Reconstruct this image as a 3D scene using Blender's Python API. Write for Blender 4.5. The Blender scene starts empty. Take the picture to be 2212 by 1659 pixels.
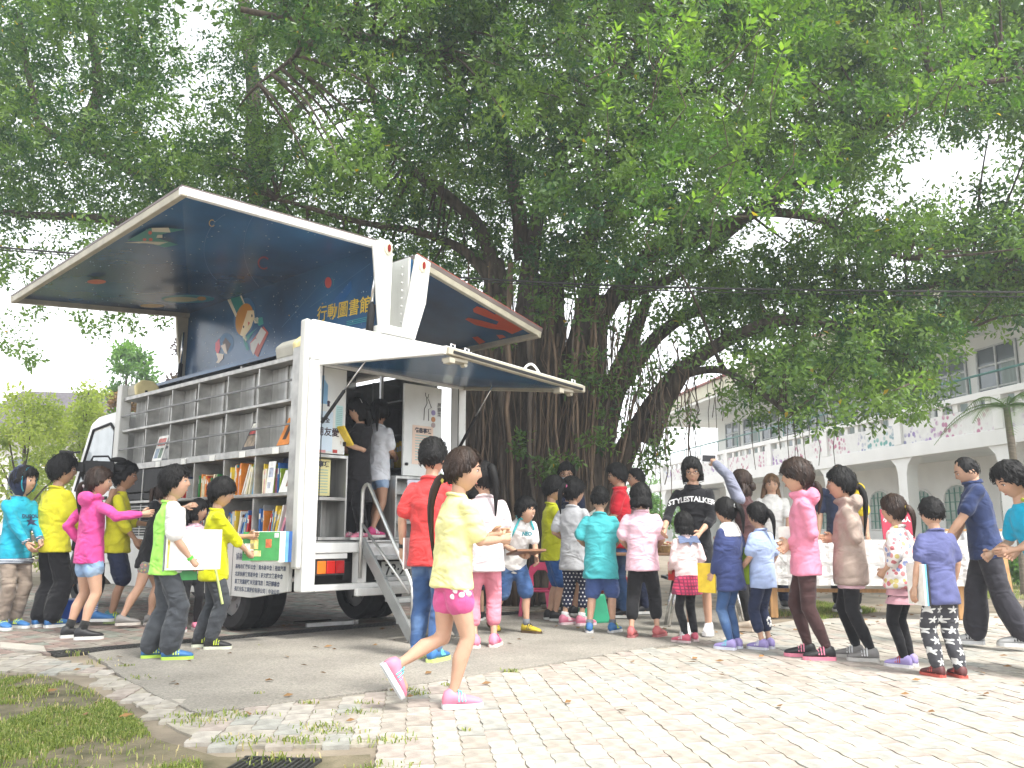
import bpy, math, random
import numpy as np
from mathutils import Vector, Matrix, noise
from mathutils.bvhtree import BVHTree
random.seed(7); RNG = np.random.default_rng(7)
S = bpy.context.scene
COL = S.collection
R = math.radians
# ------------------------------------------------------------------ camera, sky, sun, exposure
CX, CY, FPX, PITCH, CAMH = 1106.0, 829.5, 1843.05, 0.1707, 0.95     # photo pixels on a 2212 x 1659 grid
cam = bpy.data.cameras.new('camera'); cam_o = bpy.data.objects.new('camera', cam); COL.objects.link(cam_o)
cam.sensor_width = 36.0; cam.lens = 36.0 * FPX / 2212.0; cam.clip_end = 2000; cam.clip_start = 0.05
cam_o.location = (0, 0, CAMH); cam_o.rotation_euler = (math.pi / 2 + PITCH, 0, 0); S.camera = cam_o
SUN_EL, SUN_AZ = R(58), R(140)          # azimuth clockwise from +Y
w = bpy.data.worlds.new('World'); S.world = w; w.use_nodes = True
nt = w.node_tree; nt.nodes.clear()
sky = nt.nodes.new('ShaderNodeTexSky'); sky.sky_type = 'NISHITA'; sky.sun_disc = False
sky.sun_elevation = SUN_EL; sky.sun_rotation = SUN_AZ; sky.air_density = 1.0; sky.dust_density = 1.0; sky.ozone_density = 0.6
hsv = nt.nodes.new('ShaderNodeHueSaturation'); hsv.inputs['Saturation'].default_value = 0.12
hsv.inputs['Value'].default_value = 1.0
bg = nt.nodes.new('ShaderNodeBackground'); bg.inputs[1].default_value = 0.15
wo = nt.nodes.new('ShaderNodeOutputWorld')
nt.links.new(sky.outputs[0], hsv.inputs['Color']); nt.links.new(hsv.outputs[0], bg.inputs[0]); nt.links.new(bg.outputs[0], wo.inputs[0])
sl = bpy.data.lights.new('sun', 'SUN'); sl.energy = 1.7; sl.angle = R(11); sl.color = (1.0, 0.965, 0.9)
so = bpy.data.objects.new('sun', sl); COL.objects.link(so)
sd = Vector((math.sin(SUN_AZ) * math.cos(SUN_EL), math.cos(SUN_AZ) * math.cos(SUN_EL), math.sin(SUN_EL)))
so.rotation_euler = sd.to_track_quat('Z', 'Y').to_euler(); so.location = (0, 0, 30)
S.view_settings.view_transform = 'Standard'; S.view_settings.look = 'None'
S.view_settings.exposure = 1.95; S.view_settings.gamma = 1.0; S.view_settings.use_curve_mapping = False
S.render.engine = 'CYCLES'
S.cycles.max_bounces = 6; S.cycles.diffuse_bounces = 4; S.cycles.glossy_bounces = 2; S.cycles.transmission_bounces = 3
S.cycles.transparent_max_bounces = 6; S.cycles.use_denoising = True
S.cycles.caustics_reflective = False; S.cycles.caustics_refractive = False
# ------------------------------------------------------------------ pixel -> place helpers
_c, _s = math.cos(PITCH), math.sin(PITCH)
CAM = np.array([0, 0, CAMH])
def ray(px, py):
    a = (px - CX) / FPX; b = -(py - CY) / FPX
    return np.array([a, _c - b * _s, _s + b * _c])
def gp(px, py, z=0.0):
    r = ray(px, py); return CAM + r * ((z - CAMH) / r[2])
def atY(px, py, Y):
    r = ray(px, py); return CAM + r * (Y / r[1])
def proj(P):
    x, y, z = P[0], P[1], P[2] - CAMH
    d = y * _c + z * _s; u = -y * _s + z * _c
    return CX + FPX * x / d, CY - FPX * u / d
TX, TY, TYAW = -1.8875, 7.6898, 0.814                              # rear left corner of the truck
TV = np.array([math.cos(TYAW), math.sin(TYAW), 0]); TU = np.array([-math.sin(TYAW), math.cos(TYAW), 0]); TO = np.array([TX, TY, 0])
def tloc(P):
    q = np.asarray(P) - TO; return np.array([q @ TV, q @ TU, q[2]])
def twor(x, y, z): return TO + TV * x + TU * y + np.array([0, 0, z])
def onrear(px, py, y=0.0):
    r = ray(px, py); C = CAM - TO; return tloc(CAM + r * ((y - C @ TU) / (r @ TU)))
def onside(px, py, x=0.0):
    r = ray(px, py); C = CAM - TO; return tloc(CAM + r * ((x - C @ TV) / (r @ TV)))
# ------------------------------------------------------------------ materials
MATS = {}
def mat(name, col, rough=0.6, metal=0.0, var=0.12, scale=6.0, bump=0.0, bscale=60.0, spec=0.4, col2=None, trans=0.0, streak=None, emit=None, coat=0):
    if name in MATS: return MATS[name]
    m = bpy.data.materials.new(name); m.use_nodes = True; n = m.node_tree.nodes; l = m.node_tree.links
    b = n['Principled BSDF']; b.inputs['Roughness'].default_value = rough; b.inputs['Metallic'].default_value = metal
    b.inputs['Specular IOR Level'].default_value = spec
    if coat: b.inputs['Coat Weight'].default_value = coat
    tc = n.new('ShaderNodeTexCoord')
    src = tc.outputs['Object']
    if streak:
        mp = n.new('ShaderNodeMapping'); mp.inputs['Scale'].default_value = streak; l.new(src, mp.inputs[0]); src = mp.outputs[0]
    tx = n.new('ShaderNodeTexNoise'); tx.inputs['Scale'].default_value = scale; tx.inputs['Detail'].default_value = 5
    l.new(src, tx.inputs['Vector'])
    rp = n.new('ShaderNodeValToRGB'); l.new(tx.outputs[0], rp.inputs[0])
    c1 = [max(0, x * (1 - var)) for x in col]; c2 = list(col2) if col2 else [min(1, x * (1 + var)) for x in col]
    rp.color_ramp.elements[0].position = 0.32; rp.color_ramp.elements[1].position = 0.68
    rp.color_ramp.elements[0].color = (*c1, 1); rp.color_ramp.elements[1].color = (*c2, 1)
    l.new(rp.outputs[0], b.inputs['Base Color'])
    if emit: b.inputs['Emission Color'].default_value = (*emit, 1); b.inputs['Emission Strength'].default_value = 1
    if bump:
        t2 = n.new('ShaderNodeTexNoise'); t2.inputs['Scale'].default_value = bscale; t2.inputs['Detail'].default_value = 4
        l.new(tc.outputs['Object'], t2.inputs['Vector'])
        bp = n.new('ShaderNodeBump'); bp.inputs['Strength'].default_value = bump; bp.inputs['Distance'].default_value = 0.01
        l.new(t2.outputs[0], bp.inputs['Height']); l.new(bp.outputs[0], b.inputs['Normal'])
    MATS[name] = m
    return m
def srgb(h):
    h = h.lstrip('#'); c = [int(h[i:i + 2], 16) / 255 for i in (0, 2, 4)]
    return tuple(x / 12.92 if x < 0.04045 else ((x + 0.055) / 1.055) ** 2.4 for x in c)
# ------------------------------------------------------------------ mesh builder
class MB:
    def __init__(s): s.v = []; s.f = []; s.m = []
    def add(s, vs, fs, mi=0):
        o = len(s.v); s.v.extend([tuple(map(float, p)) for p in vs]); s.f.extend([tuple(i + o for i in f) for f in fs]); s.m.extend([mi] * len(fs)); return s
    def box(s, x0, x1, y0, y1, z0, z1, mi=0):
        return s.add([(x0, y0, z0), (x1, y0, z0), (x1, y1, z0), (x0, y1, z0), (x0, y0, z1), (x1, y0, z1), (x1, y1, z1), (x0, y1, z1)],
                     [(0, 3, 2, 1), (4, 5, 6, 7), (0, 1, 5, 4), (1, 2, 6, 5), (2, 3, 7, 6), (3, 0, 4, 7)], mi)
    def hexa(s, P, mi=0):
        return s.add(P, [(0, 3, 2, 1), (4, 5, 6, 7), (0, 1, 5, 4), (1, 2, 6, 5), (2, 3, 7, 6), (3, 0, 4, 7)], mi)
    def bar(s, p, q, a, b=None, up=(0, 0, 1), mi=0):
        p, q = Vector(p), Vector(q); d = (q - p).normalized(); up = Vector(up); b = b or a
        if abs(d.dot(up)) > 0.98: up = Vector((0, 1, 0))
        x = d.cross(up).normalized() * a / 2; y = x.cross(d).normalized() * b / 2
        return s.add([p - x - y, p + x - y, p + x + y, p - x + y, q - x - y, q + x - y, q + x + y, q - x + y],
                     [(0, 1, 2, 3), (4, 7, 6, 5), (0, 4, 5, 1), (1, 5, 6, 2), (2, 6, 7, 3), (3, 7, 4, 0)], mi)
    def tube(s, pts, rad, n=8, cap=True, mi=0):
        pts = [Vector(p) for p in pts]; k = len(pts)
        if not hasattr(rad, '__len__'): rad = [rad] * k
        vs = []; u = None
        for i, p in enumerate(pts):
            t = (pts[min(i + 1, k - 1)] - pts[max(i - 1, 0)]).normalized()
            if u is None: u = t.orthogonal().normalized()
            else: u = (u - t * u.dot(t)).normalized()
            w_ = t.cross(u)
            for j in range(n):
                a = 2 * math.pi * j / n; vs.append(p + (u * math.cos(a) + w_ * math.sin(a)) * rad[i])
        fs = [(i * n + j, i * n + (j + 1) % n, (i + 1) * n + (j + 1) % n, (i + 1) * n + j) for i in range(k - 1) for j in range(n)]
        if cap: fs += [tuple(range(n - 1, -1, -1)), tuple(range((k - 1) * n, k * n))]
        return s.add(vs, fs, mi)
    def prism(s, poly, d0, d1, plane='xy', mi=0):
        def P(a, b, c): return {'xy': (a, b, c), 'yz': (c, a, b), 'xz': (a, c, b)}[plane]
        n = len(poly); vs = [P(a, b, d0) for a, b in poly] + [P(a, b, d1) for a, b in poly]
        fs = [tuple(range(n - 1, -1, -1)), tuple(range(n, 2 * n))] + [(i, (i + 1) % n, n + (i + 1) % n, n + i) for i in range(n)]
        return s.add(vs, fs, mi)
    def cyl(s, c, axis, r, h, n=20, mi=0, r2=None):
        c, a = Vector(c), Vector(axis).normalized()
        return s.tube([c - a * h / 2, c + a * h / 2], [r, r if r2 is None else r2], n, True, mi)
    def ell(s, c, r, nu=12, nv=8, mi=0):
        vs = [(c[0], c[1], c[2] - r[2])]
        for j in range(1, nv):
            t = math.pi * j / nv - math.pi / 2
            for i in range(nu):
                a = 2 * math.pi * i / nu; vs.append((c[0] + r[0] * math.cos(t) * math.cos(a), c[1] + r[1] * math.cos(t) * math.sin(a), c[2] + r[2] * math.sin(t)))
        vs.append((c[0], c[1], c[2] + r[2])); fs = []
        for i in range(nu):
            fs.append((0, 1 + (i + 1) % nu, 1 + i)); e = 1 + (nv - 2) * nu; fs.append((len(vs) - 1, e + i, e + (i + 1) % nu))
        for j in range(nv - 2):
            for i in range(nu): a = 1 + j * nu; fs.append((a + i, a + (i + 1) % nu, a + nu + (i + 1) % nu, a + nu + i))
        return s.add(vs, fs, mi)
    def mesh(s, name, mats, smooth=False):
        me = bpy.data.meshes.new(name); me.from_pydata(s.v, [], s.f)
        for m in (mats if isinstance(mats, (list, tuple)) else [mats]): me.materials.append(m)
        if any(s.m): me.polygons.foreach_set('material_index', s.m)
        if smooth: me.polygons.foreach_set('use_smooth', [True] * len(me.polygons))
        me.update(); return me
    def build(s, name, mats, parent=None, smooth=False, bev=0, loc=None, **kw):
        return link(name, s.mesh(name, mats, smooth), parent, bev, loc, **kw)
def link(name, me, parent=None, bev=0, loc=None, **kw):
    o = bpy.data.objects.new(name, me); COL.objects.link(o)
    if parent: o.parent = parent
    if loc is not None: o.location = loc
    if bev:
        b = o.modifiers.new('bevel', 'BEVEL'); b.width = bev; b.segments = 2; b.limit_method = 'ANGLE'; b.angle_limit = R(40)
    return tag(o, **kw)
def tag(o, label=None, cat=None, group=None, kind=None):
    if label: o['label'] = label
    if cat: o['category'] = cat
    if group: o['group'] = group
    if kind: o['kind'] = kind
    return o
def empty(name, loc=(0, 0, 0), rz=0.0, **kw):
    o = bpy.data.objects.new(name, None); COL.objects.link(o); o.location = loc; o.rotation_euler = (0, 0, rz); o.empty_display_size = 0.1
    return tag(o, **kw)
def npmesh(name, V, F, mats, smooth=False, attr=None):
    me = bpy.data.meshes.new(name); V = np.asarray(V, np.float32); F = np.asarray(F, np.int32); k = F.shape[1]
    me.vertices.add(len(V)); me.vertices.foreach_set('co', V.ravel())
    me.loops.add(F.size); me.loops.foreach_set('vertex_index', F.ravel())
    me.polygons.add(len(F)); me.polygons.foreach_set('loop_start', np.arange(0, F.size, k, dtype=np.int32))
    me.polygons.foreach_set('loop_total', np.full(len(F), k, np.int32))
    if smooth: me.polygons.foreach_set('use_smooth', np.ones(len(F), bool))
    if attr is not None:
        a = me.attributes.new('tint', 'FLOAT', 'POINT'); a.data.foreach_set('value', np.asarray(attr, np.float32))
    for m in (mats if isinstance(mats, (list, tuple)) else [mats]): me.materials.append(m)
    me.update(); me.validate(); return me
def text_mesh(body, size, mats=None, extrude=0.0, align='LEFT', bold=0.0, space=1.0):
    cu = bpy.data.curves.new('lettering', 'FONT'); cu.body = body; cu.size = size; cu.align_x = align; cu.extrude = extrude; cu.offset = bold
    cu.space_character = space; cu.resolution_u = 2
    o = bpy.data.objects.new('lettering', cu); COL.objects.link(o); bpy.context.view_layer.update()
    me = bpy.data.meshes.new_from_object(o.evaluated_get(bpy.context.evaluated_depsgraph_get()))
    bpy.data.objects.remove(o); bpy.data.curves.remove(cu)
    me.name = 'lettering'
    me.materials.clear()
    if mats: me.materials.append(mats)
    return me
def place(o, origin, xa, ya):
    xa, ya = Vector(xa).normalized(), Vector(ya).normalized(); za = xa.cross(ya).normalized(); ya = za.cross(xa)
    m = Matrix((xa, ya, za)).transposed().to_4x4(); m.translation = Vector(origin); o.matrix_local = m
    return o
def inpoly(x, y, poly):
    x = np.asarray(x); y = np.asarray(y); r = np.zeros(x.shape, bool); n = len(poly)
    for i in range(n):
        x1, y1 = poly[i][:2]; x2, y2 = poly[(i + 1) % n][:2]
        c = ((y1 > y) != (y2 > y)) & (x < (x2 - x1) * (y - y1) / (y2 - y1 + 1e-12) + x1); r ^= c
    return r
# ================================================================== SETTING: ground, paving, apron, drain, grass
m_dirt = mat('sandy_soil', (0.24, 0.20, 0.15), 0.95, var=0.35, scale=2.2, bump=0.5, bscale=35)
m_bed = mat('joint_sand', (0.33, 0.30, 0.245), 0.95, var=0.35, scale=9, bump=0.4)
m_pave = [mat('paver_%d' % i, c, 0.9, var=0.22, scale=14, bump=0.35, bscale=90) for i, c in enumerate(
    [(0.355, 0.325, 0.28), (0.385, 0.355, 0.315), (0.32, 0.285, 0.245), (0.345, 0.295, 0.26), (0.31, 0.305, 0.275)])]
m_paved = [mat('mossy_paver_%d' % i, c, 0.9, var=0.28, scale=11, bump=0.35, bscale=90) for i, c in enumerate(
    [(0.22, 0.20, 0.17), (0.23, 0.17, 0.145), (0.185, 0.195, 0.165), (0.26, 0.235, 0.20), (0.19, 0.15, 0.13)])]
def asphalt_mat():
    m = mat('worn_asphalt', (0.275, 0.258, 0.228), 0.95, var=0.16, scale=1.6, bump=0.55, bscale=120)
    n = m.node_tree.nodes; l = m.node_tree.links; b = n['Principled BSDF']
    vo = n.new('ShaderNodeTexVoronoi'); vo.inputs['Scale'].default_value = 95; tc = n.new('ShaderNodeTexCoord'); l.new(tc.outputs['Object'], vo.inputs['Vector'])
    mx = n.new('ShaderNodeMix'); mx.data_type = 'RGBA'; mx.blend_type = 'MULTIPLY'; mx.inputs[0].default_value = 0.55
    src = b.inputs['Base Color'].links[0].from_socket
    rp = n.new('ShaderNodeValToRGB'); rp.color_ramp.elements[0].color = (0.45, 0.44, 0.42, 1); rp.color_ramp.elements[1].color = (1.5, 1.45, 1.4, 1)
    l.new(vo.outputs['Color'], rp.inputs[0]); l.new(src, mx.inputs[6]); l.new(rp.outputs[0], mx.inputs[7]); l.new(mx.outputs[2], b.inputs['Base Color'])
    return m
m_asph = asphalt_mat()
# one sheet to the horizon
g = MB(); N = 40
xs = np.concatenate([np.linspace(-600, -20, 8)[:-1], np.linspace(-20, 24, 45), np.linspace(24, 600, 8)[1:]]); ys = np.concatenate([np.linspace(-200, -4, 6)[:-1], np.linspace(-4, 50, 55), np.linspace(50, 900, 8)[1:]])
gv = [(x, y, -0.018 + 0.006 * noise.noise((x * 0.7, y * 0.7, 0)) * (abs(x) < 20 and -3 < y < 40)) for y in ys for x in xs]
gf = [(j * len(xs) + i, j * len(xs) + i + 1, (j + 1) * len(xs) + i + 1, (j + 1) * len(xs) + i) for j in range(len(ys) - 1) for i in range(len(xs) - 1)]
g.add(gv, gf).build('ground', m_dirt, kind='structure', smooth=True, label='bare sandy ground around the paved yard')
def G(*pts): return [tuple(gp(x, y)[:2]) for x, y in pts]
# asphalt apron behind the truck
T2 = lambda x, y: tuple(twor(x, y, 0)[:2])
ap = G((425, 1542), (340, 1505), (280, 1472), (235, 1440), (190, 1412)) + [T2(-1.35, 0.62), T2(1.9, 0.36), T2(4.9, 0.2), T2(5.4, -0.6), T2(5.0, -1.6)] + G((1560, 1380), (1460, 1392), (1350, 1407), (1180, 1436), (1000, 1463), (870, 1484), (640, 1516))
apd = []
for i in range(len(ap)):
    a, b = np.array(ap[i]), np.array(ap[(i + 1) % len(ap)]); k = max(1, int(np.linalg.norm(b - a) / 0.12))
    for j in range(k):
        p = a + (b - a) * j / k; apd.append((p[0] + 0.02 * noise.noise((p[0] * 9, p[1] * 9, 1)), p[1] + 0.02 * noise.noise((p[0] * 9, p[1] * 9, 7))))
MB().prism(apd, -0.06, 0.004).build('asphalt_apron', m_asph, kind='structure', label='worn grey asphalt apron behind the truck')
# pavers: joint bed + pieces
def paver_poly(l, w, wav):
    P = []
    for k in range(4): P.append((-l / 2 + l * k / 4, -w / 2 + (wav if k % 2 else -wav) * (0 < k)))
    P.append((l / 2, -w / 2))
    for k in range(4): P.append((l / 2 - l * k / 4, w / 2 + (wav if k % 2 else -wav) * (0 < k)))
    P.append((-l / 2, w / 2)); return P
pav = empty('pavement', kind='structure', label='pale interlocking paver yard in the foreground')
bed = G((830, 1800), (815, 1605), (480, 1610), (385, 1575), (280, 1510), (200, 1455), (0, 1447), (0, 1403), (100, 1416), (290, 1470), (425, 1545), (870, 1486), (1000, 1465), (1350, 1409), (1560, 1382), (1640, 1352), (1900, 1346), (2300, 1352), (2700, 1420), (2700, 1800))
MB().prism(bed, -0.05, -0.005).build('joint_bed', m_bed, pav)
def pavers(parent, poly, ang, l, w, mats, keep, name, stuffname, excl=None, seed=1, jit=0.0015, tilt=0.0035, gapf=None):
    rg = random.Random(seed); ca, sa = math.cos(ang), math.sin(ang)
    px = [p[0] for p in poly]; py = [p[1] for p in poly]; cx_, cy_ = sum(px) / len(px), sum(py) / len(py); ext = max(max(px) - min(px), max(py) - min(py))
    me = []
    for m in mats:
        b = MB(); pl = paver_poly(l - 0.0035, w - 0.004, 0.005)
        b.prism(pl, -0.05, 0.0)
        t = b.mesh('paver', m); me.append(t)
    cells = []; n = int(ext / w) + 2; k = int(ext / l) + 2
    for i in range(-n, n):
        for j in range(-k, k):
            u = (j + (0.5 if i % 2 else 0)) * l; v = i * w
            cells.append((cx_ + ca * u - sa * v, cy_ + sa * u + ca * v))
    cells = np.array(cells); ok = inpoly(cells[:, 0], cells[:, 1], poly) & (cells[:, 1] > 2.2)
    if excl is not None: ok &= ~inpoly(cells[:, 0], cells[:, 1], excl)
    cells = cells[ok]; d = np.hypot(cells[:, 0], cells[:, 1])
    vis = np.array([proj((x, y, 0)) for x, y in cells]); inv = (vis[:, 0] > -60) & (vis[:, 0] < 2270) & (vis[:, 1] < 1720)
    order = np.argsort(d + np.where(inv, 0, 100)); rest = MB()
    for q, i in enumerate(order):
        x, y = cells[i]
        if not inv[i] and d[i] < 2.4: continue
        if gapf and gapf(x, y, rg): continue
        mi = rg.choices(range(len(mats)), [4, 4, 2, 2, 2][:len(mats)])[0]; a = ang + rg.gauss(0, 0.004)
        z = rg.gauss(0, 0.0016); p = (x + rg.gauss(0, jit), y + rg.gauss(0, jit))
        if q < keep and inv[i]:
            o = bpy.data.objects.new(name, me[mi]); COL.objects.link(o); o.parent = parent; o.location = (*p, z)
            o.rotation_euler = (rg.gauss(0, tilt), rg.gauss(0, tilt), a); o.scale = (rg.uniform(.985, 1.0), rg.uniform(.985, 1), 1)
        else:
            c2, s2 = math.cos(a), math.sin(a); far = d[i] > 9
            P = [(-l / 2 + .004, -w / 2 + .004), (l / 2 - .004, -w / 2 + .004), (l / 2 - .004, w / 2 - .004), (-l / 2 + .004, w / 2 - .004)] if far else paver_poly(l - .0035, w - .004, .005)
            tx_, ty_ = rg.gauss(0, tilt), rg.gauss(0, tilt); nn = len(P)
            top = [(p[0] + c2 * a1 - s2 * b1, p[1] + s2 * a1 + c2 * b1, z + tx_ * b1 + ty_ * a1) for a1, b1 in P]
            rest.add(top + [(t[0], t[1], t[2] - 0.03) for t in top], [tuple(range(nn))] + [(e, e + nn, (e + 1) % nn + nn, (e + 1) % nn) for e in range(nn)], mi)
    if rest.f: rest.build(stuffname, mats, parent, kind='stuff')
pavers(pav, bed, R(90 + 6.4), 0.235, 0.125, m_pave, 300, 'paver', 'paver_field', excl=ap, seed=3)
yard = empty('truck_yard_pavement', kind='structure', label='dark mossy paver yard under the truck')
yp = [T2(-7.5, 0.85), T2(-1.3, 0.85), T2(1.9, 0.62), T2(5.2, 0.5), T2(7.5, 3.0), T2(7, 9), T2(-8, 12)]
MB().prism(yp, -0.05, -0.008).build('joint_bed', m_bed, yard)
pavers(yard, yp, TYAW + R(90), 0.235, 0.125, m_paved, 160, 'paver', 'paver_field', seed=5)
# concrete path on the right, behind the queue
m_conc = mat('pale_concrete', (0.42, 0.39, 0.34), 0.95, var=0.14, scale=3, bump=0.3)
MB().prism(G((1640, 1352), (1900, 1346), (2300, 1352), (2700, 1420), (2700, 1345), (2300, 1322), (1950, 1326), (1720, 1338)), -0.05, -0.006).build('path', m_conc, kind='structure', label='pale concrete path behind the queue')
# drain channel with its grating
m_iron = mat('dark_iron', (0.06, 0.06, 0.058), 0.6, 0.6, var=0.3, scale=30)
dr = empty('drain_grate', label='long dark iron drain grating crossing under the truck', cat='drain')
p0, p1 = np.array(twor(-1.72, 0.66, 0)), np.array(twor(3.4, 0.30, 0)); dd = (p1 - p0) / np.linalg.norm(p1 - p0); nn_ = np.array([-dd[1], dd[0], 0]); LN = np.linalg.norm(p1 - p0)
def strip(a, b, z0, z1, off, wd):
    q = [p0 + dd * a + nn_ * off, p0 + dd * b + nn_ * off, p0 + dd * b + nn_ * (off + wd), p0 + dd * a + nn_ * (off + wd)]
    return [(x, y, z0) for x, y, _ in q] + [(x, y, z1) for x, y, _ in q]
MB().hexa(strip(0, LN, -0.055, -0.012, -0.02, 0.26)).build('channel', mat('drain_dark', (0.015, 0.015, 0.014), 0.9), dr)
fr = MB()
for off in (-0.02, 0.055, 0.11, 0.165, 0.22): fr.hexa(strip(0, LN, -0.02, 0.007, off, 0.014))
fr.build('frame', m_iron, dr)
cr = MB(); k = 0
while k * 0.045 < LN: cr.hexa(strip(k * 0.045, k * 0.045 + 0.013, -0.02, 0.004, -0.006, 0.226)); k += 1
cr.build('crossbar', m_iron, dr, kind='stuff')
# small grate in the soil by the lower edge
sg = empty('soil_grate', loc=(*gp(590, 1652)[:2], 0.0), rz=R(-8), label='small rusty grate half buried in soil at the lower edge', cat='drain')
MB().box(-.16, .16, -.1, .1, -.02, -.012).build('pit', mat('drain_dark', (0.01,) * 3), sg)
q = MB(); q.box(-.17, .17, -.11, -.095, -.02, .004); q.box(-.17, .17, .095, .11, -.02, .004); q.build('frame', m_iron, sg)
for i in range(14): MB().box(-.165 + i * .025, -.155 + i * .025, -.095, .095, -.012, .003).build('bar', m_iron, sg)
# kerb strip at the far left end of the drain
MB().hexa([(x, y, -0.04) for x, y in G((0, 1400), (100, 1409), (95, 1398), (0, 1389))] + [(x, y, 0.012) for x, y in G((0, 1400), (100, 1409), (95, 1398), (0, 1389))]).build('kerb', m_conc, kind='structure', bev=.006, label='pale kerb strip at the left end of the drain')
# ---- grass
m_turf = mat('turf_soil', (0.105, 0.10, 0.05), 0.95, var=0.3, scale=5, bump=.8, bscale=60, col2=(0.21, 0.175, 0.115))
tv = G((-60, 1450), (120, 1460), (205, 1488), (290, 1545), (335, 1592), (470, 1630), (640, 1632), (800, 1625), (815, 1800), (-500, 1800), (-300, 1500)); MB().prism(tv, -.05, -.0085).build('lawn_soil', m_turf, kind='structure', label='brown soil under the patchy grass at the lower left')
def leafmat(name, c1, c2, c3=None, rough=0.45, trans=0.5, cmid=0.5):
    m = bpy.data.materials.new(name); m.use_nodes = True; n = m.node_tree.nodes; l = m.node_tree.links; n.clear()
    at = n.new('ShaderNodeAttribute'); at.attribute_name = 'tint'
    rp = n.new('ShaderNodeValToRGB'); l.new(at.outputs['Fac'], rp.inputs[0]); rp.color_ramp.elements[0].color = (*c1, 1); rp.color_ramp.elements[1].color = (*c2, 1)
    if c3: e = rp.color_ramp.elements.new(0.93); e.color = (*c2, 1); rp.color_ramp.elements[2].color = (*c3, 1); rp.color_ramp.elements[2].position = 1.0
    b = n.new('ShaderNodeBsdfPrincipled'); b.inputs['Roughness'].default_value = rough; b.inputs['Specular IOR Level'].default_value = 0.35
    l.new(rp.outputs[0], b.inputs['Base Color'])
    t = n.new('ShaderNodeBsdfTranslucent'); mu = n.new('ShaderNodeMix'); mu.data_type = 'RGBA'; mu.blend_type = 'MULTIPLY'; mu.inputs[0].default_value = 1
    l.new(rp.outputs[0], mu.inputs[6]); mu.inputs[7].default_value = (1.5, 1.7, 0.6, 1); l.new(mu.outputs[2], t.inputs[0])
    mx = n.new('ShaderNodeMixShader'); mx.inputs[0].default_value = trans; l.new(b.outputs[0], mx.inputs[1]); l.new(t.outputs[0], mx.inputs[2])
    o = n.new('ShaderNodeOutputMaterial'); l.new(mx.outputs[0], o.inputs[0]); return m
m_grass = leafmat('grass_blades', (0.11, 0.17, 0.035), (0.34, 0.38, 0.11), (0.50, 0.41, 0.24), 0.6, 0.35)
def blades(pts, hmin, hmax, dry, wd=0.004):
    n = len(pts); a = RNG.uniform(0, 2 * np.pi, n); h = RNG.uniform(hmin, hmax, n); lean = RNG.uniform(0.3, 1.7, n) * h; b = RNG.uniform(0, 2 * np.pi, n)
    base = np.c_[pts, np.full(n, -0.024)]; dx = np.c_[np.cos(a), np.sin(a), np.zeros(n)] * wd
    mid = base + np.c_[np.cos(b) * lean * .4, np.sin(b) * lean * .4, h * .62 + .02]; tip = base + np.c_[np.cos(b) * lean, np.sin(b) * lean, np.maximum(h * .35, h - lean * .35) + .02]
    V = np.stack([base - dx, base + dx, mid + dx * .7, mid - dx * .7, tip], 1).reshape(-1, 3)
    F = (np.arange(n)[:, None] * 5 + np.array([[0, 1, 2, 0, 2, 3, 3, 2, 4]])).reshape(-1, 3)
    t = np.repeat(np.clip(RNG.uniform(0, 0.85, n) + dry, 0, 1), 5); return V, F, t
def grass(name, poly, n, hmin, hmax, dens, label, drythr=0.1, parent=None):
    P = np.array(poly); lo, hi = P.min(0), P.max(0); q = RNG.uniform(lo, hi, (n * 3, 2)); q = q[inpoly(q[:, 0], q[:, 1], poly)]
    nz = np.array([noise.noise((x * 1.6 + 3, y * 1.6, 0.3)) + 0.5 * noise.noise((x * 5, y * 5, 2)) for x, y in q])
    keep = RNG.uniform(0, 1, len(q)) < np.clip((nz + dens) * 1.6, 0.02, 1); q = q[keep][:n]; nz = nz[keep][:n]
    dry = np.where(RNG.uniform(0, 1, len(q)) < np.clip(drythr + .12 - nz * .7, 0.06, .9), 0.7, 0.0)
    V, F, t = blades(q, hmin, hmax, dry, .0028); return link(name, npmesh(name, V, F, m_grass, attr=t), parent, kind='stuff', label=label)
grass('grass', G((-60, 1452), (120, 1462), (200, 1490), (285, 1545), (330, 1590), (430, 1640), (470, 1800), (-400, 1800), (-300, 1500)), 90000, 0.008, 0.034, 0.10, 'patchy green and straw grass at the lower left')
tp = []
for (x, y, r, n) in [(225, 1428, .10, 60), (160, 1412, .08, 60), (300, 1465, .1, 70), (395, 1548, .09, 80), (425, 1560, .12, 120), (500, 1545, .14, 200), (560, 1500, .03, 30), (720, 1580, .1, 140), (640, 1600, .12, 160), (520, 1600, .14, 200), (760, 1540, .1, 100),
                     (790, 1520, .06, 50), (880, 1492, .08, 100), (905, 1500, .07, 80), (1105, 1450, .05, 90), (850, 1470, .05, 60), (690, 1570, .1, 120), (840, 1600, .12, 160), (600, 1640, .12, 160), (970, 1480, .05, 50), (1010, 1580, .02, 30), (560, 1395, .02, 10), (270, 1440, .05, 60), (820, 1655, .1, 90), (670, 1520, .05, 60)]:
    c = gp(x, y)[:2]; tp.append(c + RNG.normal(0, r * .42, (n // 2, 2)) * np.array([1.6, 0.8]))
V, F, t = blades(np.concatenate(tp), .012, .04, np.where(RNG.uniform(0, 1, sum(map(len, tp))) < .25, .7, 0)); link('joint_weeds', npmesh('joint_weeds', V, F, m_grass, attr=t), kind='stuff', label='weeds growing in the paver joints')
grass('lawn_strip', [tuple(p[:2]) for p in (gp(1640, 1325), gp(1760, 1340), gp(1900, 1318), gp(1760, 1300))], 7000, .02, .07, .3, 'short grass strip under the bench table')
grass('lawn', [tuple(p[:2]) for p in (gp(2050, 1292), gp(2500, 1300), gp(2600, 1235), gp(2000, 1240))], 26000, .03, .08, .35, 'green lawn in front of the white school building')
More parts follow.
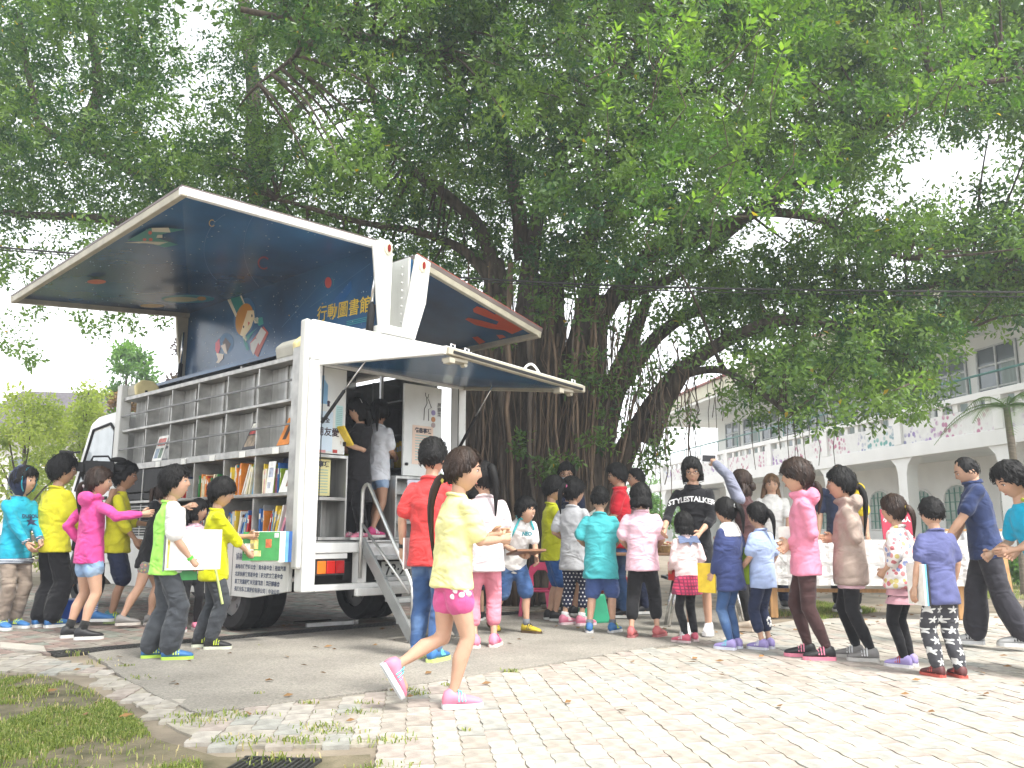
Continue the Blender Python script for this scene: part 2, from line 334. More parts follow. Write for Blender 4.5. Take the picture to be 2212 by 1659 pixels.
# dry leaves on the sand
m_dl = mat('dry_leaf', (0.22, 0.12, 0.045), 0.8, var=.4); b = MB()
for i in range(330):
    x, y = (random.uniform(1.2, 7), random.uniform(8.8, 14)) if i < 230 else (random.uniform(-3, 4), random.uniform(4.5, 9))
    zo = 0 if i < 230 else .018; a = random.uniform(0, 6.3); s_ = random.uniform(.02, .04); ca, sa = math.cos(a) * s_, math.sin(a) * s_
    b.add([(x - ca, y - sa, -.006 + zo), (x - sa * .5, y + ca * .5, .006 + zo), (x + ca, y + sa, .0 + zo), (x + sa * .5, y - ca * .5, -.006 + zo)], [(0, 1, 2), (0, 2, 3)])
b.build('fallen_leaves', m_dl, kind='stuff', label='dry leaves scattered on the sand')
# ================================================================== LIBRARY TRUCK
W_, L_ = 1.96, 4.20
m_white = mat('white_paint', (0.76, 0.76, 0.74), 0.38, var=0.09, scale=3, coat=.15, streak=(3, 3, .6))
m_whited = mat('dusty_white_paint', (0.62, 0.62, 0.59), 0.5, var=0.2, scale=3, streak=(1, 1, .25))
m_cream = mat('cream_frame', (0.40, 0.37, 0.29), 0.5, var=0.16, scale=7)
m_steel = mat('stainless_sheet', (0.42, 0.42, 0.405), 0.38, 0.65, var=0.40, scale=2.5, streak=(4, 4, .5), bump=.05, bscale=8)
m_steeld = mat('steel_divider', (0.38, 0.375, 0.355), 0.42, 0.55, var=0.24, scale=9)
m_alu = mat('aluminium', (0.62, 0.62, 0.61), 0.38, 0.85, var=0.12, scale=12)
m_blue = mat('navy_mural', (0.020, 0.072, 0.165), 0.24, var=0.35, scale=0.9, spec=.5, col2=(0.034, 0.14, 0.30))
m_black = mat('black_rubber', (0.014, 0.014, 0.015), 0.75, var=.3, scale=20)
m_dark = mat('chassis_black', (0.02, 0.02, 0.021), 0.7, var=.3)
m_glass = mat('dark_glass', (0.02, 0.025, 0.028), 0.06, spec=.6)
m_chrome = mat('chrome_rod', (0.7, 0.7, 0.7), 0.2, 1.0, var=.05)
truck = empty('library_truck', (TX, TY, 0), TYAW, label='white mobile library truck with raised side wings and open book shelves', cat='truck')
def box(name, x0, x1, y0, y1, z0, z1, m, par=None, bev=0.006, **kw): return MB().box(x0, x1, y0, y1, z0, z1).build(name, m, par or truck, bev=bev, **kw)
ZF, ZT, ZH = 0.861, 2.88, 2.50
# floor, rear frame
box('floor', 0.02, W_ - .02, 0.0, L_, ZF - .06, ZF, mat('floor_plate', (.22, .22, .215), .5, .3, var=.3))
box('rear_post', 0.0, 0.135, -.07, 0.06, 0.42, ZT - .38, m_white, bev=.012)
box('rear_post', W_ - .11, W_, -.07, .06, .42, ZT - .38, m_white, bev=.012)
box('corner_moulding', -.055, 0.0, -.055, .045, .62, ZT + .0, m_whited, bev=.02)
hd = box('rear_header', 0.0, W_, -.075, .06, ZT - .378, ZT, m_white, bev=.02)
box('hinge_cover', .78, 1.22, -.10, .3, ZT + .002, ZT + .09, m_white, bev=.015)
box('roof_rail', 0.0, .07, .06, L_ - .02, ZT - .08, ZT - .002, m_whited) if False else None
box('roof_spine', .80, 1.20, .06, L_ - .02, 2.80, 2.875, m_whited)
box('rear_sill', 0.137, W_ - .112, -.068, .05, .755, .846, m_white, bev=.008)
box('sill_step_plate', .62, 1.45, -.10, .02, .848, .866, m_alu, bev=.003)
box('lamp_frame', .137, W_ - .112, -.068, .03, .42, .475, m_white, bev=.008)
box('lamp_frame', .60, .70, -.066, .03, .476, .754, m_white, bev=.008)
box('bumper', .55, W_ + .02, -.13, -.075, .36, .435, m_white, bev=.015)
box('rear_valance', .14, W_ - .12, .20, .22, .42, .80, m_dark)
for x in (.30, .78, 1.26, 1.74):
    MB().cyl((x, -.085, 2.515), (1, 0, 0), .016, .10, 10).build('hinge', m_alu, truck, smooth=True)
rvp = MB()
for z in np.arange(.95, 2.45, .16):
    for x in (.022, .112, W_ - .02): rvp.ell((x, -.071, z), (.006, .003, .006), 6, 4)
for x in np.arange(.05, 1.92, .14): rvp.ell((x, -.0765, ZT - .03), (.006, .003, .006), 6, 4)
rvp.build('rivet_line', m_alu, truck, kind='stuff')
MB().box(.137, .146, -.072, -.069, .87, 2.49).build('door_seal', m_black, truck); MB().box(W_ - .121, W_ - .112, -.072, -.069, .87, 2.49).build('door_seal', m_black, truck)
MB().tube([(1.90, -.09, 1.2), (1.90, -.10, 1.25), (1.90, -.10, 1.55), (1.90, -.09, 1.6)], .012, 8).build('grab_rail', m_alu, truck, smooth=True)
# tail lamps
for x0, s in ((.16, 1), (1.46, -1)):
    tl = box('tail_lamp', x0, x0 + .32, -.03, .10, .555, .70, mat('lamp_housing', (.05, .05, .05), .5), bev=.008)
    cols = [('amber', (.75, .2, .02)), ('red', (.6, .02, .015)), ('deep_red', (.42, .008, .01))]
    if s < 0: cols = cols[::-1]
    for i, (nm, c) in enumerate(cols):
        MB().box(x0 + .012 + i * .1, x0 + .105 + i * .1, -.045, -.031, .57, .685).build('lens', mat('lens_' + nm, c, .15, var=.1, coat=.6), tl, bev=.006)
    box('lamp_hood', x0 - .02, x0 + .33, -.05, .02, .702, .752, m_white)
# number plate
pl = box('number_plate', .93, 1.27, .0, .012, .50, .66, mat('plate_white', (.62, .64, .62), .4), bev=.004)
tm = text_mesh('73·XD', .145, mat('plate_black', (.02, .02, .025), .5), bold=.003)
place(link('lettering', tm, pl), (.965, -.004, .535), (1, 0, 0), (0, 0, 1))
pb = box('plate_bracket', .90, 1.30, -.02, .02, .675, .70, m_alu)
# chassis + wheels
for x in (.55, 1.35): box('chassis_rail', x, x + .09, .1, 5.2, .50, .66, m_dark)
box('axle', .2, 1.76, 1.17, 1.27, .33, .43, m_dark)
box('under_tray', .12, 1.84, .25, 4.1, .665, .80, m_dark)
def wheel(x, y, wd=.2, r=.36):
    wl = empty('wheel'); wl.parent = truck; wl.location = (x, y, r)
    prof = [(-wd / 2, .62 * r), (-wd / 2, .92 * r), (-wd / 2 + .03, r), (wd / 2 - .03, r), (wd / 2, .92 * r), (wd / 2, .62 * r)]
    n = 36; b = MB(); vs = []
    for i in range(n):
        a = 2 * math.pi * i / n
        for (px, rr) in prof: vs.append((px, rr * math.cos(a), rr * math.sin(a)))
    k = len(prof); fs = [(i * k + j, i * k + j + 1, ((i + 1) % n) * k + j + 1, ((i + 1) % n) * k + j) for i in range(n) for j in range(k - 1)]
    b.add(vs, fs).build('tyre', m_black, wl, smooth=False)
    b = MB(); b.cyl((0, 0, 0), (1, 0, 0), r * .63, wd * .55, 28); b.cyl((0, 0, 0), (1, 0, 0), r * .22, wd * 1.02, 16)
    for i in range(6):
        a = i * math.pi / 3; b.cyl((0, .4 * r * math.cos(a), .4 * r * math.sin(a)), (1, 0, 0), .018, wd * .7, 8)
    b.build('rim', mat('rim_grey', (.3, .3, .3), .5, .5), wl)
for x in (.13, .36, 1.60, 1.83): wheel(x, 1.22)
wheel(.17, 5.15); wheel(1.79, 5.15)
# side skirt (left) + its lettering
sk = MB().add([(-.012, .13, .42), (-.012, .75, .335), (-.012, 3.95, .335), (-.012, 4.16, .42), (-.012, 4.16, .845), (-.012, .13, .845)] + [(.03, y, z) for y, z in ((.13, .42), (.75, .335), (3.95, .335), (4.16, .42), (4.16, .845), (.13, .845))],
              [(0, 1, 2, 3, 4, 5)[::-1], (6, 7, 8, 9, 10, 11)] + [(i, (i + 1) % 6, 6 + (i + 1) % 6, 6 + i) for i in range(6)]).build('side_skirt', m_whited, truck, bev=.004)
MB().box(-.018, .0, .13, 4.16, .846, .868).build('skirt_trim', m_alu, truck)
MB().box(1.93, 1.972, .13, 4.16, .36, .845).build('side_skirt', m_whited, truck, bev=.004)
for y in (1.12, 1.75, 2.38, 3.01, 3.64):
    MB().box(-.0150, -.0122, y - .002, y + .002, .345, .84).build('panel_seam', m_dark, sk)
rv0 = MB()
for y in np.arange(.2, 4.1, .105): rv0.ell((-.013, y, .825), (.004, .006, .006), 6, 4)
rv0.build('rivet_line', m_alu, sk, kind='stuff')
m_txt = mat('grey_print', (.10, .12, .17), .6)
for body, z, sz, y in (('協辦單位', .685, .072, 1.06), ('高雄市建築師公會｜喬木基金會｜裕益汽車', .600, .047, 1.06), ('北湖扶輪教育基金會｜許文龍文教基金會', .530, .047, 1.06), ('皇丁兒童服裝米兒童館店｜樂園讀書會', .460, .047, 1.06), ('長興化學工業股份有限公司｜中油公司', .390, .047, 1.06)):
    place(link('lettering', text_mesh(body, sz, m_txt, bold=.0012), sk), (-.0145, y, z), (0, -1, 0), (0, 0, 1))
for y, z in ((.17, .70), (3.62, .66)):
    mk = MB().box(-.04, -.013, y - .05, y + .05, z - .028, z + .028).build('side_marker_lamp', mat('marker_base', (.55, .5, .45), .4), truck, bev=.006)
    MB().box(-.052, -.041, y - .038, y + .038, z - .02, z + .02).build('lens', mat('lens_orange', (.75, .10, .02), .15, coat=.6), mk, bev=.004)
m_dst0 = mat('bar_steel', (.16, .16, .155), .45, .6, var=.3)
# ---- left shelves
YB = [.226, .837, 1.444, 2.081, 2.705, 3.336, 3.994]; ZR, ZS1, ZS2, ZS3, ZB = 2.58, 2.171, 1.738, 1.30, .868
shelf = empty('shelving'); shelf.parent = truck
box('end_post', -.02, .14, .06, .20, ZB, ZR + .06, m_steeld, shelf, .004)
box('end_post', -.03, .10, 4.02, 4.16, ZB - .3, ZR + .16, m_whited, shelf, .01)
for z, h, d in ((ZR, .045, .17), (ZS1, .028, .17), (ZS2, .07, .32), (ZS3, .03, .36), (ZB + .03, .03, .38)):
    box('shelf_board', 0.004, d, .201, 4.019, z - h, z, m_steeld, shelf, .004)
pn = MB().box(.150, .164, .0, .312, 0, .40).mesh('back_panel', m_steel)
for r_, (z1, z0) in enumerate(((ZR - .05, ZS1), (ZS1 - .035, ZS2), (ZS2 - .075, ZS3), (ZS3 - .04, ZB + .03))):
    for i in range(6):
        w_ = YB[i + 1] - YB[i]
        if r_ < 2:
            for j in (0, 1):
                o = link('back_panel', pn, shelf); o.location = (random.uniform(-.004, .004), YB[i] + j * w_ / 2 + .004, z0); o.scale = (1, (w_ / 2 - .012) / .312, (z1 - z0) / .40)
            o = link('seam_strip', MB().box(.128, .151, YB[i] + w_ / 2 - .012, YB[i] + w_ / 2 + .014, z0, z1).mesh('seam_strip', m_steeld), shelf)
            if i in (1, 3, 4): box('seam_strip', .120, .149, YB[i] + w_ * .27, YB[i] + w_ * .27 + .05, z0, z1, m_steeld, shelf, 0)
        else:
            box('back_panel', .37, .38, YB[i], YB[i + 1], z0, z1, m_steel, shelf, 0)
    for y in YB[1:-1]:
        if r_ < 2 or y > .5: box('divider', 0.006 if r_ < 2 else .01, .149 if r_ < 2 else .369, y - .010, y + .010, z0 + .001, z1 - .001, m_steeld, shelf, .002)
for z in (ZS1 + .17, ZS2 + .19):
    box('retaining_bar', -.016, .0, .08, 4.06, z - .010, z + .010, m_dst0, shelf, .003)
for i in range(6):
    box('shelf_tag', -.003, .003, YB[i] + .18, YB[i] + .29, ZS2 - .072, ZS2 - .012, mat('tag_paper', (.75, .75, .7), .7), shelf, 0)
# awning rollers at both top corners
for y in (.30, 3.72):
    aw = MB(); n = 10; pr = [(.0 + .10 * math.cos(t) * 1.0, .085 * math.sin(t)) for t in np.linspace(-math.pi / 2, math.pi / 2 * 3, 16)[:-1]]
    yy0, yy1 = (y - .10, y + .28) if y < 1 else (y - .02, y + .26)
    aw.prism([(-.10, -.09), (.14, -.09), (.16, .04), (.08, .10), (-.04, .10), (-.12, .03)], yy0 + .07, yy1, 'xz')
    a = aw.build('awning_box', mat('awning_grey', (.45, .44, .38), .6), truck, bev=.02); a.location = (.13, 0, ZR + .09)
    MB().prism([(-.11, -.09), (.15, -.09), (.17, .04), (.09, .11), (-.05, .11), (-.13, .03)], yy0, yy0 + .068, 'xz').build('end_cap', mat('awning_yellow', (.72, .62, .32), .5), a, bev=.02)
    MB().box(-.01, .02, yy0 - .006, yy0 + .02, -.09, -.02).build('slot', m_dark, a)
# body walls: front bulkhead, far side
box('front_bulkhead', .32, W_ - .02, L_ - .05, L_, ZF, 2.82, m_whited)
# ---- left wing (L shaped, raised)
def slab(P4, t, m, name, par, **kw):   # four top points, thickness vector t
    P4 = [np.array(p, float) for p in P4]; t = np.array(t, float)
    return MB().hexa([p + t for p in P4] + P4).build(name, m, par, **kw)
LW = empty('wing'); LW.parent = truck; LW['label'] = 'wing raised over the open shelves'
A0, A1 = (.85, 0, 3.83), (.85, L_, 3.85); O0, O1 = (-1.28, 0, 3.79), (-1.31, L_, 3.635)
m_lidtop = mat('wing_outer_skin', (.15, .12, .115), .5, var=.2, scale=2)
slab([O0, A0, A1, O1], (0, 0, .022), m_lidtop, 'outer_skin', LW)
def lerp(a, b, t): return tuple(np.array(a) * (1 - t) + np.array(b) * t)
cpan = MB(); ci = [lerp(lerp(O0, A0, u_), lerp(O1, A1, u_), v_) for u_, v_ in ((.01, .01), (.995, .01), (.995, .99), (.01, .99))]
cp = slab([(x, y, z - .004) for x, y, z in ci], (0, 0, -.012), m_blue, 'ceiling_panel', LW)
for nm, a, b in (('rear_rail', (O0[0], .026, O0[2] - .026), (A0[0], .026, A0[2] - .026)), ('front_rail', (O1[0], L_ - .03, O1[2] - .035), (A1[0], L_ - .03, A1[2] - .035)), ('outer_rail', (O0[0] + .03, .0, O0[2] - .034), (O1[0] + .03, L_, O1[2] - .034))):
    MB().bar(a, b, .055, .075).build(nm, m_white if nm == 'rear_rail' else m_cream, LW, bev=.008)
slab([(.83, .03, 3.822), (.885, .03, 3.822), (.885, L_ - .03, 3.84), (.83, L_ - .03, 3.84)], (0, 0, -.94), m_blue, 'wall_panel', LW)
box('outer_skin', .89, .92, .03, L_ - .03, 2.9, 3.86, m_white, LW)
MB().prism([(.69, 3.80), (.80, 3.868), (.93, 3.855), (.945, 3.70), (.925, 2.885), (.80, 2.885)], -.035, .0, 'xz').build('end_plate', m_white, LW, bev=.01)
MB().prism([(.66, 3.80), (.93, 3.86), (.95, 3.0), (.86, 2.885), (.79, 2.885), (.72, 3.3)], L_ - .03, L_ + .02, 'xz').build('end_plate', m_cream, LW, bev=.01)
lm = MB().prism([(.80 + .055 * math.cos(t) * .9, 3.775 + .07 * math.sin(t)) for t in np.linspace(0, 6.28, 17)[:-1]], -.055, -.036, 'xz').build('wing_lamp', mat('lamp_rim', (.68, .64, .5), .4), LW, bev=.004)
lm.location = (.075, 0, 0)
MB().prism([(.80 + .018 * math.cos(t), 3.775 + .04 * math.sin(t)) for t in np.linspace(0, 6.28, 13)[:-1]], -.068, -.0555, 'xz').build('lens', mat('lens_dark_red', (.25, .015, .012), .15), lm)
# gas cylinders
def strut(p, q, par, name='gas_strut', r=.016, frac=.5):
    p, q = Vector(p), Vector(q); m_ = p.lerp(q, frac); s_ = empty(name); s_.parent = par
    MB().tube([p, m_], r, 10).build('cylinder', m_black, s_, smooth=True); MB().tube([m_, q], r * .5, 8).build('rod', m_chrome, s_, smooth=True)
strut((.74, .06, 2.84), (.80, .05, 3.66), truck, 'lift_ram', .038, .42)
strut((.72, 4.10, 2.60), (.74, 4.10, 3.55), truck, 'lift_ram', .03, .55)
# ---- right wing (half lowered)
RWg = empty('wing'); RWg.parent = truck; RWg['label'] = 'wing on the far side drooping below level'
C0, B0, E0 = np.array([1.287, 0, 3.784]), np.array([1.25, 0, 2.89]), np.array([3.28, 0, 3.321]); LY = np.array([0, L_, 0])
dr_ = (E0 - C0) / np.linalg.norm(E0 - C0); nr_ = np.array([dr_[2], 0, -dr_[0]])
slab([C0, E0, E0 + LY, C0 + LY], -nr_ * .05, m_lidtop, 'outer_skin', RWg)
MB().bar(C0 - nr_ * .054 + LY * .002, E0 - nr_ * .054 + LY * .002, .012, .006).build('edge_strip', mat('red_edge', (.5, .08, .04), .4), RWg)
i0, i1 = C0 + dr_ * .03 + nr_ * .003 + LY * .01, E0 - dr_ * .03 + nr_ * .003 + LY * .01
slab([i0, i1, i1 + LY * .98, i0 + LY * .98], nr_ * .012, m_blue, 'ceiling_panel', RWg)
MB().bar(C0 + LY * .008 + nr_ * .03, E0 + LY * .008 + nr_ * .03, .06, .075, up=tuple(nr_)).build('rear_rail', m_cream, RWg, bev=.008)
MB().bar(E0 - dr_ * .03 + nr_ * .04, E0 - dr_ * .03 + nr_ * .04 + LY, .05, .08, up=tuple(nr_)).build('outer_rail', m_cream, RWg, bev=.008)
MB().bar(C0 + LY * .992 + nr_ * .03, E0 + LY * .992 + nr_ * .03, .06, .075, up=tuple(nr_)).build('front_rail', m_cream, RWg, bev=.008)
slab([(1.20, .02, 3.775), (1.225, .02, 3.775), (1.225, L_ - .02, 3.775), (1.20, L_ - .02, 3.775)], (-.02, 0, -.88), m_white, 'outer_skin', RWg)
slab([(1.23, .02, 3.76), (1.255, .02, 3.76), (1.255, L_ - .02, 3.76), (1.23, L_ - .02, 3.76)], (-.02, 0, -.86), m_blue, 'wall_panel', RWg)
MB().prism([(1.262, 3.815), (1.46, 3.765), (1.40, 3.30), (1.25, 2.86), (1.10, 2.88), (1.10, 3.02)], -.035, .0, 'xz').build('end_plate', m_white, RWg, bev=.01)
lm = MB().prism([(1.335 + .05 * math.cos(t), 3.70 + .07 * math.sin(t)) for t in np.linspace(0, 6.28, 17)[:-1]], -.055, -.036, 'xz').build('wing_lamp', mat('lamp_rim', (1,1,1)), RWg, bev=.004)
MB().prism([(1.34 + .018 * math.cos(t), 3.70 + .04 * math.sin(t)) for t in np.linspace(0, 6.28, 13)[:-1]], -.068, -.0555, 'xz').build('lens', mat('lens_dark_red', ()), lm)
rv = MB()
for k in range(9): rv.ell((1.176, .1 + .0 * k, 3.0 + .085 * k), (.010, .014, .014), 8, 5)
for k in range(6): rv.ell((1.176, .35 + .28 * k, 3.66), (.01, .014, .014), 8, 5)
rv.build('rivet_line', m_white, RWg, kind='stuff')
# ---- tailgate lid
TG = empty('tail_lid'); TG.parent = truck
h0, h1, t0_, t1_ = (.12, -.06, 2.50), (1.93, -.06, 2.485), (.17, -1.72, 2.375), (1.90, -1.72, 2.27)
slab([h0, h1, t1_, t0_], (0, 0, .03), m_white, 'outer_skin', TG, bev=.006)
ii = [lerp(lerp(h0, h1, u_), lerp(t0_, t1_, u_), v_) for u_, v_ in ((.02, .02), (.98, .02), (.98, .98), (.02, .98))]
tgp = slab([(x, y, z - .001) for x, y, z in ii], (0, 0, -.012), m_blue, 'inner_panel', TG)
for a, b in ((h0, t0_), (h1, t1_), (t0_, t1_), (h0, h1)):
    a2 = (a[0], a[1], a[2] - .012); b2 = (b[0], b[1], b[2] - .012); MB().bar(a2, b2, .055, .06).build('edge_rail', m_white if a is h0 else m_cream, TG, bev=.006)
MB().bar((t0_[0] + .05, -1.752, t0_[2] - .02), (t1_[0] - .05, -1.752, t1_[2] - .02), .012, .022).build('rubber_seal', m_black, TG)
for u_ in (.08, .86):
    p = lerp(t0_, t1_, u_); q = MB(); q.box(p[0] - .10, p[0] + .10, -1.72, -1.62, p[2] - .075, p[2] - .045); q.box(p[0] - .12, p[0] - .06, -1.74, -1.66, p[2] - .10, p[2] - .06); q.cyl((p[0] + .09, -1.68, p[2] - .085), (0, 1, 0), .02, .05, 10); q.build('latch', m_cream, TG, bev=.004)
for u_ in (.05, .14, .93):
    p = lerp(t0_, t1_, u_); MB().tube([(p[0] - .02, -1.70, p[2] + .03), (p[0] - .02, -1.70, p[2] + .06), (p[0] + .02, -1.70, p[2] + .06), (p[0] + .02, -1.70, p[2] + .03)], .007, 6).build('hook', m_chrome, TG)
p = lerp(t0_, t1_, .62); MB().tube([(p[0] - .12 + .24 * k / 8, -1.66, p[2] + .02 + .085 * math.sin(math.pi * k / 8)) for k in range(9)], .011, 8).build('grab_handle', m_white, TG, smooth=True)
strut((.15, -.06, 1.93), (.22, -.62, 2.46), truck); strut((1.86, -.06, 1.80), (1.86, -.58, 2.44), truck)
# ---- mural pictures
def flat(par, name, shapes, fn, off):
    b = MB(); ms = []
    for k, (col, polys) in enumerate(shapes):
        ms.append(mat('print_' + col, srgb(col), .35, var=.06))
        for pl_ in polys:
            P = [np.array(fn(*q)) + np.array(off) for q in pl_]; b.add(P, [tuple(range(len(P)))], k)
    return b.build(name, ms, par, kind='stuff')
def z1(x, y): return ((x / 3.16) * .9357, (400 + y / 3.16) * .9357)            # enlarged view of the wing
def z5(x, y): return ((430 + x * .2592) * .9357, (600 + y * .2592) * .9357)
def wallp(x, y): return onside(x, y, .829)
def ceilp(px, py):
    r = ray(px, py); C = CAM - TO; o_ = np.array([C @ TV, C @ TU, C[2]]); d_ = np.array([r @ TV, r @ TU, r[2]])
    a, b_, c_ = np.array(ci[0]), np.array(ci[1]), np.array(ci[3]); n_ = np.cross(b_ - a, c_ - a); return o_ + d_ * (((a - [0, 0, .018]) - o_) @ n_ / (d_ @ n_))
def circ(cx, cy, rx, ry=None, n=20, a0=0, rot=0):
    ry = ry or rx; return [(cx + rx * math.cos(t) * math.cos(rot) - ry * math.sin(t) * math.sin(rot), cy + rx * math.cos(t) * math.sin(rot) + ry * math.sin(t) * math.cos(rot)) for t in np.linspace(a0, a0 + 6.2832, n + 1)[:-1]]
def arcband(cx, cy, r0, r1, a0, a1, n=24, sx=1.0):
    ts = np.linspace(a0, a1, n); return [[(cx + sx * r0 * math.cos(ts[i]), cy + r0 * math.sin(ts[i])), (cx + sx * r1 * math.cos(ts[i]), cy + r1 * math.sin(ts[i])), (cx + sx * r1 * math.cos(ts[i + 1]), cy + r1 * math.sin(ts[i + 1])), (cx + sx * r0 * math.cos(ts[i + 1]), cy + r0 * math.sin(ts[i + 1]))] for i in range(n - 1)]
W5 = lambda x, y: wallp(*z5(x, y)); C1 = lambda x, y: ceilp(*z1(x, y))
wp = [c for c in LW.children if c.name.startswith('wall_panel')][0]
flat(wp, 'mural', [('#2a6a9a', [circ(520, 510, 95, 175, rot=.15), circ(360, 740, 62, 90)])], W5, (-.0015, 0, 0))
flat(wp, 'mural', [
    ('#1d8a86', [[(380, 350), (480, 320), (540, 440), (460, 480)], [(600, 520), (680, 510), (690, 570), (650, 590)], [(505, 690), (545, 740), (560, 800), (540, 810), (515, 740)], [(520, 690), (640, 600), (600, 640), (550, 720)]]),
    ('#e8e2cc', [[(365, 350), (395, 345), (460, 500), (440, 510)], [(480, 320), (495, 318), (540, 430), (520, 430)], [(600, 520), (640, 510), (645, 565), (610, 565)], [(500, 640), (545, 700), (530, 740), (505, 690)]])], W5, (-.0025, 0, 0))
flat(wp, 'mural', [('#c98a28', [circ(520, 530, 78, 145, rot=.18)]), ('#b04a3a', [[(570, 740), (690, 590), (735, 650), (670, 790), (640, 870), (575, 800)]]), ('#d85a6a', [[(262, 740), (298, 700), (305, 780), (285, 850), (260, 800)]]), ('#4a2a2e', [[(325, 740), (350, 690), (400, 750), (365, 830)]])], W5, (-.0035, 0, 0))
flat(wp, 'mural', [('#f0dcb4', [[(605, 450), (548, 452), (480, 670), (520, 690), (580, 600), (612, 510)]]), ('#c9c7c0', [[(575, 745), (620, 700), (650, 720), (600, 850), (578, 800)], [(622, 690), (670, 600), (715, 645), (655, 760)]]), ('#ead9c8', [[(310, 765), (350, 745), (368, 840), (345, 830)], [(270, 830), (335, 840), (330, 880), (290, 920), (268, 915), (285, 890)]])], W5, (-.0045, 0, 0))
flat(wp, 'mural', [('#20181a', [circ(588, 498, 6, 13), circ(514, 597, 6, 12)]), ('#d8604a', [[(553, 550), (572, 560), (555, 590)]]), ('#d0605c', [circ(1268, 203, 30, 50)]), ('#caa030', [circ(1217, 390, 6), circ(920, 495, 5)])], W5, (-.0055, 0, 0))
flat(wp, 'mural', [('#2f8f96', arcband(1268, 203, 50, 54, -1.0, .5, sx=.9) + arcband(1268, 203, 50, 54, 2.1, 3.4, sx=.9) + [[(1430, 548 + 16 * k), (1640, 500 + 16 * k), (1640, 507 + 16 * k), (1430, 555 + 16 * k)] for k in range(3)])], W5, (-.0035, 0, 0))
flat(wp, 'mural', [('#1c5a90', [[(1250, 430), (1400, 260), (1470, 180), (1475, 260), (1400, 380), (1250, 520)]]), ('#28648c', [[(p0x, p0y), (p1x, p1y), (p1x, p1y + 5), (p0x, p0y + 5)] for p0x, p0y, p1x, p1y in ((60, 455, 480, 300), (480, 300, 1100, 90), (850, 600, 1250, 150), (1100, 420, 1640, 30))])], W5, (-.0012, 0, 0))
tm = text_mesh('行動圖書館', .20, mat('print_yellow', (.70, .48, .05), .4), bold=.002, space=1.06)
ta, tb = W5(1165, 545), W5(1640, 450)
xd = np.array(tb) - np.array(ta); xd[0] = 0; o = link('lettering', tm, wp); sc_ = np.linalg.norm(xd) / (tm.vertices and max(v.co.x for v in tm.vertices)); tm.transform(Matrix.Scale(sc_, 4)); place(o, (.829 - .0065, ta[1], ta[2]), xd, (0, 0, 1))
st = MB()
for k in range(190):
    y, z = random.uniform(.08, L_ - .1), random.uniform(2.92, 3.74); r_ = random.choice((.004, .004, .006, .009)); st.add([(.8262, y - r_, z), (.8262, y, z - r_), (.8262, y + r_, z), (.8262, y, z + r_)], [(3, 2, 1, 0)])
st.build('star_print', mat('star_white', (.5, .58, .6), .5), wp, kind='stuff')
flat(cp, 'mural', [('#2f7f74', [[(930, 490), (1090, 400), (1240, 400), (1350, 410), (1230, 432), (1195, 440), (1140, 470), (1300, 520), (1200, 540), (1060, 500)]]), ('#1d5f86', [circ(1720, 880, 1, 1)])], C1, (0, 0, -.0015))
flat(cp, 'mural', [('#c9c3b0', [[(1105, 397), (1230, 395), (1245, 430), (1110, 425)], [(905, 505), (1050, 495), (1230, 500), (1160, 522), (1060, 508)], [(1150, 447), (1185, 447), (1185, 470), (1140, 470)]]), ('#c85a44', [circ(1095, 432, 14, 14), circ(1100, 482, 14, 12), circ(1055, 482, 14, 10)]), ('#c0583e', [circ(705, 790, 70, 17)]),
     ('#b8963c', arcband(1547, 362, 20, 27, .6, 5.4, sx=.85)), ('#a0363a', arcband(1925, 653, 36, 48, .9, 5.6, sx=.95)), ('#2a7f8c', [circ(1370, 915, 195, 30)])], C1, (0, 0, -.0025))
flat(cp, 'mural', [('#b0aa84', [circ(1320, 918, 130, 18)]), ('#c08a2c', [circ(1470, 912, 35, 14)]), ('#b08a4c', [circ(1110, 965, 90, 14)]), ('#28588a', arcband(1790, 560, 300, 303, 2.3, 4.2) + arcband(2200, 540, 420, 423, 2.4, 4.0))], C1, (0, 0, -.0035))
st = MB()
for k in range(120):
    u_, v_ = random.random() * .94 + .03, random.random() * .94 + .03; p = lerp(lerp(ci[0], ci[1], u_), lerp(ci[3], ci[2], u_), v_); r_ = random.choice((.006, .009)); z = p[2] - .0175
    st.add([(p[0] - r_, p[1], z), (p[0], p[1] + r_, z), (p[0] + r_, p[1], z), (p[0], p[1] - r_, z)], [(0, 1, 2, 3)])
st.build('star_print', mat('star_white', ()), cp, kind='stuff')
def z2(x, y): return ((600 + x / 2.765) * .9357, (500 + y / 2.765) * .9357)
def rwp(px, py):
    r = ray(px, py); C = CAM - TO; o_ = np.array([C @ TV, C @ TU, C[2]]); d_ = np.array([r @ TV, r @ TU, r[2]])
    return o_ + d_ * ((i0 + nr_ * .0145 - o_) @ nr_ / (d_ @ nr_))
rcp = [c for c in RWg.children if c.name.startswith('ceiling_panel')][0]
flat(rcp, 'mural', [('#c8502a', [[(1360, 590), (1385, 572), (1440, 590), (1500, 625), (1520, 610), (1560, 625), (1580, 650), (1690, 715), (1610, 750), (1560, 725), (1470, 715), (1370, 690), (1310, 655), (1330, 645), (1420, 665), (1510, 690), (1525, 670), (1440, 640), (1365, 610)], [(1355, 770), (1390, 765), (1440, 800), (1400, 815)], [(1510, 755), (1550, 755), (1570, 770), (1530, 780)]])], lambda x, y: rwp(*z2(x, y)), tuple(nr_ * .001))
def tgq(px, py):
    r = ray(px, py); C = CAM - TO; o_ = np.array([C @ TV, C @ TU, C[2]]); d_ = np.array([r @ TV, r @ TU, r[2]]); a, b_, c_ = [np.array(q) for q in (ii[0], ii[1], ii[3])]; n_ = np.cross(b_ - a, c_ - a)
    return o_ + d_ * ((a - [0, 0, .0155] - o_) @ n_ / (d_ @ n_))
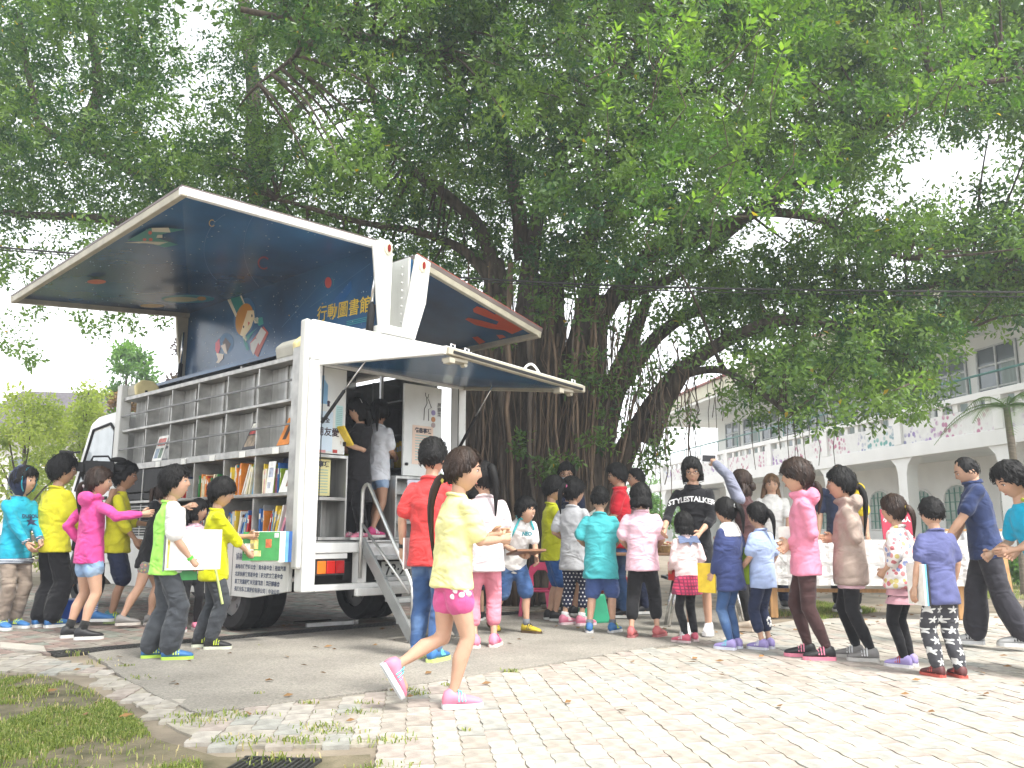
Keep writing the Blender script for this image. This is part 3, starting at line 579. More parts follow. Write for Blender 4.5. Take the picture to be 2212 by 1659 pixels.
flat(tgp, 'mural', [('#b8502c', [[(1480, 1015), (1560, 1010), (1760, 1050), (1790, 1066), (1650, 1050)], [(1310, 1058), (1370, 1060), (1380, 1070), (1320, 1070)]]), ('#6a7a3a', [[(1120, 962), (1230, 975), (1230, 980), (1120, 968)]])], lambda x, y: tgq(*z2(x, y)), (0, 0, -.001))
# ---- inside: cabinets, boards, inner shelves
m_board = mat('white_board', (.72, .74, .72), .25, var=.05)
def board(x0, x1, z0_, z1_, y=.03):
    return box('notice_board', x0, x1, y, y + .03, z0_, z1_, m_board, bev=.004)
bl = board(.137, .475, 1.66, 2.47); br_ = board(1.19, 1.70, 1.50, 2.44)
box('door_knob', .45, .47, .0, .03, 1.74, 1.78, m_dark, bl); box('door_knob', 1.21, 1.235, .0, .03, 1.60, 1.63, m_dark, br_)
def poster(x0, x1, z0_, z1_, y, col, par, lines=(), title=None, tcol=(.08, .2, .12), lcol=(.45, .2, .15)):
    p = MB().box(x0, x1, y - .002, y, z0_, z1_).build('poster', mat('poster_' + col, srgb(col), .6, var=.06, scale=3), par)
    if title: place(link('lettering', text_mesh(title[0], title[1], mat('poster_title', tcol), bold=.002), p), (x0 + title[2], y - .0035, title[3]), (1, 0, 0), (0, 0, 1))
    b = MB()
    for (a, b_, z, h) in lines:
        x = a
        while x < b_: b.box(x, x + h * .7, y - .0035, y - .0032, z, z + h); x += h
    if lines: b.build('print_line', mat('poster_print', lcol, .6), p, kind='stuff')
    return p
poster(.145, .33, 1.68, 2.05, .029, '#cfe0ee', bl, title=('安全', .05, .05, 1.95), tcol=(.05, .05, .07))
place(link('lettering', text_mesh('朋友愛', .085, mat('ink_dark', (.05, .03, .05)), bold=.002), bl), (.15, .0255, 1.83), (1, 0, 0), (0, 0, 1))
poster(.36, .44, 1.88, 2.12, .029, '#bfe0e0', bl, [(.37, .43, z, .008) for z in np.arange(1.90, 2.10, .018)], lcol=(.3, .5, .5))
def bottle(par, x, z, s, col):
    b = MB(); b.prism([(x + s * a, z + s * c) for a, c in ((-.09, 0), (.09, 0), (.09, .26), (.03, .33), (.03, .38), (-.03, .38), (-.03, .33), (-.09, .26))], .0275, .0285, 'xz'); b.build('poster_picture', mat('pic_' + col, srgb(col)), par)
bottle(bl, .20, 2.12, .7, '#7fa8c8')
q = MB(); q.prism([(.275 + .018 * math.cos(t), 2.135 + .02 * math.sin(t)) for t in np.linspace(0, 3.14, 9)], .026, .028, 'xz'); q.box(.262, .288, .0262, .0278, 2.10, 2.135); q.build('poster_picture', mat('ink_dark', ()), bl)
box('poster_picture', .34, .39, .026, .029, 1.67, 1.70, mat('sticker_red', (.5, .06, .05)), bl, 0); box('poster_picture', .15, .26, .026, .029, 1.665, 1.69, mat('sticker_pink', (.6, .3, .3)), bl, 0)
poster(1.30, 1.58, 1.62, 2.02, .029, '#ead2c0', br_, [(1.34, 1.55, z, .012) for z in np.arange(1.66, 1.93, .028)], ('借書事項', .055, .03, 1.95), lcol=(.55, .2, .2))
q = MB(); q.tube([(1.45, .026, 2.08), (1.455, .026, 2.2), (1.49, .026, 2.26), (1.48, .026, 2.33), (1.51, .026, 2.3), (1.55, .026, 2.22), (1.51, .026, 2.2), (1.515, .026, 2.08)], .004, 5); q.tube([(1.47, .026, 2.33), (1.465, .026, 2.37)], .004, 5); q.tube([(1.50, .026, 2.32), (1.51, .026, 2.36)], .004, 5); q.build('poster_picture', mat('ink_grey', (.2, .2, .2)), br_)
for z, c in ((2.17, '#9a90c0'), (2.10, '#c08a60'), (2.04, '#b0a0a0')):
    MB().cyl((1.58, .0275, z), (0, 1, 0), .028, .003, 18).build('poster_picture', mat('dot_' + c, srgb(c)), br_)
place(link('lettering', text_mesh('閱\n讀\n樂', .05, mat('ink_grey', ()), bold=.001), br_), (1.635, .0265, 2.24), (1, 0, 0), (0, 0, 1))
def cabinet(x0, x1, z0_, z1_, mid, dep=.34, nm='cabinet'):
    c_ = empty(nm); c_.parent = truck; t = .018
    for nm2, a in (('side_panel', (x0, x0 + t, .03, dep, z0_, z1_)), ('side_panel', (x1 - t, x1, .03, dep, z0_, z1_)), ('top_panel', (x0 + t, x1 - t, .03, dep, z1_ - t * 1.6, z1_)), ('bottom_panel', (x0 + t, x1 - t, .03, dep, z0_, z0_ + t * 1.5)), ('back_panel', (x0 + t, x1 - t, dep - .01, dep, z0_ + t * 1.5, z1_ - t * 1.6))):
        box(nm2, *a, m_steel, c_, .002)
    for z in mid: box('shelf_board', x0 + t, x1 - t, .032, dep - .011, z - .03, z, m_steeld, c_, .002)
    return c_
ca = cabinet(.137, .52, .868, 1.652, [1.26]); poster(.16, .385, 1.275, 1.615, .12, '#ece3a4', ca, [(.18, .36, z, .010) for z in np.arange(1.30, 1.52, .026)], ('會事項', .06, .03, 1.545), lcol=(.4, .35, .25))
cb = cabinet(1.10, 1.80, .868, 1.495, [1.05, 1.20, 1.34]); poster(1.24, 1.5, 1.30, 1.46, .02, '#e4e2f0', cb, [(1.26, 1.48, z, .012) for z in (1.33, 1.37, 1.41)], lcol=(.2, .2, .3))
ins = empty('inner_shelving'); ins.parent = truck
m_dst = mat('dull_steel', (.20, .20, .19), .55, .5, var=.25)
for z in (.90, 1.27, 1.62, 1.98, 2.35): box('shelf_board', 1.52, 1.90, .36, 4.1, z - .02, z, m_dst, ins, 0)
for y in (.37, 1.0, 1.7, 2.4, 3.1, 4.08): box('divider', 1.525, 1.90, y - .01, y + .01, .90, 2.6, m_dst, ins, 0)
box('back_panel', 1.90, 1.92, .35, 4.12, .87, 2.70, m_dst, ins, 0)
box('ceiling_lining', .32, 1.9, .1, 4.1, 2.74, 2.78, m_blue, truck, 0); box('ceiling_batten', .35, 1.88, 1.8, 1.84, 2.66, 2.735, m_steeld, truck, 0); box('ceiling_batten', 1.1, 1.13, .3, .33, 2.0, 2.73, m_alu, truck, 0)
# ---- cab
cab = empty('cab'); cab.parent = truck; cab.location = (0, -.06, .10)
prof = [(4.26, .55), (4.26, 2.28), (4.45, 2.36), (5.0, 2.34), (5.25, 2.26), (5.75, 1.42), (5.86, 1.25), (5.88, .55), (5.55, .45), (5.50, .75), (5.15, .86), (4.80, .75), (4.75, .5)]
MB().prism(prof, .06, 1.90, 'yz').build('cab_shell', m_white, cab, bev=.05)
for x, s in ((.052, -1), (1.908, 1)):
    sw = MB().prism([(4.42, 1.42), (4.42, 2.08), (4.55, 2.16), (5.05, 2.12), (5.48, 1.42)], x - .004, x + .004, 'yz').build('side_window', mat('sky_reflection_glass', (.42, .46, .48), .06, spec=.6), cab)  # pale base colour of the pane stands in for the reflected white sky
    MB().tube([(x + s * .006, a, b) for a, b in ((4.38, 1.38), (4.38, 2.10), (4.54, 2.20), (5.08, 2.16), (5.54, 1.38), (4.38, 1.38))], .018, 6).build('window_seal', m_black, sw)
    MB().box(x - .012, x + .012, 4.5, 4.66, 1.24, 1.28).build('door_handle', m_black, cab, bev=.004)
    mr = MB().box(x + s * .12 - .09, x + s * .12 + .09, 5.62, 5.68, 1.55, 1.92).build('mirror', m_black, cab, bev=.02); MB().tube([(x, 5.5, 1.9), (x + s * .12, 5.66, 1.88)], .012, 6).build('mirror_arm', m_black, mr)
MB().hexa([(.2, 5.30, 2.19), (1.76, 5.30, 2.19), (1.80, 5.735, 1.46), (.16, 5.735, 1.46), (.2, 5.315, 2.20), (1.76, 5.315, 2.20), (1.80, 5.755, 1.465), (.16, 5.755, 1.465)]).build('windscreen', m_glass, cab)
for x in (.25, 1.45): box('headlamp', x, x + .28, 5.86, 5.90, .78, .95, mat('headlamp_glass', (.6, .62, .62), .1), cab, .01)
box('front_bumper', .08, 1.88, 5.86, 5.95, .42, .66, m_whited, cab, .02)
# ================================================================== folding steps
stp = empty('folding_steps', tuple(twor(0, 0, 0)), TYAW, label='grey metal folding steps with tubular handrail at the truck doorway', cat='steps')
m_stp = mat('step_grey', (.36, .37, .37), .5, .5, var=.15)
def stz(t): return (-.10 - .68 * t, .80 - .78 * t)
for x in (.62, 1.18):
    y0, z0_ = stz(0); y1, z1_ = stz(1.0)
    MB().hexa([(x, y0, z0_ - .06), (x + .03, y0, z0_ - .06), (x + .03, y1, z1_ - .02), (x, y1, z1_ - .02), (x, y0, z0_ + .09), (x + .03, y0, z0_ + .09), (x + .03, y1 - .04, z1_ + .09), (x, y1 - .04, z1_ + .09)]).build('stringer', m_stp, stp, bev=.004)
for k in range(4):
    y, z = stz(.12 + .235 * k); MB().box(.651, 1.179, y - .11, y + .09, z - .015, z + .02).build('tread', m_stp, stp, bev=.004)
for x in (.605, 1.225):
    pts = [(x, -.09, .52), (x, -.09, .9), (x, -.10, 1.30)] + [(x, -.10 - .07 * (1 - math.cos(a)), 1.30 + .08 * math.sin(a)) for a in np.linspace(0, 1.9, 6)[1:]] + [(x, -.50, .95), (x, -.80, .55), (x, -.84, .48), (x, -.85, .40), (x, -.85, .02)]
    MB().tube(pts, .018, 10).build('handrail', m_alu, stp, smooth=True)
    MB().tube([(x, -.10, 1.02), (x, -.80, .42)], .012, 8).build('mid_rail', m_alu, stp, smooth=True)
MB().box(.66, 1.18, -.14, -.06, .72, .80).build('hook_bar', m_alu, stp)
# ================================================================== TREES
m_bark = mat('banyan_bark', (0.088, 0.070, 0.055), 0.9, var=0.55, scale=5, streak=(3, 3, .5), bump=0.9, bscale=28)
m_root = mat('root_bark', (0.17, 0.12, 0.083), 0.9, var=0.4, scale=6, streak=(4, 4, .4), bump=0.7, bscale=40)
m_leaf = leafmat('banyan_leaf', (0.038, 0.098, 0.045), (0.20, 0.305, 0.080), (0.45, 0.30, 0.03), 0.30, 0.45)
m_leafy = leafmat('sunlit_leaf', (0.07, 0.15, 0.035), (0.22, 0.34, 0.07), (0.5, 0.35, 0.04), 0.4, 0.5)  # lit copy of the banyan leaf, sunlight put into the lighter greens
def P3(x, y, Y): return Vector(atY(x, y, Y))
def smoothline(pts, k=4):
    pts = [np.array(p, float) for p in pts]; out = []
    for i in range(len(pts) - 1):
        p0_, p1_, p2_, p3_ = pts[max(i - 1, 0)], pts[i], pts[i + 1], pts[min(i + 2, len(pts) - 1)]
        for j in range(k):
            t = j / k; out.append(.5 * ((2 * p1_) + (-p0_ + p2_) * t + (2 * p0_ - 5 * p1_ + 4 * p2_ - p3_) * t * t + (-p0_ + 3 * p1_ - 3 * p2_ + p3_) * t ** 3))
    out.append(pts[-1]); return out
def limb(name, par, pts, r0, r1, n=10, m=None, wob=.03):
    L = smoothline(pts, 5); k = len(L); q = []
    for i, p in enumerate(L): q.append(p + np.array([noise.noise((p[0] * 2, p[2] * 2, 3)), noise.noise((p[1] * 2, p[2] * 2, 5)), 0]) * wob)
    rr = [(r0 + (r1 - r0) * (i / (k - 1)) ** .8) * (1 + .12 * noise.noise((i * .7, r0 * 50, 0))) for i in range(k)]
    MB().tube(q, rr, n).build(name, m or m_bark, par, smooth=True); return q
def leaf_cloud(centers, radii, nshoot, nleaf, size, tintc, seed=1, flat=.7, droop=0.0):
    rg = np.random.default_rng(seed); C = np.repeat(np.asarray(centers), nshoot, 0); Rr = np.repeat(np.asarray(radii), nshoot); n = len(C)
    d = rg.normal(size=(n, 3)); d /= np.linalg.norm(d, axis=1)[:, None]; rad = rg.uniform(.25, 1, n) ** .6
    sc = C + d * (Rr * rad)[:, None] * np.array([1, 1, flat]); ax = d + rg.normal(0, .5, (n, 3)) + np.array([0, 0, .25 - droop]); ax /= np.linalg.norm(ax, axis=1)[:, None]
    up = np.array([0, 0, 1.0]) + rg.normal(0, .1, (n, 3)); e1 = np.cross(ax, up); e1 /= np.linalg.norm(e1, axis=1)[:, None] + 1e-9; e2 = np.cross(ax, e1)
    st = np.repeat(np.repeat(np.asarray(tintc), nshoot) + rg.normal(0, .13, n), nleaf)
    m = n * nleaf; A = np.repeat(ax, nleaf, 0); E1 = np.repeat(e1, nleaf, 0); E2 = np.repeat(e2, nleaf, 0); B = np.repeat(sc, nleaf, 0)
    k = np.tile(np.arange(nleaf), n); phi = k * 2.4 + np.repeat(rg.uniform(0, 6.3, n), nleaf); al = .5 + .9 * (1 - k / nleaf) + rg.normal(0, .15, m)
    rdir = E1 * np.cos(phi)[:, None] + E2 * np.sin(phi)[:, None]; ld = A * np.cos(al)[:, None] + rdir * np.sin(al)[:, None]; ld[:, 2] -= .18 + droop
    ld /= np.linalg.norm(ld, axis=1)[:, None]; ln = size * rg.uniform(.7, 1.15, m); base = B + A * ((k / nleaf - .5) * size * 2.2)[:, None] + ld * (size * .15)
    nr = np.cross(ld, np.cross(A, ld)); nr += rg.normal(0, .35, (m, 3)); sd_ = np.cross(ld, nr); sd_ /= np.linalg.norm(sd_, axis=1)[:, None] + 1e-9; nv = np.cross(sd_, ld)
    wd = ln * rg.uniform(.20, .27, m); mid = base + ld * (ln * .55)[:, None]
    V = np.stack([base, mid - sd_ * wd[:, None] + nv * (wd * .35)[:, None], base + ld * ln[:, None] - nv * (ln * .08)[:, None], mid + sd_ * wd[:, None] + nv * (wd * .35)[:, None]], 1).reshape(-1, 3)
    F = (np.arange(m)[:, None] * 4 + np.array([[0, 1, 2, 0, 2, 3]])).reshape(-1, 3)
    tint = np.clip(st + rg.normal(0, .10, m), 0, .92); tint[rg.uniform(0, 1, m) < .0025] = 1.0
    return V, F, np.repeat(tint, 4)
# ---- the great banyan
ban = empty('banyan_tree', (0.7, 12.6, 0), label='huge banyan with hanging aerial roots spreading over the yard', cat='tree')
def bl_(p): return np.array(p) - np.array([0.7, 12.6, 0])
def BL(*pts): return [bl_(P3(x, y, Y)) for x, y, Y in pts]
stems = [ # fused stems of the trunk: x, y, depth
    ([(1010, 1290, 12.2), (1015, 1100, 12.3), (1030, 900, 12.4), (1050, 740, 12.5), (1060, 600, 12.6)], .30, .20), ([(1060, 1300, 12.0), (1062, 1100, 12.2), (1075, 900, 12.4), (1085, 700, 12.6), (1075, 560, 12.8)], .34, .20),
    ([(1110, 1300, 12.3), (1115, 1080, 12.4), (1120, 880, 12.5), (1135, 700, 12.6), (1150, 520, 12.8)], .36, .22), ([(1165, 1295, 11.9), (1165, 1080, 12.1), (1175, 880, 12.4), (1190, 700, 12.6), (1205, 560, 12.8)], .36, .24),
    ([(1215, 1295, 12.2), (1215, 1080, 12.3), (1225, 900, 12.5), (1250, 740, 12.7), (1290, 560, 12.9)], .38, .22), ([(1265, 1290, 12.0), (1270, 1100, 12.2), (1290, 960, 12.4), (1340, 800, 12.6), (1400, 640, 12.8)], .30, .18),
    ([(1300, 1285, 12.4), (1305, 1130, 12.5), (1340, 1000, 12.6), (1400, 880, 12.6), (1470, 780, 12.6)], .24, .15), ([(1140, 1300, 12.9), (1140, 1000, 13.0), (1150, 760, 13.0), (1165, 600, 13.1)], .5, .3), ([(1230, 1300, 12.9), (1235, 1000, 13.0), (1270, 780, 13.0), (1300, 640, 13.1)], .5, .26)]
tk = MB()
for pts, r0, r1 in stems:
    L = smoothline(BL(*pts), 8); k = len(L); n = 14; vs = []
    for i, p in enumerate(L):
        t = i / (k - 1); r_ = (r0 + (r1 - r0) * t) * (1 - .55 * max(0, t - .55) / .45) + .12 * max(0, .15 - t) / .15
        for j in range(n):
            a = 2 * math.pi * j / n; rr = r_ * (1 + .22 * noise.noise((math.cos(a) * 2 + pts[0][0], math.sin(a) * 2, p[2] * .45)) + .10 * noise.noise((math.cos(a) * 5, math.sin(a) * 5 + pts[0][0], p[2] * 1.2)))
            vs.append(p + np.array([math.cos(a), math.sin(a), 0]) * rr)
    tk.add(vs, [(i * n + j, i * n + (j + 1) % n, (i + 1) * n + (j + 1) % n, (i + 1) * n + j) for i in range(k - 1) for j in range(n)])
tk.build('trunk', m_bark, ban, smooth=True)
limbs = [ # main limbs
    [(1400, 960, 12.4), (1470, 810, 12.2), (1590, 725, 11.8), (1720, 690, 11.4), (1850, 720, 11.0), (2000, 800, 10.6)], [(1330, 850, 12.5), (1450, 700, 12.6), (1620, 640, 12.6), (1850, 640, 12.4), (2100, 600, 12)], [(1290, 700, 12.6), (1380, 570, 12.4), (1500, 510, 12), (1640, 455, 11.4), (1790, 350, 10.8), (1900, 260, 10.2)],
    [(1180, 640, 12.7), (1290, 500, 12.4), (1340, 420, 12), (1360, 330, 11.6), (1470, 200, 11)], [(1150, 560, 12.8), (1170, 430, 12.6), (1250, 260, 12.2), (1340, 170, 11.8), (1390, 60, 11.4), (1380, -120, 11)], [(1130, 560, 12.8), (1110, 400, 12.6), (1075, 260, 12.2), (1040, 170, 11.8), (950, 120, 11.2), (700, 60, 10.4), (520, 20, 10)],
    [(1070, 640, 12.6), (1040, 500, 12.8), (960, 420, 13), (860, 330, 13), (800, 180, 12.6), (760, -60, 12)], [(1060, 600, 12.6), (1000, 540, 12.6), (900, 500, 12.6), (780, 480, 12.4), (600, 430, 12.2)], [(1075, 170, 11.8), (1080, 60, 11.6), (1130, -100, 11.2)], [(1340, 640, 12.8), (1480, 580, 13.2), (1700, 380, 13.6), (1760, 200, 13.8), (1800, 0, 14)],
    [(1640, 455, 11.4), (1760, 470, 11), (1850, 520, 10.8), (1960, 560, 10.6)], [(1250, 560, 13), (1290, 420, 13.4), (1250, 200, 13.6), (1200, 20, 13.8)], [(1470, 810, 12.2), (1560, 800, 11.6), (1660, 860, 11), (1700, 900, 10.8)], [(1130, 300, 12.6), (1240, 130, 12.8), (1280, 20, 13)], [(1850, 640, 12.4), (1960, 700, 12), (2080, 720, 11.6)],
    [(1900, 260, 10.2), (2020, 200, 9.8), (2250, 160, 9.4)], [(1390, 60, 11.4), (1500, 20, 10.6), (1600, -60, 10)], [(700, 60, 10.4), (640, 120, 10.2), (560, 180, 10.2)]]
LP = []
for i, pts in enumerate(limbs):
    r0 = .8 * [.19, .16, .19, .16, .17, .17, .17, .13, .09, .13, .1, .11, .09, .08, .09, .09, .08, .06][i]
    LP += limb('limb', ban, BL(*pts), r0, r0 * .28)
LP = np.array(LP)
# aerial roots: some free, some grown into props
rs = random.Random(11)
for k in range(150):
    x = rs.choice([rs.uniform(995, 1330), rs.uniform(1010, 1300), rs.uniform(1300, 1500)]); Y = rs.uniform(11.2, 12.3); y0 = rs.uniform(560, 900) if x < 1330 else rs.uniform(700, 850)
    full = x < 1300 and rs.random() < .62; y1 = rs.uniform(1285, 1310) if full else y0 + rs.uniform(90, 330)
    a, b = P3(x, y0, Y), P3(x + rs.uniform(-12, 12), y1, Y)
    if full: b.z = -.03
    b.x = a.x + rs.uniform(-.08, .08); b.y = a.y + rs.uniform(-.05, .05)
    r_ = rs.choice([.006, .008, .010, .014, .02, .036]) if full else rs.choice([.005, .007, .01]); nseg = 9
    pts = [a.lerp(b, t / nseg) + Vector((rs.gauss(0, .025), rs.gauss(0, .02), 0)) for t in range(nseg + 1)]
    MB().tube([bl_(p) for p in pts], [r_ * (1.1 - .4 * t / nseg) + (.02 * (t == nseg) if full else 0) for t in range(nseg + 1)], 6 if r_ < .03 else 8).build('aerial_root', m_root if rs.random() < .6 else m_bark, ban, smooth=True)
for k in range(16):   # diagonal strap roots hugging the limb
    x = rs.uniform(1150, 1330); y = rs.uniform(760, 980); Y = rs.uniform(11.6, 12.1); dx = rs.uniform(30, 110)
    pts = [P3(x + dx * t, y + 260 * (1 - t) - 160 * t + 30 * math.sin(3 * t + k), Y) for t in np.linspace(0, 1, 7)]
    MB().tube([bl_(p) for p in pts], [rs.choice([.01, .014, .02])] * 7, 6).build('aerial_root', m_root, ban, smooth=True)
for k in range(40):   # strings hanging from the right limb and the far crown
    x = rs.uniform(1380, 1800); y0 = rs.uniform(730, 850); Y = rs.uniform(10.8, 12.5); a = P3(x, y0, Y); ln = rs.uniform(.4, 1.6)
    MB().tube([bl_(a + Vector((rs.gauss(0, .02), 0, -ln * t / 5))) for t in range(6)], .005, 5).build('aerial_root', m_bark, ban)
# crown blobs: sampled through the crown's depth, thinned where the sky shows
GAPS = [([(320, -90), (540, -90), (500, 60), (465, 150), (470, 250), (392, 290), (340, 210), (365, 100)], 1.0), ([(1920, 285), (2300, 250), (2300, 450), (2080, 480), (1880, 450)], .93), ([(1540, 430), (1760, 400), (1840, 480), (1640, 570), (1520, 540)], .8), ([(1480, 720), (1660, 700), (1600, 830), (1480, 850)], .75),
        ([(-100, 560), (60, 600), (200, 640), (420, 680), (420, 900), (-100, 900)], 1.0), ([(-60, 440), (240, 470), (190, 600), (-60, 640)], .7), ([(590, 240), (690, 170), (780, 260), (730, 350)], .75), ([(1150, 440), (1240, 420), (1240, 560), (1180, 580)], .55), ([(1840, 560), (2000, 520), (2040, 600), (1880, 640)], .5),
        ([(1350, 560), (1440, 520), (1480, 700), (1380, 700)], .55), ([(110, 180), (260, 170), (290, 260), (160, 280)], .85), ([(780, 200), (850, 150), (870, 260), (800, 300)], .3), ([(1370, 50), (1440, 40), (1430, 130), (1380, 120)], .6)]
LOW = [(-200, 640), (0, 620), (60, 560), (200, 560), (330, 500), (560, 520), (800, 600), (1000, 660), (1080, 640), (1300, 630), (1480, 680), (1500, 760), (1600, 880), (1700, 930), (1900, 900), (2020, 860), (2060, 720), (2400, 700)]
def lowy(x): return float(np.interp(x, [p[0] for p in LOW], [p[1] for p in LOW]))
def crown(seed, xr, par, off, nlayer, nsh, nlf, size, name, label=None, ycut=-170):
    rg = random.Random(seed); C = []; Rd = []; T = []
    y = ycut
    while y < 950:
        x = xr[0]
        while x < xr[1]:
            for k in range(nlayer):
                px, py = x + rg.uniform(-45, 45), y + rg.uniform(-45, 45)
                if py > lowy(px) - 20: continue
                pr = 1.0
                for poly, a in GAPS:
                    if inpoly(np.array([px]), np.array([py]), poly)[0]: pr = 1 - a
                if px > 1500 and py > 690: pr *= .85
                if rg.random() > pr * .93: continue
                Y = rg.choice([rg.uniform(9.2, 11.5), rg.uniform(9.6, 12), rg.uniform(11.5, 15), rg.uniform(13.5, 18)])
                if px > 1500 and py > 560: Y = rg.uniform(9.8, 13.5)
                if px < 620: Y = rg.uniform(11, 17)
                if 380 < px < 1120 and py > 380: Y = rg.uniform(12.2, 17)
                if px > 1060 and 560 < py < 680: Y = max(Y, rg.uniform(11.2, 13))
                p = atY(px, py, Y)
                if p[2] > 13: continue
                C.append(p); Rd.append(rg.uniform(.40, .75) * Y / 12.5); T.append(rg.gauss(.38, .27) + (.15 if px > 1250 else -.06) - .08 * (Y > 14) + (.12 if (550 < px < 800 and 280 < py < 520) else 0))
            x += 74
        y += 70
    C = np.array(C); V, F, t = leaf_cloud(C - np.array(off), Rd, nsh, nlf, size, T, seed)
    link(name, npmesh(name, V, F, m_leaf, attr=t), par, kind='stuff')
    return C, Rd
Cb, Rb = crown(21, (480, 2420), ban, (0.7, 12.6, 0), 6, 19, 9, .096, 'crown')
# bright near clumps of the sunlit side, and sprigs growing on the trunk
sc_, sr2, st2 = [], [], []; rq = random.Random(3)
for (x0, x1, y0, y1, n_, Y0, Y1) in ((1290, 1780, -40, 200, 40, 6.6, 8.8), (1400, 1800, 200, 470, 34, 7.0, 9.2), (1850, 2260, 40, 250, 34, 7.2, 9.2)):
    for k in range(n_): px, py, Y = rq.uniform(x0, x1), rq.uniform(y0, y1), rq.uniform(Y0, Y1); sc_.append(bl_(P3(px, py, Y))); sr2.append(rq.uniform(.14, .30)); st2.append(rq.gauss(.25, .28))
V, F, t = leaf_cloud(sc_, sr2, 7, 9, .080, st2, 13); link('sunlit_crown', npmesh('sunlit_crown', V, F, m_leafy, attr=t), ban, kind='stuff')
tc2 = [(1270, 790, .32, 11.2), (1300, 830, .3, 11.2), (1240, 820, .26, 11.2), (1210, 1000, .28, 11.1), (1180, 1020, .22, 11.1), (1290, 960, .24, 11.2), (1120, 960, .2, 11.3), (1330, 900, .3, 11.4), (1370, 840, .3, 11.4), (1090, 720, .3, 11.4), (1160, 680, .35, 11.3), (1260, 690, .35, 11.3), (1350, 700, .35, 11.5), (1430, 960, .3, 11.6), (1460, 900, .3, 11.6), (1395, 1000, .25, 11.7), (1060, 660, .35, 11.5), (1210, 640, .4, 11.2), (1400, 640, .4, 11.3), (1440, 700, .38, 11.2), (1480, 640, .4, 11.4), (1380, 760, .3, 11.3), (1500, 760, .3, 11.2), (1420, 800, .28, 11.3), (1540, 680, .35, 11.2), (1350, 600, .4, 11.4)]
V, F, t = leaf_cloud([bl_(P3(x, y, Y)) for x, y, r_, Y in tc2], [q[2] for q in tc2], 14, 8, .095, [.45] * len(tc2), 14); link('trunk_sprigs', npmesh('trunk_sprigs', V, F, m_leaf, attr=t), ban, kind='stuff')
# twigs from limbs to the clumps
tw = MB(); LPw = LP + np.array([0.7, 12.6, 0])
for i in range(0, len(Cb), 2):
    d_ = np.linalg.norm(LPw - Cb[i], axis=1); j = int(np.argmin(d_))
    if d_[j] > 3.2: continue
    a, b = LPw[j], Cb[i]; mid_ = (a + b) / 2 + np.array([0, 0, .15 * d_[j] * random.uniform(-.4, 1)])
    tw.tube([bl_(p) for p in smoothline([a, mid_, b], 3)], [.028, .024, .02, .017, .013, .01, .006], 5)
tw.build('twigs', m_bark, ban, kind='stuff', smooth=True)
# unseen top of the crown that shades the truck and the apron
tc_ = []; rg_ = random.Random(5)
while len(tc_) < 170:
    a = rg_.uniform(0, 6.283); r_ = 10.5 * math.sqrt(rg_.random()); p = np.array([.2 + r_ * math.cos(a), 12.8 + r_ * math.sin(a) * .8, 0]); p[2] = rg_.uniform(8.2, 11.5) - .02 * r_ ** 2
    q = proj(p)
    if 0 < q[0] < 2212 and 0 < q[1] < 1659 or p[1] < 5.5: continue
    tc_.append(p)
for k in range(120): tc_.append(np.array([rg_.uniform(-5.5, 2.5), rg_.uniform(-3.2, 3.2), rg_.uniform(8.4, 10.5)]))  # unseen clumps added above the camera to shade the left foreground
V, F, t = leaf_cloud(np.array(tc_) - np.array([0.7, 12.6, 0]), [1.0] * len(tc_), 26, 6, .17, [.35] * len(tc_), 77); link('crown_top_shade', npmesh('crown_top_shade', V, F, m_leaf, attr=t), ban, kind='stuff')
# the near sunlit sprays: each leaf its own piece
lm_ = []
for m in range(3):
    b = MB(); n = 5; vs = [(0, 0, 0)]; ln, wd = 1.0, .24 + .02 * m
    for s_ in (-1, 1):
        for t in (.2, .45, .7, .9): vs.append((s_ * wd * math.sin(math.pi * (t ** .8)) ** .8, t, .05 * abs(s_) - .10 * t * t))
    vs.append((0, 1, -.12)); vs += [(0, t, -.02 - .10 * t * t) for t in (.2, .45, .7, .9)]
    f = []
    for o_ in (1, 5):
        ch = [0, o_, o_ + 1, o_ + 2, o_ + 3, 9]; sp = [0, 10, 11, 12, 13, 9]
        for i in range(5):
            q = [ch[i], ch[i + 1], sp[i + 1], sp[i]]; q = list(dict.fromkeys(q)); f.append(tuple(q if o_ == 1 else q[::-1]))
    me = b.add(vs, f).mesh('leaf', m_leafy, smooth=True); a_ = me.attributes.new('tint', 'FLOAT', 'POINT'); a_.data.foreach_set('value', [(.25, .55, .85)[m]] * len(me.vertices)); lm_.append(me)
rl = random.Random(9); cnt = 0
sprays = [(1330, 75, 6.6), (1400, 60, 6.5), (1450, 95, 6.4), (1480, 40, 6.5), (1610, 60, 6.3), (1660, 35, 6.2), (1690, 110, 6.3), (1690, 160, 6.4), (1640, 100, 6.4), (1430, 150, 6.8), (1460, 170, 6.7), (1310, 230, 7.0), (1560, 250, 6.7), (1610, 290, 6.6), (1720, 290, 6.6), (1590, 340, 6.7), (1740, 395, 7.0), (1800, 410, 7.0), (1560, 420, 7.1), (1500, 430, 7.1), (1420, 470, 7.2), (1990, 190, 7.0), (2040, 170, 6.9), (2080, 150, 6.8), (1960, 230, 7.0)]
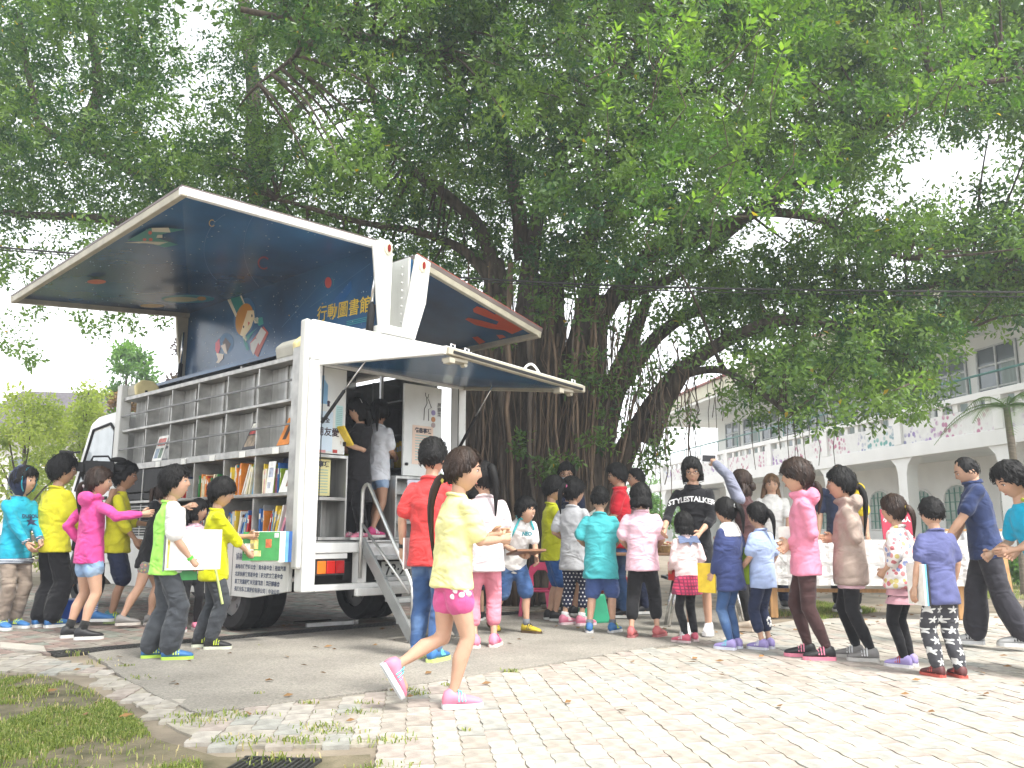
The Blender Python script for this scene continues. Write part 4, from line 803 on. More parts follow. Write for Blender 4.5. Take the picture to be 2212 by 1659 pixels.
for (x, y, Y) in sprays:
    c0 = P3(x, y, Y); ax = Vector((rl.uniform(-.3, .6), rl.uniform(-.4, .2), rl.uniform(.3, 1))).normalized(); e1 = ax.orthogonal().normalized(); e2 = ax.cross(e1)
    back = c0 - ax * .16 + Vector((rl.uniform(-.06, .06), .12, -.04)); MB().tube([bl_(back + Vector((rl.uniform(-.2, .12), rl.uniform(.1, .3), rl.uniform(-.16, .0)))), bl_(back), bl_(c0 + ax * .05)], [.006, .005, .003], 5).build('twig', m_bark, ban)
    for k in range(11):
        ph = k * 2.4; al = .35 + 1.0 * (1 - k / 11); d_ = ax * math.cos(al) + (e1 * math.cos(ph) + e2 * math.sin(ph)) * math.sin(al); nz_ = (ax - d_ * ax.dot(d_)).normalized(); xx = d_.cross(nz_)
        o = bpy.data.objects.new('leaf', lm_[rl.choices([0, 1, 2], [2, 3, 3])[0]]); COL.objects.link(o); o.parent = ban
        m4 = Matrix((xx, d_, nz_)).transposed().to_4x4(); m4.translation = Vector(bl_(c0 + ax * (.10 * (k / 11 - .5)) + d_ * .015)); o.matrix_local = m4 @ Matrix.Scale(rl.uniform(.062, .085), 4)
# ---- second tree behind the truck, on the left
lt = empty('broadleaf_tree', (*atY(560, 1200, 15.5)[:2], 0), label='tall dark green tree rising behind the truck', cat='tree'); lo_ = np.array(lt.location)
def LL(*pts): return [np.array(P3(x, y, Y)) - lo_ for x, y, Y in pts]
base_ = np.array([0, 0, -.03])
limb('trunk', lt, [base_, np.array([0, 0, 2.5])] + LL((560, 480, 15.4), (550, 330, 15.2), (545, 170, 15), (520, -60, 15)), .3, .1)
for pts in ([(558, 480, 15.4), (440, 440, 15), (330, 390, 14.5), (170, 310, 14), (90, 270, 13.6), (60, 150, 13.4), (40, 20, 13)], [(170, 310, 14), (210, 200, 13.8), (200, 60, 13.4), (230, -60, 13)], [(556, 520, 15.4), (400, 500, 15), (200, 470, 14.5), (20, 460, 14), (-120, 420, 13.6)], [(550, 330, 15.2), (620, 260, 15), (700, 180, 15)]):
    limb('limb', lt, LL(*pts), .14, .035)
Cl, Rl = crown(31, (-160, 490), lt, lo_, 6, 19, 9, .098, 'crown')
sp_ = []; sr_ = []
for (x, y, r_, Y) in [(30, 545, 60, 12), (90, 555, 50, 12), (20, 580, 50, 12), (60, 680, 40, 12.5), (95, 655, 45, 12.5), (185, 680, 40, 12), (200, 720, 30, 12), (255, 690, 40, 12), (290, 700, 30, 12), (20, 730, 40, 12), (50, 760, 35, 12), (65, 775, 22, 12), (15, 740, 34, 12), (350, 690, 25, 12), (110, 600, 45, 12.5), (160, 570, 40, 12.5), (270, 660, 30, 12)]:
    sp_.append(np.array(P3(x, y, Y)) - lo_); sr_.append(r_ / 1843 * Y)
V, F, t = leaf_cloud(sp_, sr_, 9, 8, .09, [.6] * len(sp_), 55); link('hanging_sprays', npmesh('hanging_sprays', V, F, m_leaf, attr=t), lt, kind='stuff')
# ---- garden trees and shrubs on the left, far treeline
GM = {'yellowgreen': leafmat('garden_leaf', (.22, .28, .07), (.52, .56, .20), (.55, .4, .12), .55, .5), 'rust': leafmat('rust_leaf', (.14, .08, .05), (.32, .20, .09), None, .6, .4), 'green': leafmat('soft_leaf', (.05, .13, .03), (.15, .28, .06), None, .5, .45), 'plum': leafmat('plum_leaf', (.06, .04, .06), (.14, .10, .12), None, .5, .4)}
def garden(name, label, x, ytop, Y, wpx, kind, blobs, leaf=.12, seed=1, trunk=True, cat='tree', zlow=.3, grp=None):
    rg = random.Random(seed); g0 = np.array([*atY(x, 1200, Y)[:2], 0]); top = atY(x, ytop, Y)[2]; wd = wpx / 1843 * Y
    o = empty(name, tuple(g0), label=label, cat=cat, group=grp); C = []; Rd = []
    for k in range(blobs):
        a = rg.uniform(0, 6.28); q = math.sqrt(rg.random()); h = zlow + (top - zlow) * rg.random() ** .8; sh = math.sin(math.pi * min(1, .12 + .88 * (h - zlow) / (top - zlow)) ** .75) ** .6
        C.append((wd * q * math.cos(a) * sh, wd * .8 * q * math.sin(a) * sh, h)); Rd.append(rg.uniform(.28, .5) * wd * .7)
    V, F, t = leaf_cloud(C, Rd, 22, 7, leaf, [rg.gauss(.5, .18) for _ in C], seed); link('crown', npmesh('crown', V, F, GM[kind], attr=t), o, kind='stuff')
    limb('trunk', o, [(0, 0, -.05), (wd * .05, 0, top * .45), (-wd * .05, 0, top * .9)], .02 * top + .02, .015, 7)
    for k in range(7): c = C[k]; limb('limb', o, [(0, 0, min(c[2] * .5, top * .4)), (c[0] * .5, c[1] * .5, c[2] * .8), c], .03, .01, 5)
    return o
garden('garden_tree', 'yellow green bushy tree at the left edge behind the hooded boy', 30, 850, 17, 150, 'yellowgreen', 46, .11, 2)
garden('garden_tree', 'yellow green feathery tree between the boys and the truck cab', 160, 845, 19, 120, 'yellowgreen', 40, .11, 3)
garden('garden_shrub', 'bright green bush just left of the truck cab', 235, 900, 16, 70, 'green', 22, .1, 4, cat='shrub')
garden('rusty_tree', 'small rust brown tree beside the truck cab', 245, 855, 22, 40, 'rust', 16, .13, 5, zlow=3.6)
garden('slender_tree', 'slender light green tree under the raised wing', 245, 745, 26, 62, 'green', 15, .17, 6, zlow=4.6)
garden('plum_tree', 'dark plum leaved tree seen past the wing upright', 375, 735, 22, 45, 'plum', 16, .14, 8, zlow=3.5)
garden('garden_shrub', 'low green bush behind the banyan trunk', 1100, 1210, 19, 90, 'green', 16, .12, 9, cat='shrub', zlow=.1)
garden('garden_shrub', 'green bush showing past the right edge of the banyan trunk', 1400, 1080, 24, 60, 'green', 16, .14, 10, cat='shrub', zlow=.2)
garden('garden_shrub', 'rounded shrub at the far right behind the man in the polo shirt', 2200, 1200, 15, 60, 'green', 12, .1, 12, cat='shrub', zlow=.1)
rg_ = random.Random(4); C = []; Rd = []
for k in range(150):
    x = rg_.uniform(-52, 20); C.append((x, 62 + rg_.uniform(-4, 6), rg_.uniform(.5, 5.5 + 2.5 * noise.noise((x * .12, 0, 0))))); Rd.append(rg_.uniform(1.2, 2.4))
V, F, t = leaf_cloud(C, Rd, 22, 7, .42, [rg_.gauss(.45, .2) for _ in C], 91); link('treeline', npmesh('treeline', V, F, GM['green'], attr=t), kind='stuff', label='distant green treeline beyond the yard')
# palm at the right edge
pm = empty('palm_tree', (*atY(2207, 1200, 13.5)[:2], 0), label='thin palm with feathery fronds at the right edge', cat='palm')
ztop = atY(2205, 880, 13.5)[2]
limb('trunk', pm, [(0, 0, -.05), (.02, 0, ztop * .5), (0, 0, ztop)], .075, .05, 9, mat('palm_bark', (.22, .19, .15), .9, var=.3, scale=8, streak=(1, 1, 6), bump=.6))
for k in range(11):
    a = k * 2.4; el = rs.uniform(.2, 1.2); ln = rs.uniform(.9, 1.3); b = MB(); prev = None; pts = []
    for t in np.linspace(0, 1, 9): pts.append(np.array([math.cos(a) * ln * t * math.cos(el), math.sin(a) * ln * t * math.cos(el), ztop + ln * t * math.sin(el) - .8 * ln * t * t]))
    b.tube(pts, [.012, .011, .01, .009, .008, .007, .006, .005, .004], 5)
    for i in range(1, 9):
        for f_ in np.linspace(0, 1, 4)[:-1]:
            p = pts[i - 1] * (1 - f_) + pts[i] * f_; d_ = pts[i] - pts[i - 1]; d_ /= np.linalg.norm(d_); sdv = np.cross(d_, [0, 0, 1]); sdv /= np.linalg.norm(sdv) + 1e-9; ll = .34 * math.sin(math.pi * min(.97, (i + f_) / 9 * .85 + .13))
            for s_ in (-1, 1):
                tip = p + sdv * s_ * ll * .8 + d_ * ll * .6 - np.array([0, 0, .25 * ll]); b.add([p, p + d_ * .018, tip], [(0, 1, 2)])
    me = b.mesh('frond', m_leaf); a_ = me.attributes.new('tint', 'FLOAT', 'POINT'); a_.data.foreach_set('value', [.5] * len(me.vertices)); link('frond', me, pm)
# ================================================================== SCHOOL BUILDING
BO = np.array([11.95, 20.0, 0.0]); BA = np.array([-.168, .986, 0]); BA /= np.linalg.norm(BA); ang_ = math.atan2(BA[1], BA[0])
sch = empty('school_building', tuple(BO), ang_, label='white two storey school with arcade and painted balcony front', cat='building')
# local x runs away along the front, local -y goes behind the front
m_wall = mat('school_white', (.86, .86, .84), .7, var=.05, scale=1.5)
m_wallg = mat('school_grey_wall', (.82, .83, .80), .8, var=.05, scale=1.2)
m_eave = mat('eave_cream', (.60, .58, .44), .8, var=.08)
m_green = mat('green_frame', (.10, .26, .20), .5); m_pipe = mat('green_pipe', (.08, .22, .20), .45)
m_win = mat('window_glass', (.10, .13, .14), .08, spec=.6, var=.4, scale=.6); m_curt = mat('curtain', (.30, .36, .34), .9, var=.2, scale=3, streak=(8, 1, .4))
def sb(name, x0, x1, y0, y1, z0, z1, m, par=None, bev=.01): return MB().box(x0, x1, y0, y1, z0, z1).build(name, m, par or sch, bev=bev)
X0_, X1_ = -9.0, 26.5
def mosaic():
    m = mat('painted_flowers', (.78, .78, .76), .7, var=.04); n = m.node_tree.nodes; l = m.node_tree.links; b = n['Principled BSDF']
    tc = n.new('ShaderNodeTexCoord'); v = n.new('ShaderNodeTexVoronoi'); v.inputs['Scale'].default_value = 6; l.new(tc.outputs['Object'], v.inputs['Vector'])
    ns = n.new('ShaderNodeTexNoise'); ns.inputs['Scale'].default_value = 1.1; ns.inputs['Detail'].default_value = 6; l.new(tc.outputs['Object'], ns.inputs['Vector'])
    r1 = n.new('ShaderNodeValToRGB'); r1.color_ramp.elements[0].position = .44; r1.color_ramp.elements[1].position = .54; l.new(ns.outputs[0], r1.inputs[0])
    r2 = n.new('ShaderNodeValToRGB'); l.new(v.outputs['Distance'], r2.inputs[0]); r2.color_ramp.elements[0].position = .34; r2.color_ramp.elements[1].position = .48; r2.color_ramp.elements[0].color = (1, 1, 1, 1); r2.color_ramp.elements[1].color = (0, 0, 0, 1)
    n2 = n.new('ShaderNodeTexNoise'); n2.inputs['Scale'].default_value = .22; n2.inputs['Detail'].default_value = 1; l.new(tc.outputs['Object'], n2.inputs['Vector'])
    r3 = n.new('ShaderNodeValToRGB'); l.new(n2.outputs[0], r3.inputs[0]); e = r3.color_ramp.elements; e[0].position = .36; e[0].color = (.10, .42, .34, 1); e[1].position = .62; e[1].color = (.48, .16, .24, 1); x = e.new(.46); x.color = (.30, .18, .46, 1); x = e.new(.54); x.color = (.50, .20, .32, 1)
    mu = n.new('ShaderNodeMath'); mu.operation = 'MULTIPLY'; l.new(r1.outputs[0], mu.inputs[0]); l.new(r2.outputs[0], mu.inputs[1])
    mx = n.new('ShaderNodeMix'); mx.data_type = 'RGBA'; src = b.inputs['Base Color'].links[0].from_socket; l.new(mu.outputs[0], mx.inputs[0]); l.new(src, mx.inputs[6]); l.new(r3.outputs[0], mx.inputs[7]); l.new(mx.outputs[2], b.inputs['Base Color']); return m
m_mos = mosaic()
sb('floor_slab', X0_, X1_, -9, .4, -.03, .12, m_conc, bev=0)
sb('beam', X0_, X1_, -.30, .12, 3.0, 3.38, m_wall); sb('gallery_slab', X0_, X1_, -2.6, -.301, 3.1, 3.36, m_wallg, bev=0)
cx_ = [-7.6, -3.5, .5, 4.5, 8.5, 12.5, 16.5, 20.5, 24.5]
for i, x in enumerate(cx_):
    MB().prism([(x - .2, .1), (x + .2, .1), (x + .2, 2.55), (x + .28, 2.8), (x + .5, 2.998), (x - .5, 2.998), (x - .28, 2.8), (x - .2, 2.55)], -.28, .06, 'xz').build('column', m_wall, sch)
    x2 = x + 4.0
    if i < len(cx_) - 1:
        sb('parapet_panel', x + .17, x2 - .17, -.06, .06, 3.381, 3.98, m_mos)
        for k in range(6): xx = x + .28 + k * .6; sb('baluster', xx, xx + .2, -.05, .05, 3.981, 4.199, m_wall)
    sb('parapet_post', x - .16, x + .16, -.10, .13, 3.382, 4.199, m_wall)
sb('parapet_rail', X0_, X1_, -.10, .13, 4.20, 4.36, m_wall)
MB().tube([(X0_, .0, 4.82), (X1_, .0, 4.82)], .03, 8).build('handrail', m_pipe, sch, smooth=True)
for x in np.arange(X0_ + .5, X1_, 2.0): MB().tube([(x, 0, 4.36), (x, 0, 4.82)], .02, 6).build('rail_post', m_pipe, sch)
sb('rear_wall', X0_, X1_, -2.9, -2.6, .12, 3.1, m_wall, bev=0); sb('upper_wall', X0_, X1_ - 3, -2.9, -2.6, 3.361, 6.6, m_wallg, bev=0)
sb('end_wall', X0_, X0_ + .3, -9, -2.9, .12, 6.6, m_wall, bev=0); sb('end_wall', X1_ - 3.3, X1_ - 3, -9, -2.9, .12, 6.6, m_wall, bev=0)
sb('eave_soffit', X0_ - .5, X1_ + .4, -9, .55, 6.6, 6.72, m_wallg, bev=0); sb('eave_fascia', X0_ - .5, X1_ + .4, .3, .62, 6.73, 7.25, m_eave)
MB().prism([(.75, 7.255), (.75, 7.33), (-4.2, 9.0), (-9.2, 7.4), (-9.2, 7.255)], X0_ - .6, X1_ + .5, 'yz').build('roof', mat('roof_tile', (.30, .10, .07), .8, var=.25, scale=12), sch)
for x in cx_[1:]:
    sb('gallery_column', x - .14, x + .14, -.20, .0, 4.361, 6.599, m_wallg) if False else None
# upper windows with curtains, mullions and panes
for i, x in enumerate(cx_[:-1]):
    for k, (a, b_) in enumerate(((.35, 1.95), (2.3, 3.9))):
        if x + b_ > X1_ - 3.2: continue
        wdw = empty('window'); wdw.parent = sch; z0_, z1_ = 4.15, 6.25
        MB().box(x + a, x + b_, -2.59, -2.575, z0_, z1_).build('pane', m_win, wdw)
        MB().box(x + a + .05, x + a + .65, -2.574, -2.570, z0_ + .05, z1_ - .5).build('curtain', m_curt, wdw)
        f = MB()
        for xx in (a, (a + b_) / 2 - .03, b_ - .06): f.box(x + xx, x + xx + .06, -2.569, -2.53, z0_, z1_)
        for zz in (z0_, 5.0, 5.65, z1_ - .06): f.box(x + a + .061, x + b_ - .061, -2.566, -2.535, zz, zz + .05)
        f.build('frame', mat('window_alu', (.55, .57, .56), .5), wdw)
# ground floor arched windows and doors
for i, x in enumerate(cx_[:-1]):
    for xc, wd, zb in ((x + 1.25, .62, 1.0), (x + 2.95, .5, .13)):
        wdw = empty('window' if zb > .5 else 'door'); wdw.parent = sch; arch = [(xc - wd, zb), (xc + wd, zb), (xc + wd, 1.9)] + [(xc + wd * math.cos(t), 1.9 + .75 * wd * math.sin(t)) for t in np.linspace(0, math.pi, 9)[1:-1]] + [(xc - wd, 1.9)]
        MB().prism(arch, -2.597, -2.585, 'xz').build('pane', mat('pale_pane', (.45, .52, .48), .15, var=.2, scale=2), wdw)
        f = MB(); 
        for xx in np.linspace(xc - wd, xc + wd, 6): f.box(xx - .018, xx + .018, -2.584, -2.56, zb, 1.9 + .6 * wd * math.sqrt(max(0, 1 - ((xx - xc) / wd) ** 2)))
        for zz in np.arange(zb, 2.25, .27):
            hw = wd if zz <= 1.9 else wd * math.sqrt(max(0, 1 - ((zz - 1.9) / (.75 * wd)) ** 2))
            if hw > .1: f.box(xc - hw, xc + hw, -2.582, -2.562, zz, zz + .03)
        f.build('lattice', m_green, wdw)
        MB().tube([(px_, -2.57, pz_) for px_, pz_ in arch + arch[:1]], .035, 6).build('frame', m_wall, wdw)
# lower wing beyond the far end
sb('stair_block', X1_ - 2.9, X1_, -6, -2.0, .12, 3.0, m_wall)
# ---- houses far behind the garden trees
def house(x, y, Y, wd, hh, label, roofc):
    g0 = np.array([*atY(x, 1200, Y)[:2], 0]); h = empty('house', tuple(g0), R(12), label=label, cat='house'); MB().box(-wd, wd, -3, 3, -.1, hh).build('wall', mat('house_wall', (.6, .58, .54), .8), h)
    MB().prism([(-wd - .5, hh + .01), (wd + .5, hh + .01), (wd * .55, hh + 1.5), (-wd * .55, hh + 1.5)], -3.5, 3.5, 'xz').build('roof', mat('house_roof_' + roofc, srgb(roofc), .8, var=.25, scale=10), h)
    for k in (-.5, .4): MB().box(k * wd - .5, k * wd + .5, -3.02, -3.005, hh * .45, hh * .8).build('window', m_win, h)
house(190, 900, 34, 3.2, 4.4, 'pale house with grey tiled roof behind the garden trees', '#6e6a70')
house(-10, 940, 40, 4, 4.2, 'white house glimpsed through foliage at the left edge', '#7a6458')
# ================================================================== overhead cables
m_cab = mat('cable_black', (.04, .04, .042), .6)
def cable(pts, label, r_=.02): MB().tube([np.array(p) for p in smoothline(pts, 6)], r_, 6).build('overhead_cable', m_cab, label=label, cat='cable', group='overhead cables across the yard')
cable([P3(-60, 527, 10.6), P3(170, 548, 10.7), P3(1000, 600, 10.8), P3(1500, 622, 10.6), P3(2300, 632, 10.2)], 'thick black overhead cable crossing behind the truck wings', .013)
cable([P3(-60, 533, 10.7), P3(170, 553, 10.8), P3(1000, 606, 10.9), P3(1500, 630, 10.7), P3(2300, 642, 10.3)], 'lower thin cable running just under the thick one', .007)
# ================================================================== PEOPLE
def vnode(n, l, op, a, b=None):
    m = n.new('ShaderNodeMath'); m.operation = op
    for i, x in enumerate((a, b)):
        if x is None: continue
        if isinstance(x, (int, float)): m.inputs[i].default_value = x
        else: l.new(x, m.inputs[i])
    return m.outputs[0]
def cloth(name, col, rough=.85, pat=None, col2=(1, 1, 1), scale=30, var=.14):
    if name in MATS: return MATS[name]
    m = mat(name, col, rough, var=var, scale=9, bump=.25, bscale=45, spec=.15); n = m.node_tree.nodes; l = m.node_tree.links; b = n['Principled BSDF']
    b.inputs['Sheen Weight'].default_value = .12
    tw = n.new('ShaderNodeTexCoord'); mw_ = n.new('ShaderNodeMapping'); mw_.inputs['Scale'].default_value = (1.2, 1.2, 2.0); mw_.inputs['Rotation'].default_value = (.5, .3, 0); l.new(tw.outputs['Object'], mw_.inputs[0])
    nw = n.new('ShaderNodeTexNoise'); nw.inputs['Scale'].default_value = 4.2; nw.inputs['Detail'].default_value = 1.5; nw.inputs['Distortion'].default_value = 1.2; l.new(mw_.outputs[0], nw.inputs['Vector'])
    sq = nw.outputs[0]
    bw_ = n.new('ShaderNodeBump'); bw_.inputs['Strength'].default_value = .5; bw_.inputs['Distance'].default_value = .08; l.new(sq, bw_.inputs['Height'])
    old = b.inputs['Normal'].links[0].from_node; l.new(old.outputs[0], bw_.inputs['Normal']); l.new(bw_.outputs[0], b.inputs['Normal'])
    if pat:
        src = b.inputs['Base Color'].links[0].from_socket; tc = n.new('ShaderNodeTexCoord'); mp = n.new('ShaderNodeMapping'); mp.inputs['Scale'].default_value = (scale,) * 3; mp.inputs['Rotation'].default_value = (0, 0, R(-25) if pat != 'plaid' else 0); l.new(tc.outputs['Object'], mp.inputs[0])
        sp = n.new('ShaderNodeSeparateXYZ'); l.new(mp.outputs[0], sp.inputs[0]); x, y, z = sp.outputs
        if pat in ('dots', 'stars'):
            row = vnode(n, l, 'FLOOR', z); off = vnode(n, l, 'MULTIPLY', vnode(n, l, 'MODULO', row, 2.0), .5); u = vnode(n, l, 'ADD', x, off)
            fu = vnode(n, l, 'SUBTRACT', vnode(n, l, 'FRACT', vnode(n, l, 'ADD', u, 500.0)), .5); fz = vnode(n, l, 'SUBTRACT', vnode(n, l, 'FRACT', vnode(n, l, 'ADD', z, 500.0)), .5)
            d = vnode(n, l, 'SQRT', vnode(n, l, 'ADD', vnode(n, l, 'MULTIPLY', fu, fu), vnode(n, l, 'MULTIPLY', fz, fz)))
            if pat == 'dots': f = vnode(n, l, 'LESS_THAN', d, .22)
            else:
                an = vnode(n, l, 'ARCTAN2', fu, fz); k = vnode(n, l, 'COSINE', vnode(n, l, 'MULTIPLY', an, 5.0)); th = vnode(n, l, 'ADD', .27, vnode(n, l, 'MULTIPLY', k, .13)); f = vnode(n, l, 'LESS_THAN', d, th)
        elif pat == 'plaid':
            f = vnode(n, l, 'MULTIPLY', vnode(n, l, 'MAXIMUM', vnode(n, l, 'LESS_THAN', vnode(n, l, 'FRACT', vnode(n, l, 'ADD', x, 500.0)), .3), vnode(n, l, 'LESS_THAN', vnode(n, l, 'FRACT', vnode(n, l, 'ADD', z, 500.0)), .3)), .75)
        elif pat == 'stripe': f = vnode(n, l, 'LESS_THAN', vnode(n, l, 'FRACT', vnode(n, l, 'ADD', z, 500.0)), .45)
        elif pat == 'fade':
            ns = n.new('ShaderNodeTexNoise'); ns.inputs['Scale'].default_value = .35; l.new(mp.outputs[0], ns.inputs['Vector']); r = n.new('ShaderNodeValToRGB'); r.color_ramp.elements[0].position = .48; r.color_ramp.elements[1].position = .75; l.new(ns.outputs[0], r.inputs[0]); f = r.outputs[0]
        else:
            v = n.new('ShaderNodeTexVoronoi'); v.inputs['Scale'].default_value = 1.0; l.new(mp.outputs[0], v.inputs['Vector']); f = vnode(n, l, 'LESS_THAN', v.outputs['Distance'], .42)
            if pat == 'print':
                hs = n.new('ShaderNodeValToRGB'); hs.color_ramp.interpolation = 'CONSTANT'; e = hs.color_ramp.elements; e[0].color = (.55, .18, .2, 1); e[1].position = .35; e[1].color = (.25, .3, .5, 1); q = e.new(.6); q.color = (.6, .5, .2, 1); q = e.new(.8); q.color = (.65, .3, .3, 1)
                sx = n.new('ShaderNodeSeparateXYZ'); l.new(v.outputs['Color'], sx.inputs[0]); l.new(sx.outputs[0], hs.inputs[0])
        mx = n.new('ShaderNodeMix'); mx.data_type = 'RGBA'; l.new(f, mx.inputs[0]); l.new(src, mx.inputs[6]); mx.inputs[7].default_value = (*col2, 1)
        if pat == 'print': l.new(hs.outputs[0], mx.inputs[7])
        l.new(mx.outputs[2], b.inputs['Base Color'])
    return m
m_skin = mat('skin', (.50, .30, .205), .55, var=.06, scale=14, spec=.35); MATS['skin'].node_tree.nodes['Principled BSDF'].inputs['Subsurface Weight'].default_value = .08
m_skint = mat('tan_skin', (.40, .225, .145), .55, var=.06, scale=14, spec=.35)
m_hair = mat('black_hair', (.007, .0065, .0065), .6, var=.6, scale=60, spec=.22, streak=(1, 1, .1), bump=.4, bscale=90)
m_hairb = mat('brown_hair', (.028, .016, .011), .45, var=.5, scale=25, spec=.25, streak=(1, 1, .15), bump=.3, bscale=140)
m_hairl = mat('light_brown_hair', (.15, .085, .045), .45, var=.5, scale=25, spec=.25, streak=(1, 1, .15), bump=.3, bscale=140)
m_eyew = mat('eye_white', (.65, .62, .6), .3); m_iris = mat('eye_dark', (.012, .008, .006), .15); m_lip = mat('lips', (.42, .16, .13), .5); m_teeth = mat('teeth', (.7, .68, .62), .3); m_brow = mat('brow', (.02, .014, .012), .8)
TMPO = bpy.data.objects.new('tmp', bpy.data.meshes.new('tmp')); COL.objects.link(TMPO)
_rm = TMPO.modifiers.new('r', 'REMESH'); _rm.mode = 'VOXEL'; _rm.use_smooth_shade = True
_sm = TMPO.modifiers.new('s', 'SMOOTH'); _sm.factor = .5
def fuse(mb, vox, it):
    me = bpy.data.meshes.new('t'); me.from_pydata(mb.v, [], mb.f); old = TMPO.data; TMPO.data = me; bpy.data.meshes.remove(old)
    _rm.voxel_size = vox; _sm.iterations = it; dg = bpy.context.evaluated_depsgraph_get(); dg.update(); r = bpy.data.meshes.new_from_object(TMPO.evaluated_get(dg)); r.materials.clear(); return r
def coords(me):
    a = np.empty(len(me.vertices) * 3, np.float32); me.vertices.foreach_get('co', a); return a.reshape(-1, 3)
def wrinkle(me, amp, seed, f=1.0):
    c = coords(me); n = np.empty(len(me.vertices) * 3, np.float32); me.vertices.foreach_get('normal', n); n = n.reshape(-1, 3); s = seed * 1.7; x, y, z = c[:, 0] * f, c[:, 1] * f, c[:, 2] * f
    def fold(a): return (1 - np.abs(np.sin(a))) ** 2.2 - .32
    w1 = 1.6 * np.sin(5 * x + 4 * y + s) + 1.1 * np.sin(9 * z + 3 * x + s * .7); m1 = .55 + .45 * np.sin(6 * z + 5 * x + s); m2 = .5 + .5 * np.sin(7 * y - 5 * z + s * 1.3)
    d = 1.25 * m1 * fold(13 * z + 9 * x + w1 + s) + 1.0 * m2 * fold(15 * z - 12 * x + 6 * y + 1.4 * w1) + .55 * np.sin(31 * x + 11 * z + w1) * np.sin(19 * y + 23 * z + s) + .5 * np.sin(9 * z + s)
    c += n * (d * amp)[:, None]; me.vertices.foreach_set('co', c.ravel()); me.update()
def V3(*a): return np.array(a, float)
def unit(a): return a / (np.linalg.norm(a) + 1e-9)
def ik(a, t, l1, l2, pole):
    d = t - a; L = np.linalg.norm(d); L2 = min(L, (l1 + l2) * .995); d = d / L; t = a + d * L2; x = (l1 * l1 - l2 * l2 + L2 * L2) / (2 * L2); h = math.sqrt(max(0, l1 * l1 - x * x)); p = pole - d * (pole @ d); return a + d * x + unit(p) * h, t
def rings(mb, R_, n=16):
    vs = []
    for c, ax, ay in R_:
        for j in range(n): a = 2 * math.pi * j / n; vs.append(c + ax * math.cos(a) + ay * math.sin(a))
    k = len(R_); mb.add(vs, [(i * n + j, i * n + (j + 1) % n, (i + 1) * n + (j + 1) % n, (i + 1) * n + j) for i in range(k - 1) for j in range(n)] + [tuple(range(n - 1, -1, -1)), tuple(range((k - 1) * n, k * n))])
def caps(mb, pts, rad, n=10):
    mb.tube([tuple(p) for p in pts], list(rad), n)
    for p, r in zip(pts, rad): mb.ell(tuple(p), (r * .99,) * 3, 10, 7)
HL = {'boy': ([0, .5, .85, 1.15, 1.5, 2.0, 3.15], [.48, .44, .25, -.02, -.28, -.5, -.58]), 'crop': ([0, .5, .85, 1.15, 1.5, 2.0, 3.15], [.52, .50, .35, .1, -.12, -.35, -.45]), 'fringe': ([0, .5, .85, 1.15, 1.5, 2.0, 3.15], [.22, .22, .1, -.1, -.3, -.5, -.6]), 'pony': ([0, .5, .85, 1.15, 1.5, 2.0, 3.15], [.50, .46, .25, 0, -.25, -.5, -.6]),
      'bangs': ([0, .5, .85, 1.15, 1.5, 2.0, 3.15], [.20, .20, .0, -.5, -.62, -.8, -.85]), 'bob': ([0, .5, .85, 1.15, 1.5, 2.0, 3.15], [.45, .40, -.1, -.75, -.85, -.9, -.9]), 'bald': ([0, .5, .85, 1.15, 1.5, 2.0, 3.15], [.93, .9, .7, .2, -.1, -.35, -.45])}
def headpt(d, hh, fem=0):
    x, y, z = d; t = max(0, -z); fx = 1 - (.34 + .05 * fem) * t ** 1.6; px = .345 * hh * x * fx; fr = max(0, y)
    py = .40 * hh * y * (1 - .10 * t) if y > 0 else .40 * hh * y * (1 - .42 * t); pz = .5 * hh * z
    if y > 0:
        ax = abs(x)
        py += hh * (.072 * math.exp(-(x / .085) ** 2 - ((z + .20) / .10) ** 2) + .035 * math.exp(-(x / .07) ** 2 - ((z + .04) / .12) ** 2) - .022 * math.exp(-((ax - .36) / .17) ** 2 - ((z - .03) / .10) ** 2) + .014 * math.exp(-(x / .5) ** 2 - ((z - .2) / .09) ** 2) + .018 * math.exp(-(x / .2) ** 2 - ((z + .52) / .10) ** 2) + .016 * math.exp(-(x / .25) ** 2 - ((z + .86) / .12) ** 2) + .012 * math.exp(-((ax - .45) / .2) ** 2 - ((z + .28) / .16) ** 2))
    return px, py, pz
def sphdirs(nu, nv):
    D = [(0, 0, -1.0)]
    for j in range(1, nv):
        t = math.pi * j / nv - math.pi / 2
        for i in range(nu): a = 2 * math.pi * i / nu; D.append((math.cos(t) * math.sin(a), math.cos(t) * math.cos(a), math.sin(t)))
    D.append((0, 0, 1.0)); F = []
    for i in range(nu): F.append((0, 1 + i, 1 + (i + 1) % nu)); e = 1 + (nv - 2) * nu; F.append((len(D) - 1, e + (i + 1) % nu, e + i))
    for j in range(nv - 2):
        for i in range(nu): a = 1 + j * nu; F.append((a + i, a + nu + i, a + nu + (i + 1) % nu, a + (i + 1) % nu))
    return D, F
HD, HF = sphdirs(40, 30); RD, RF = sphdirs(48, 30)
PCOUNT = [0]; PEOPLE = {}
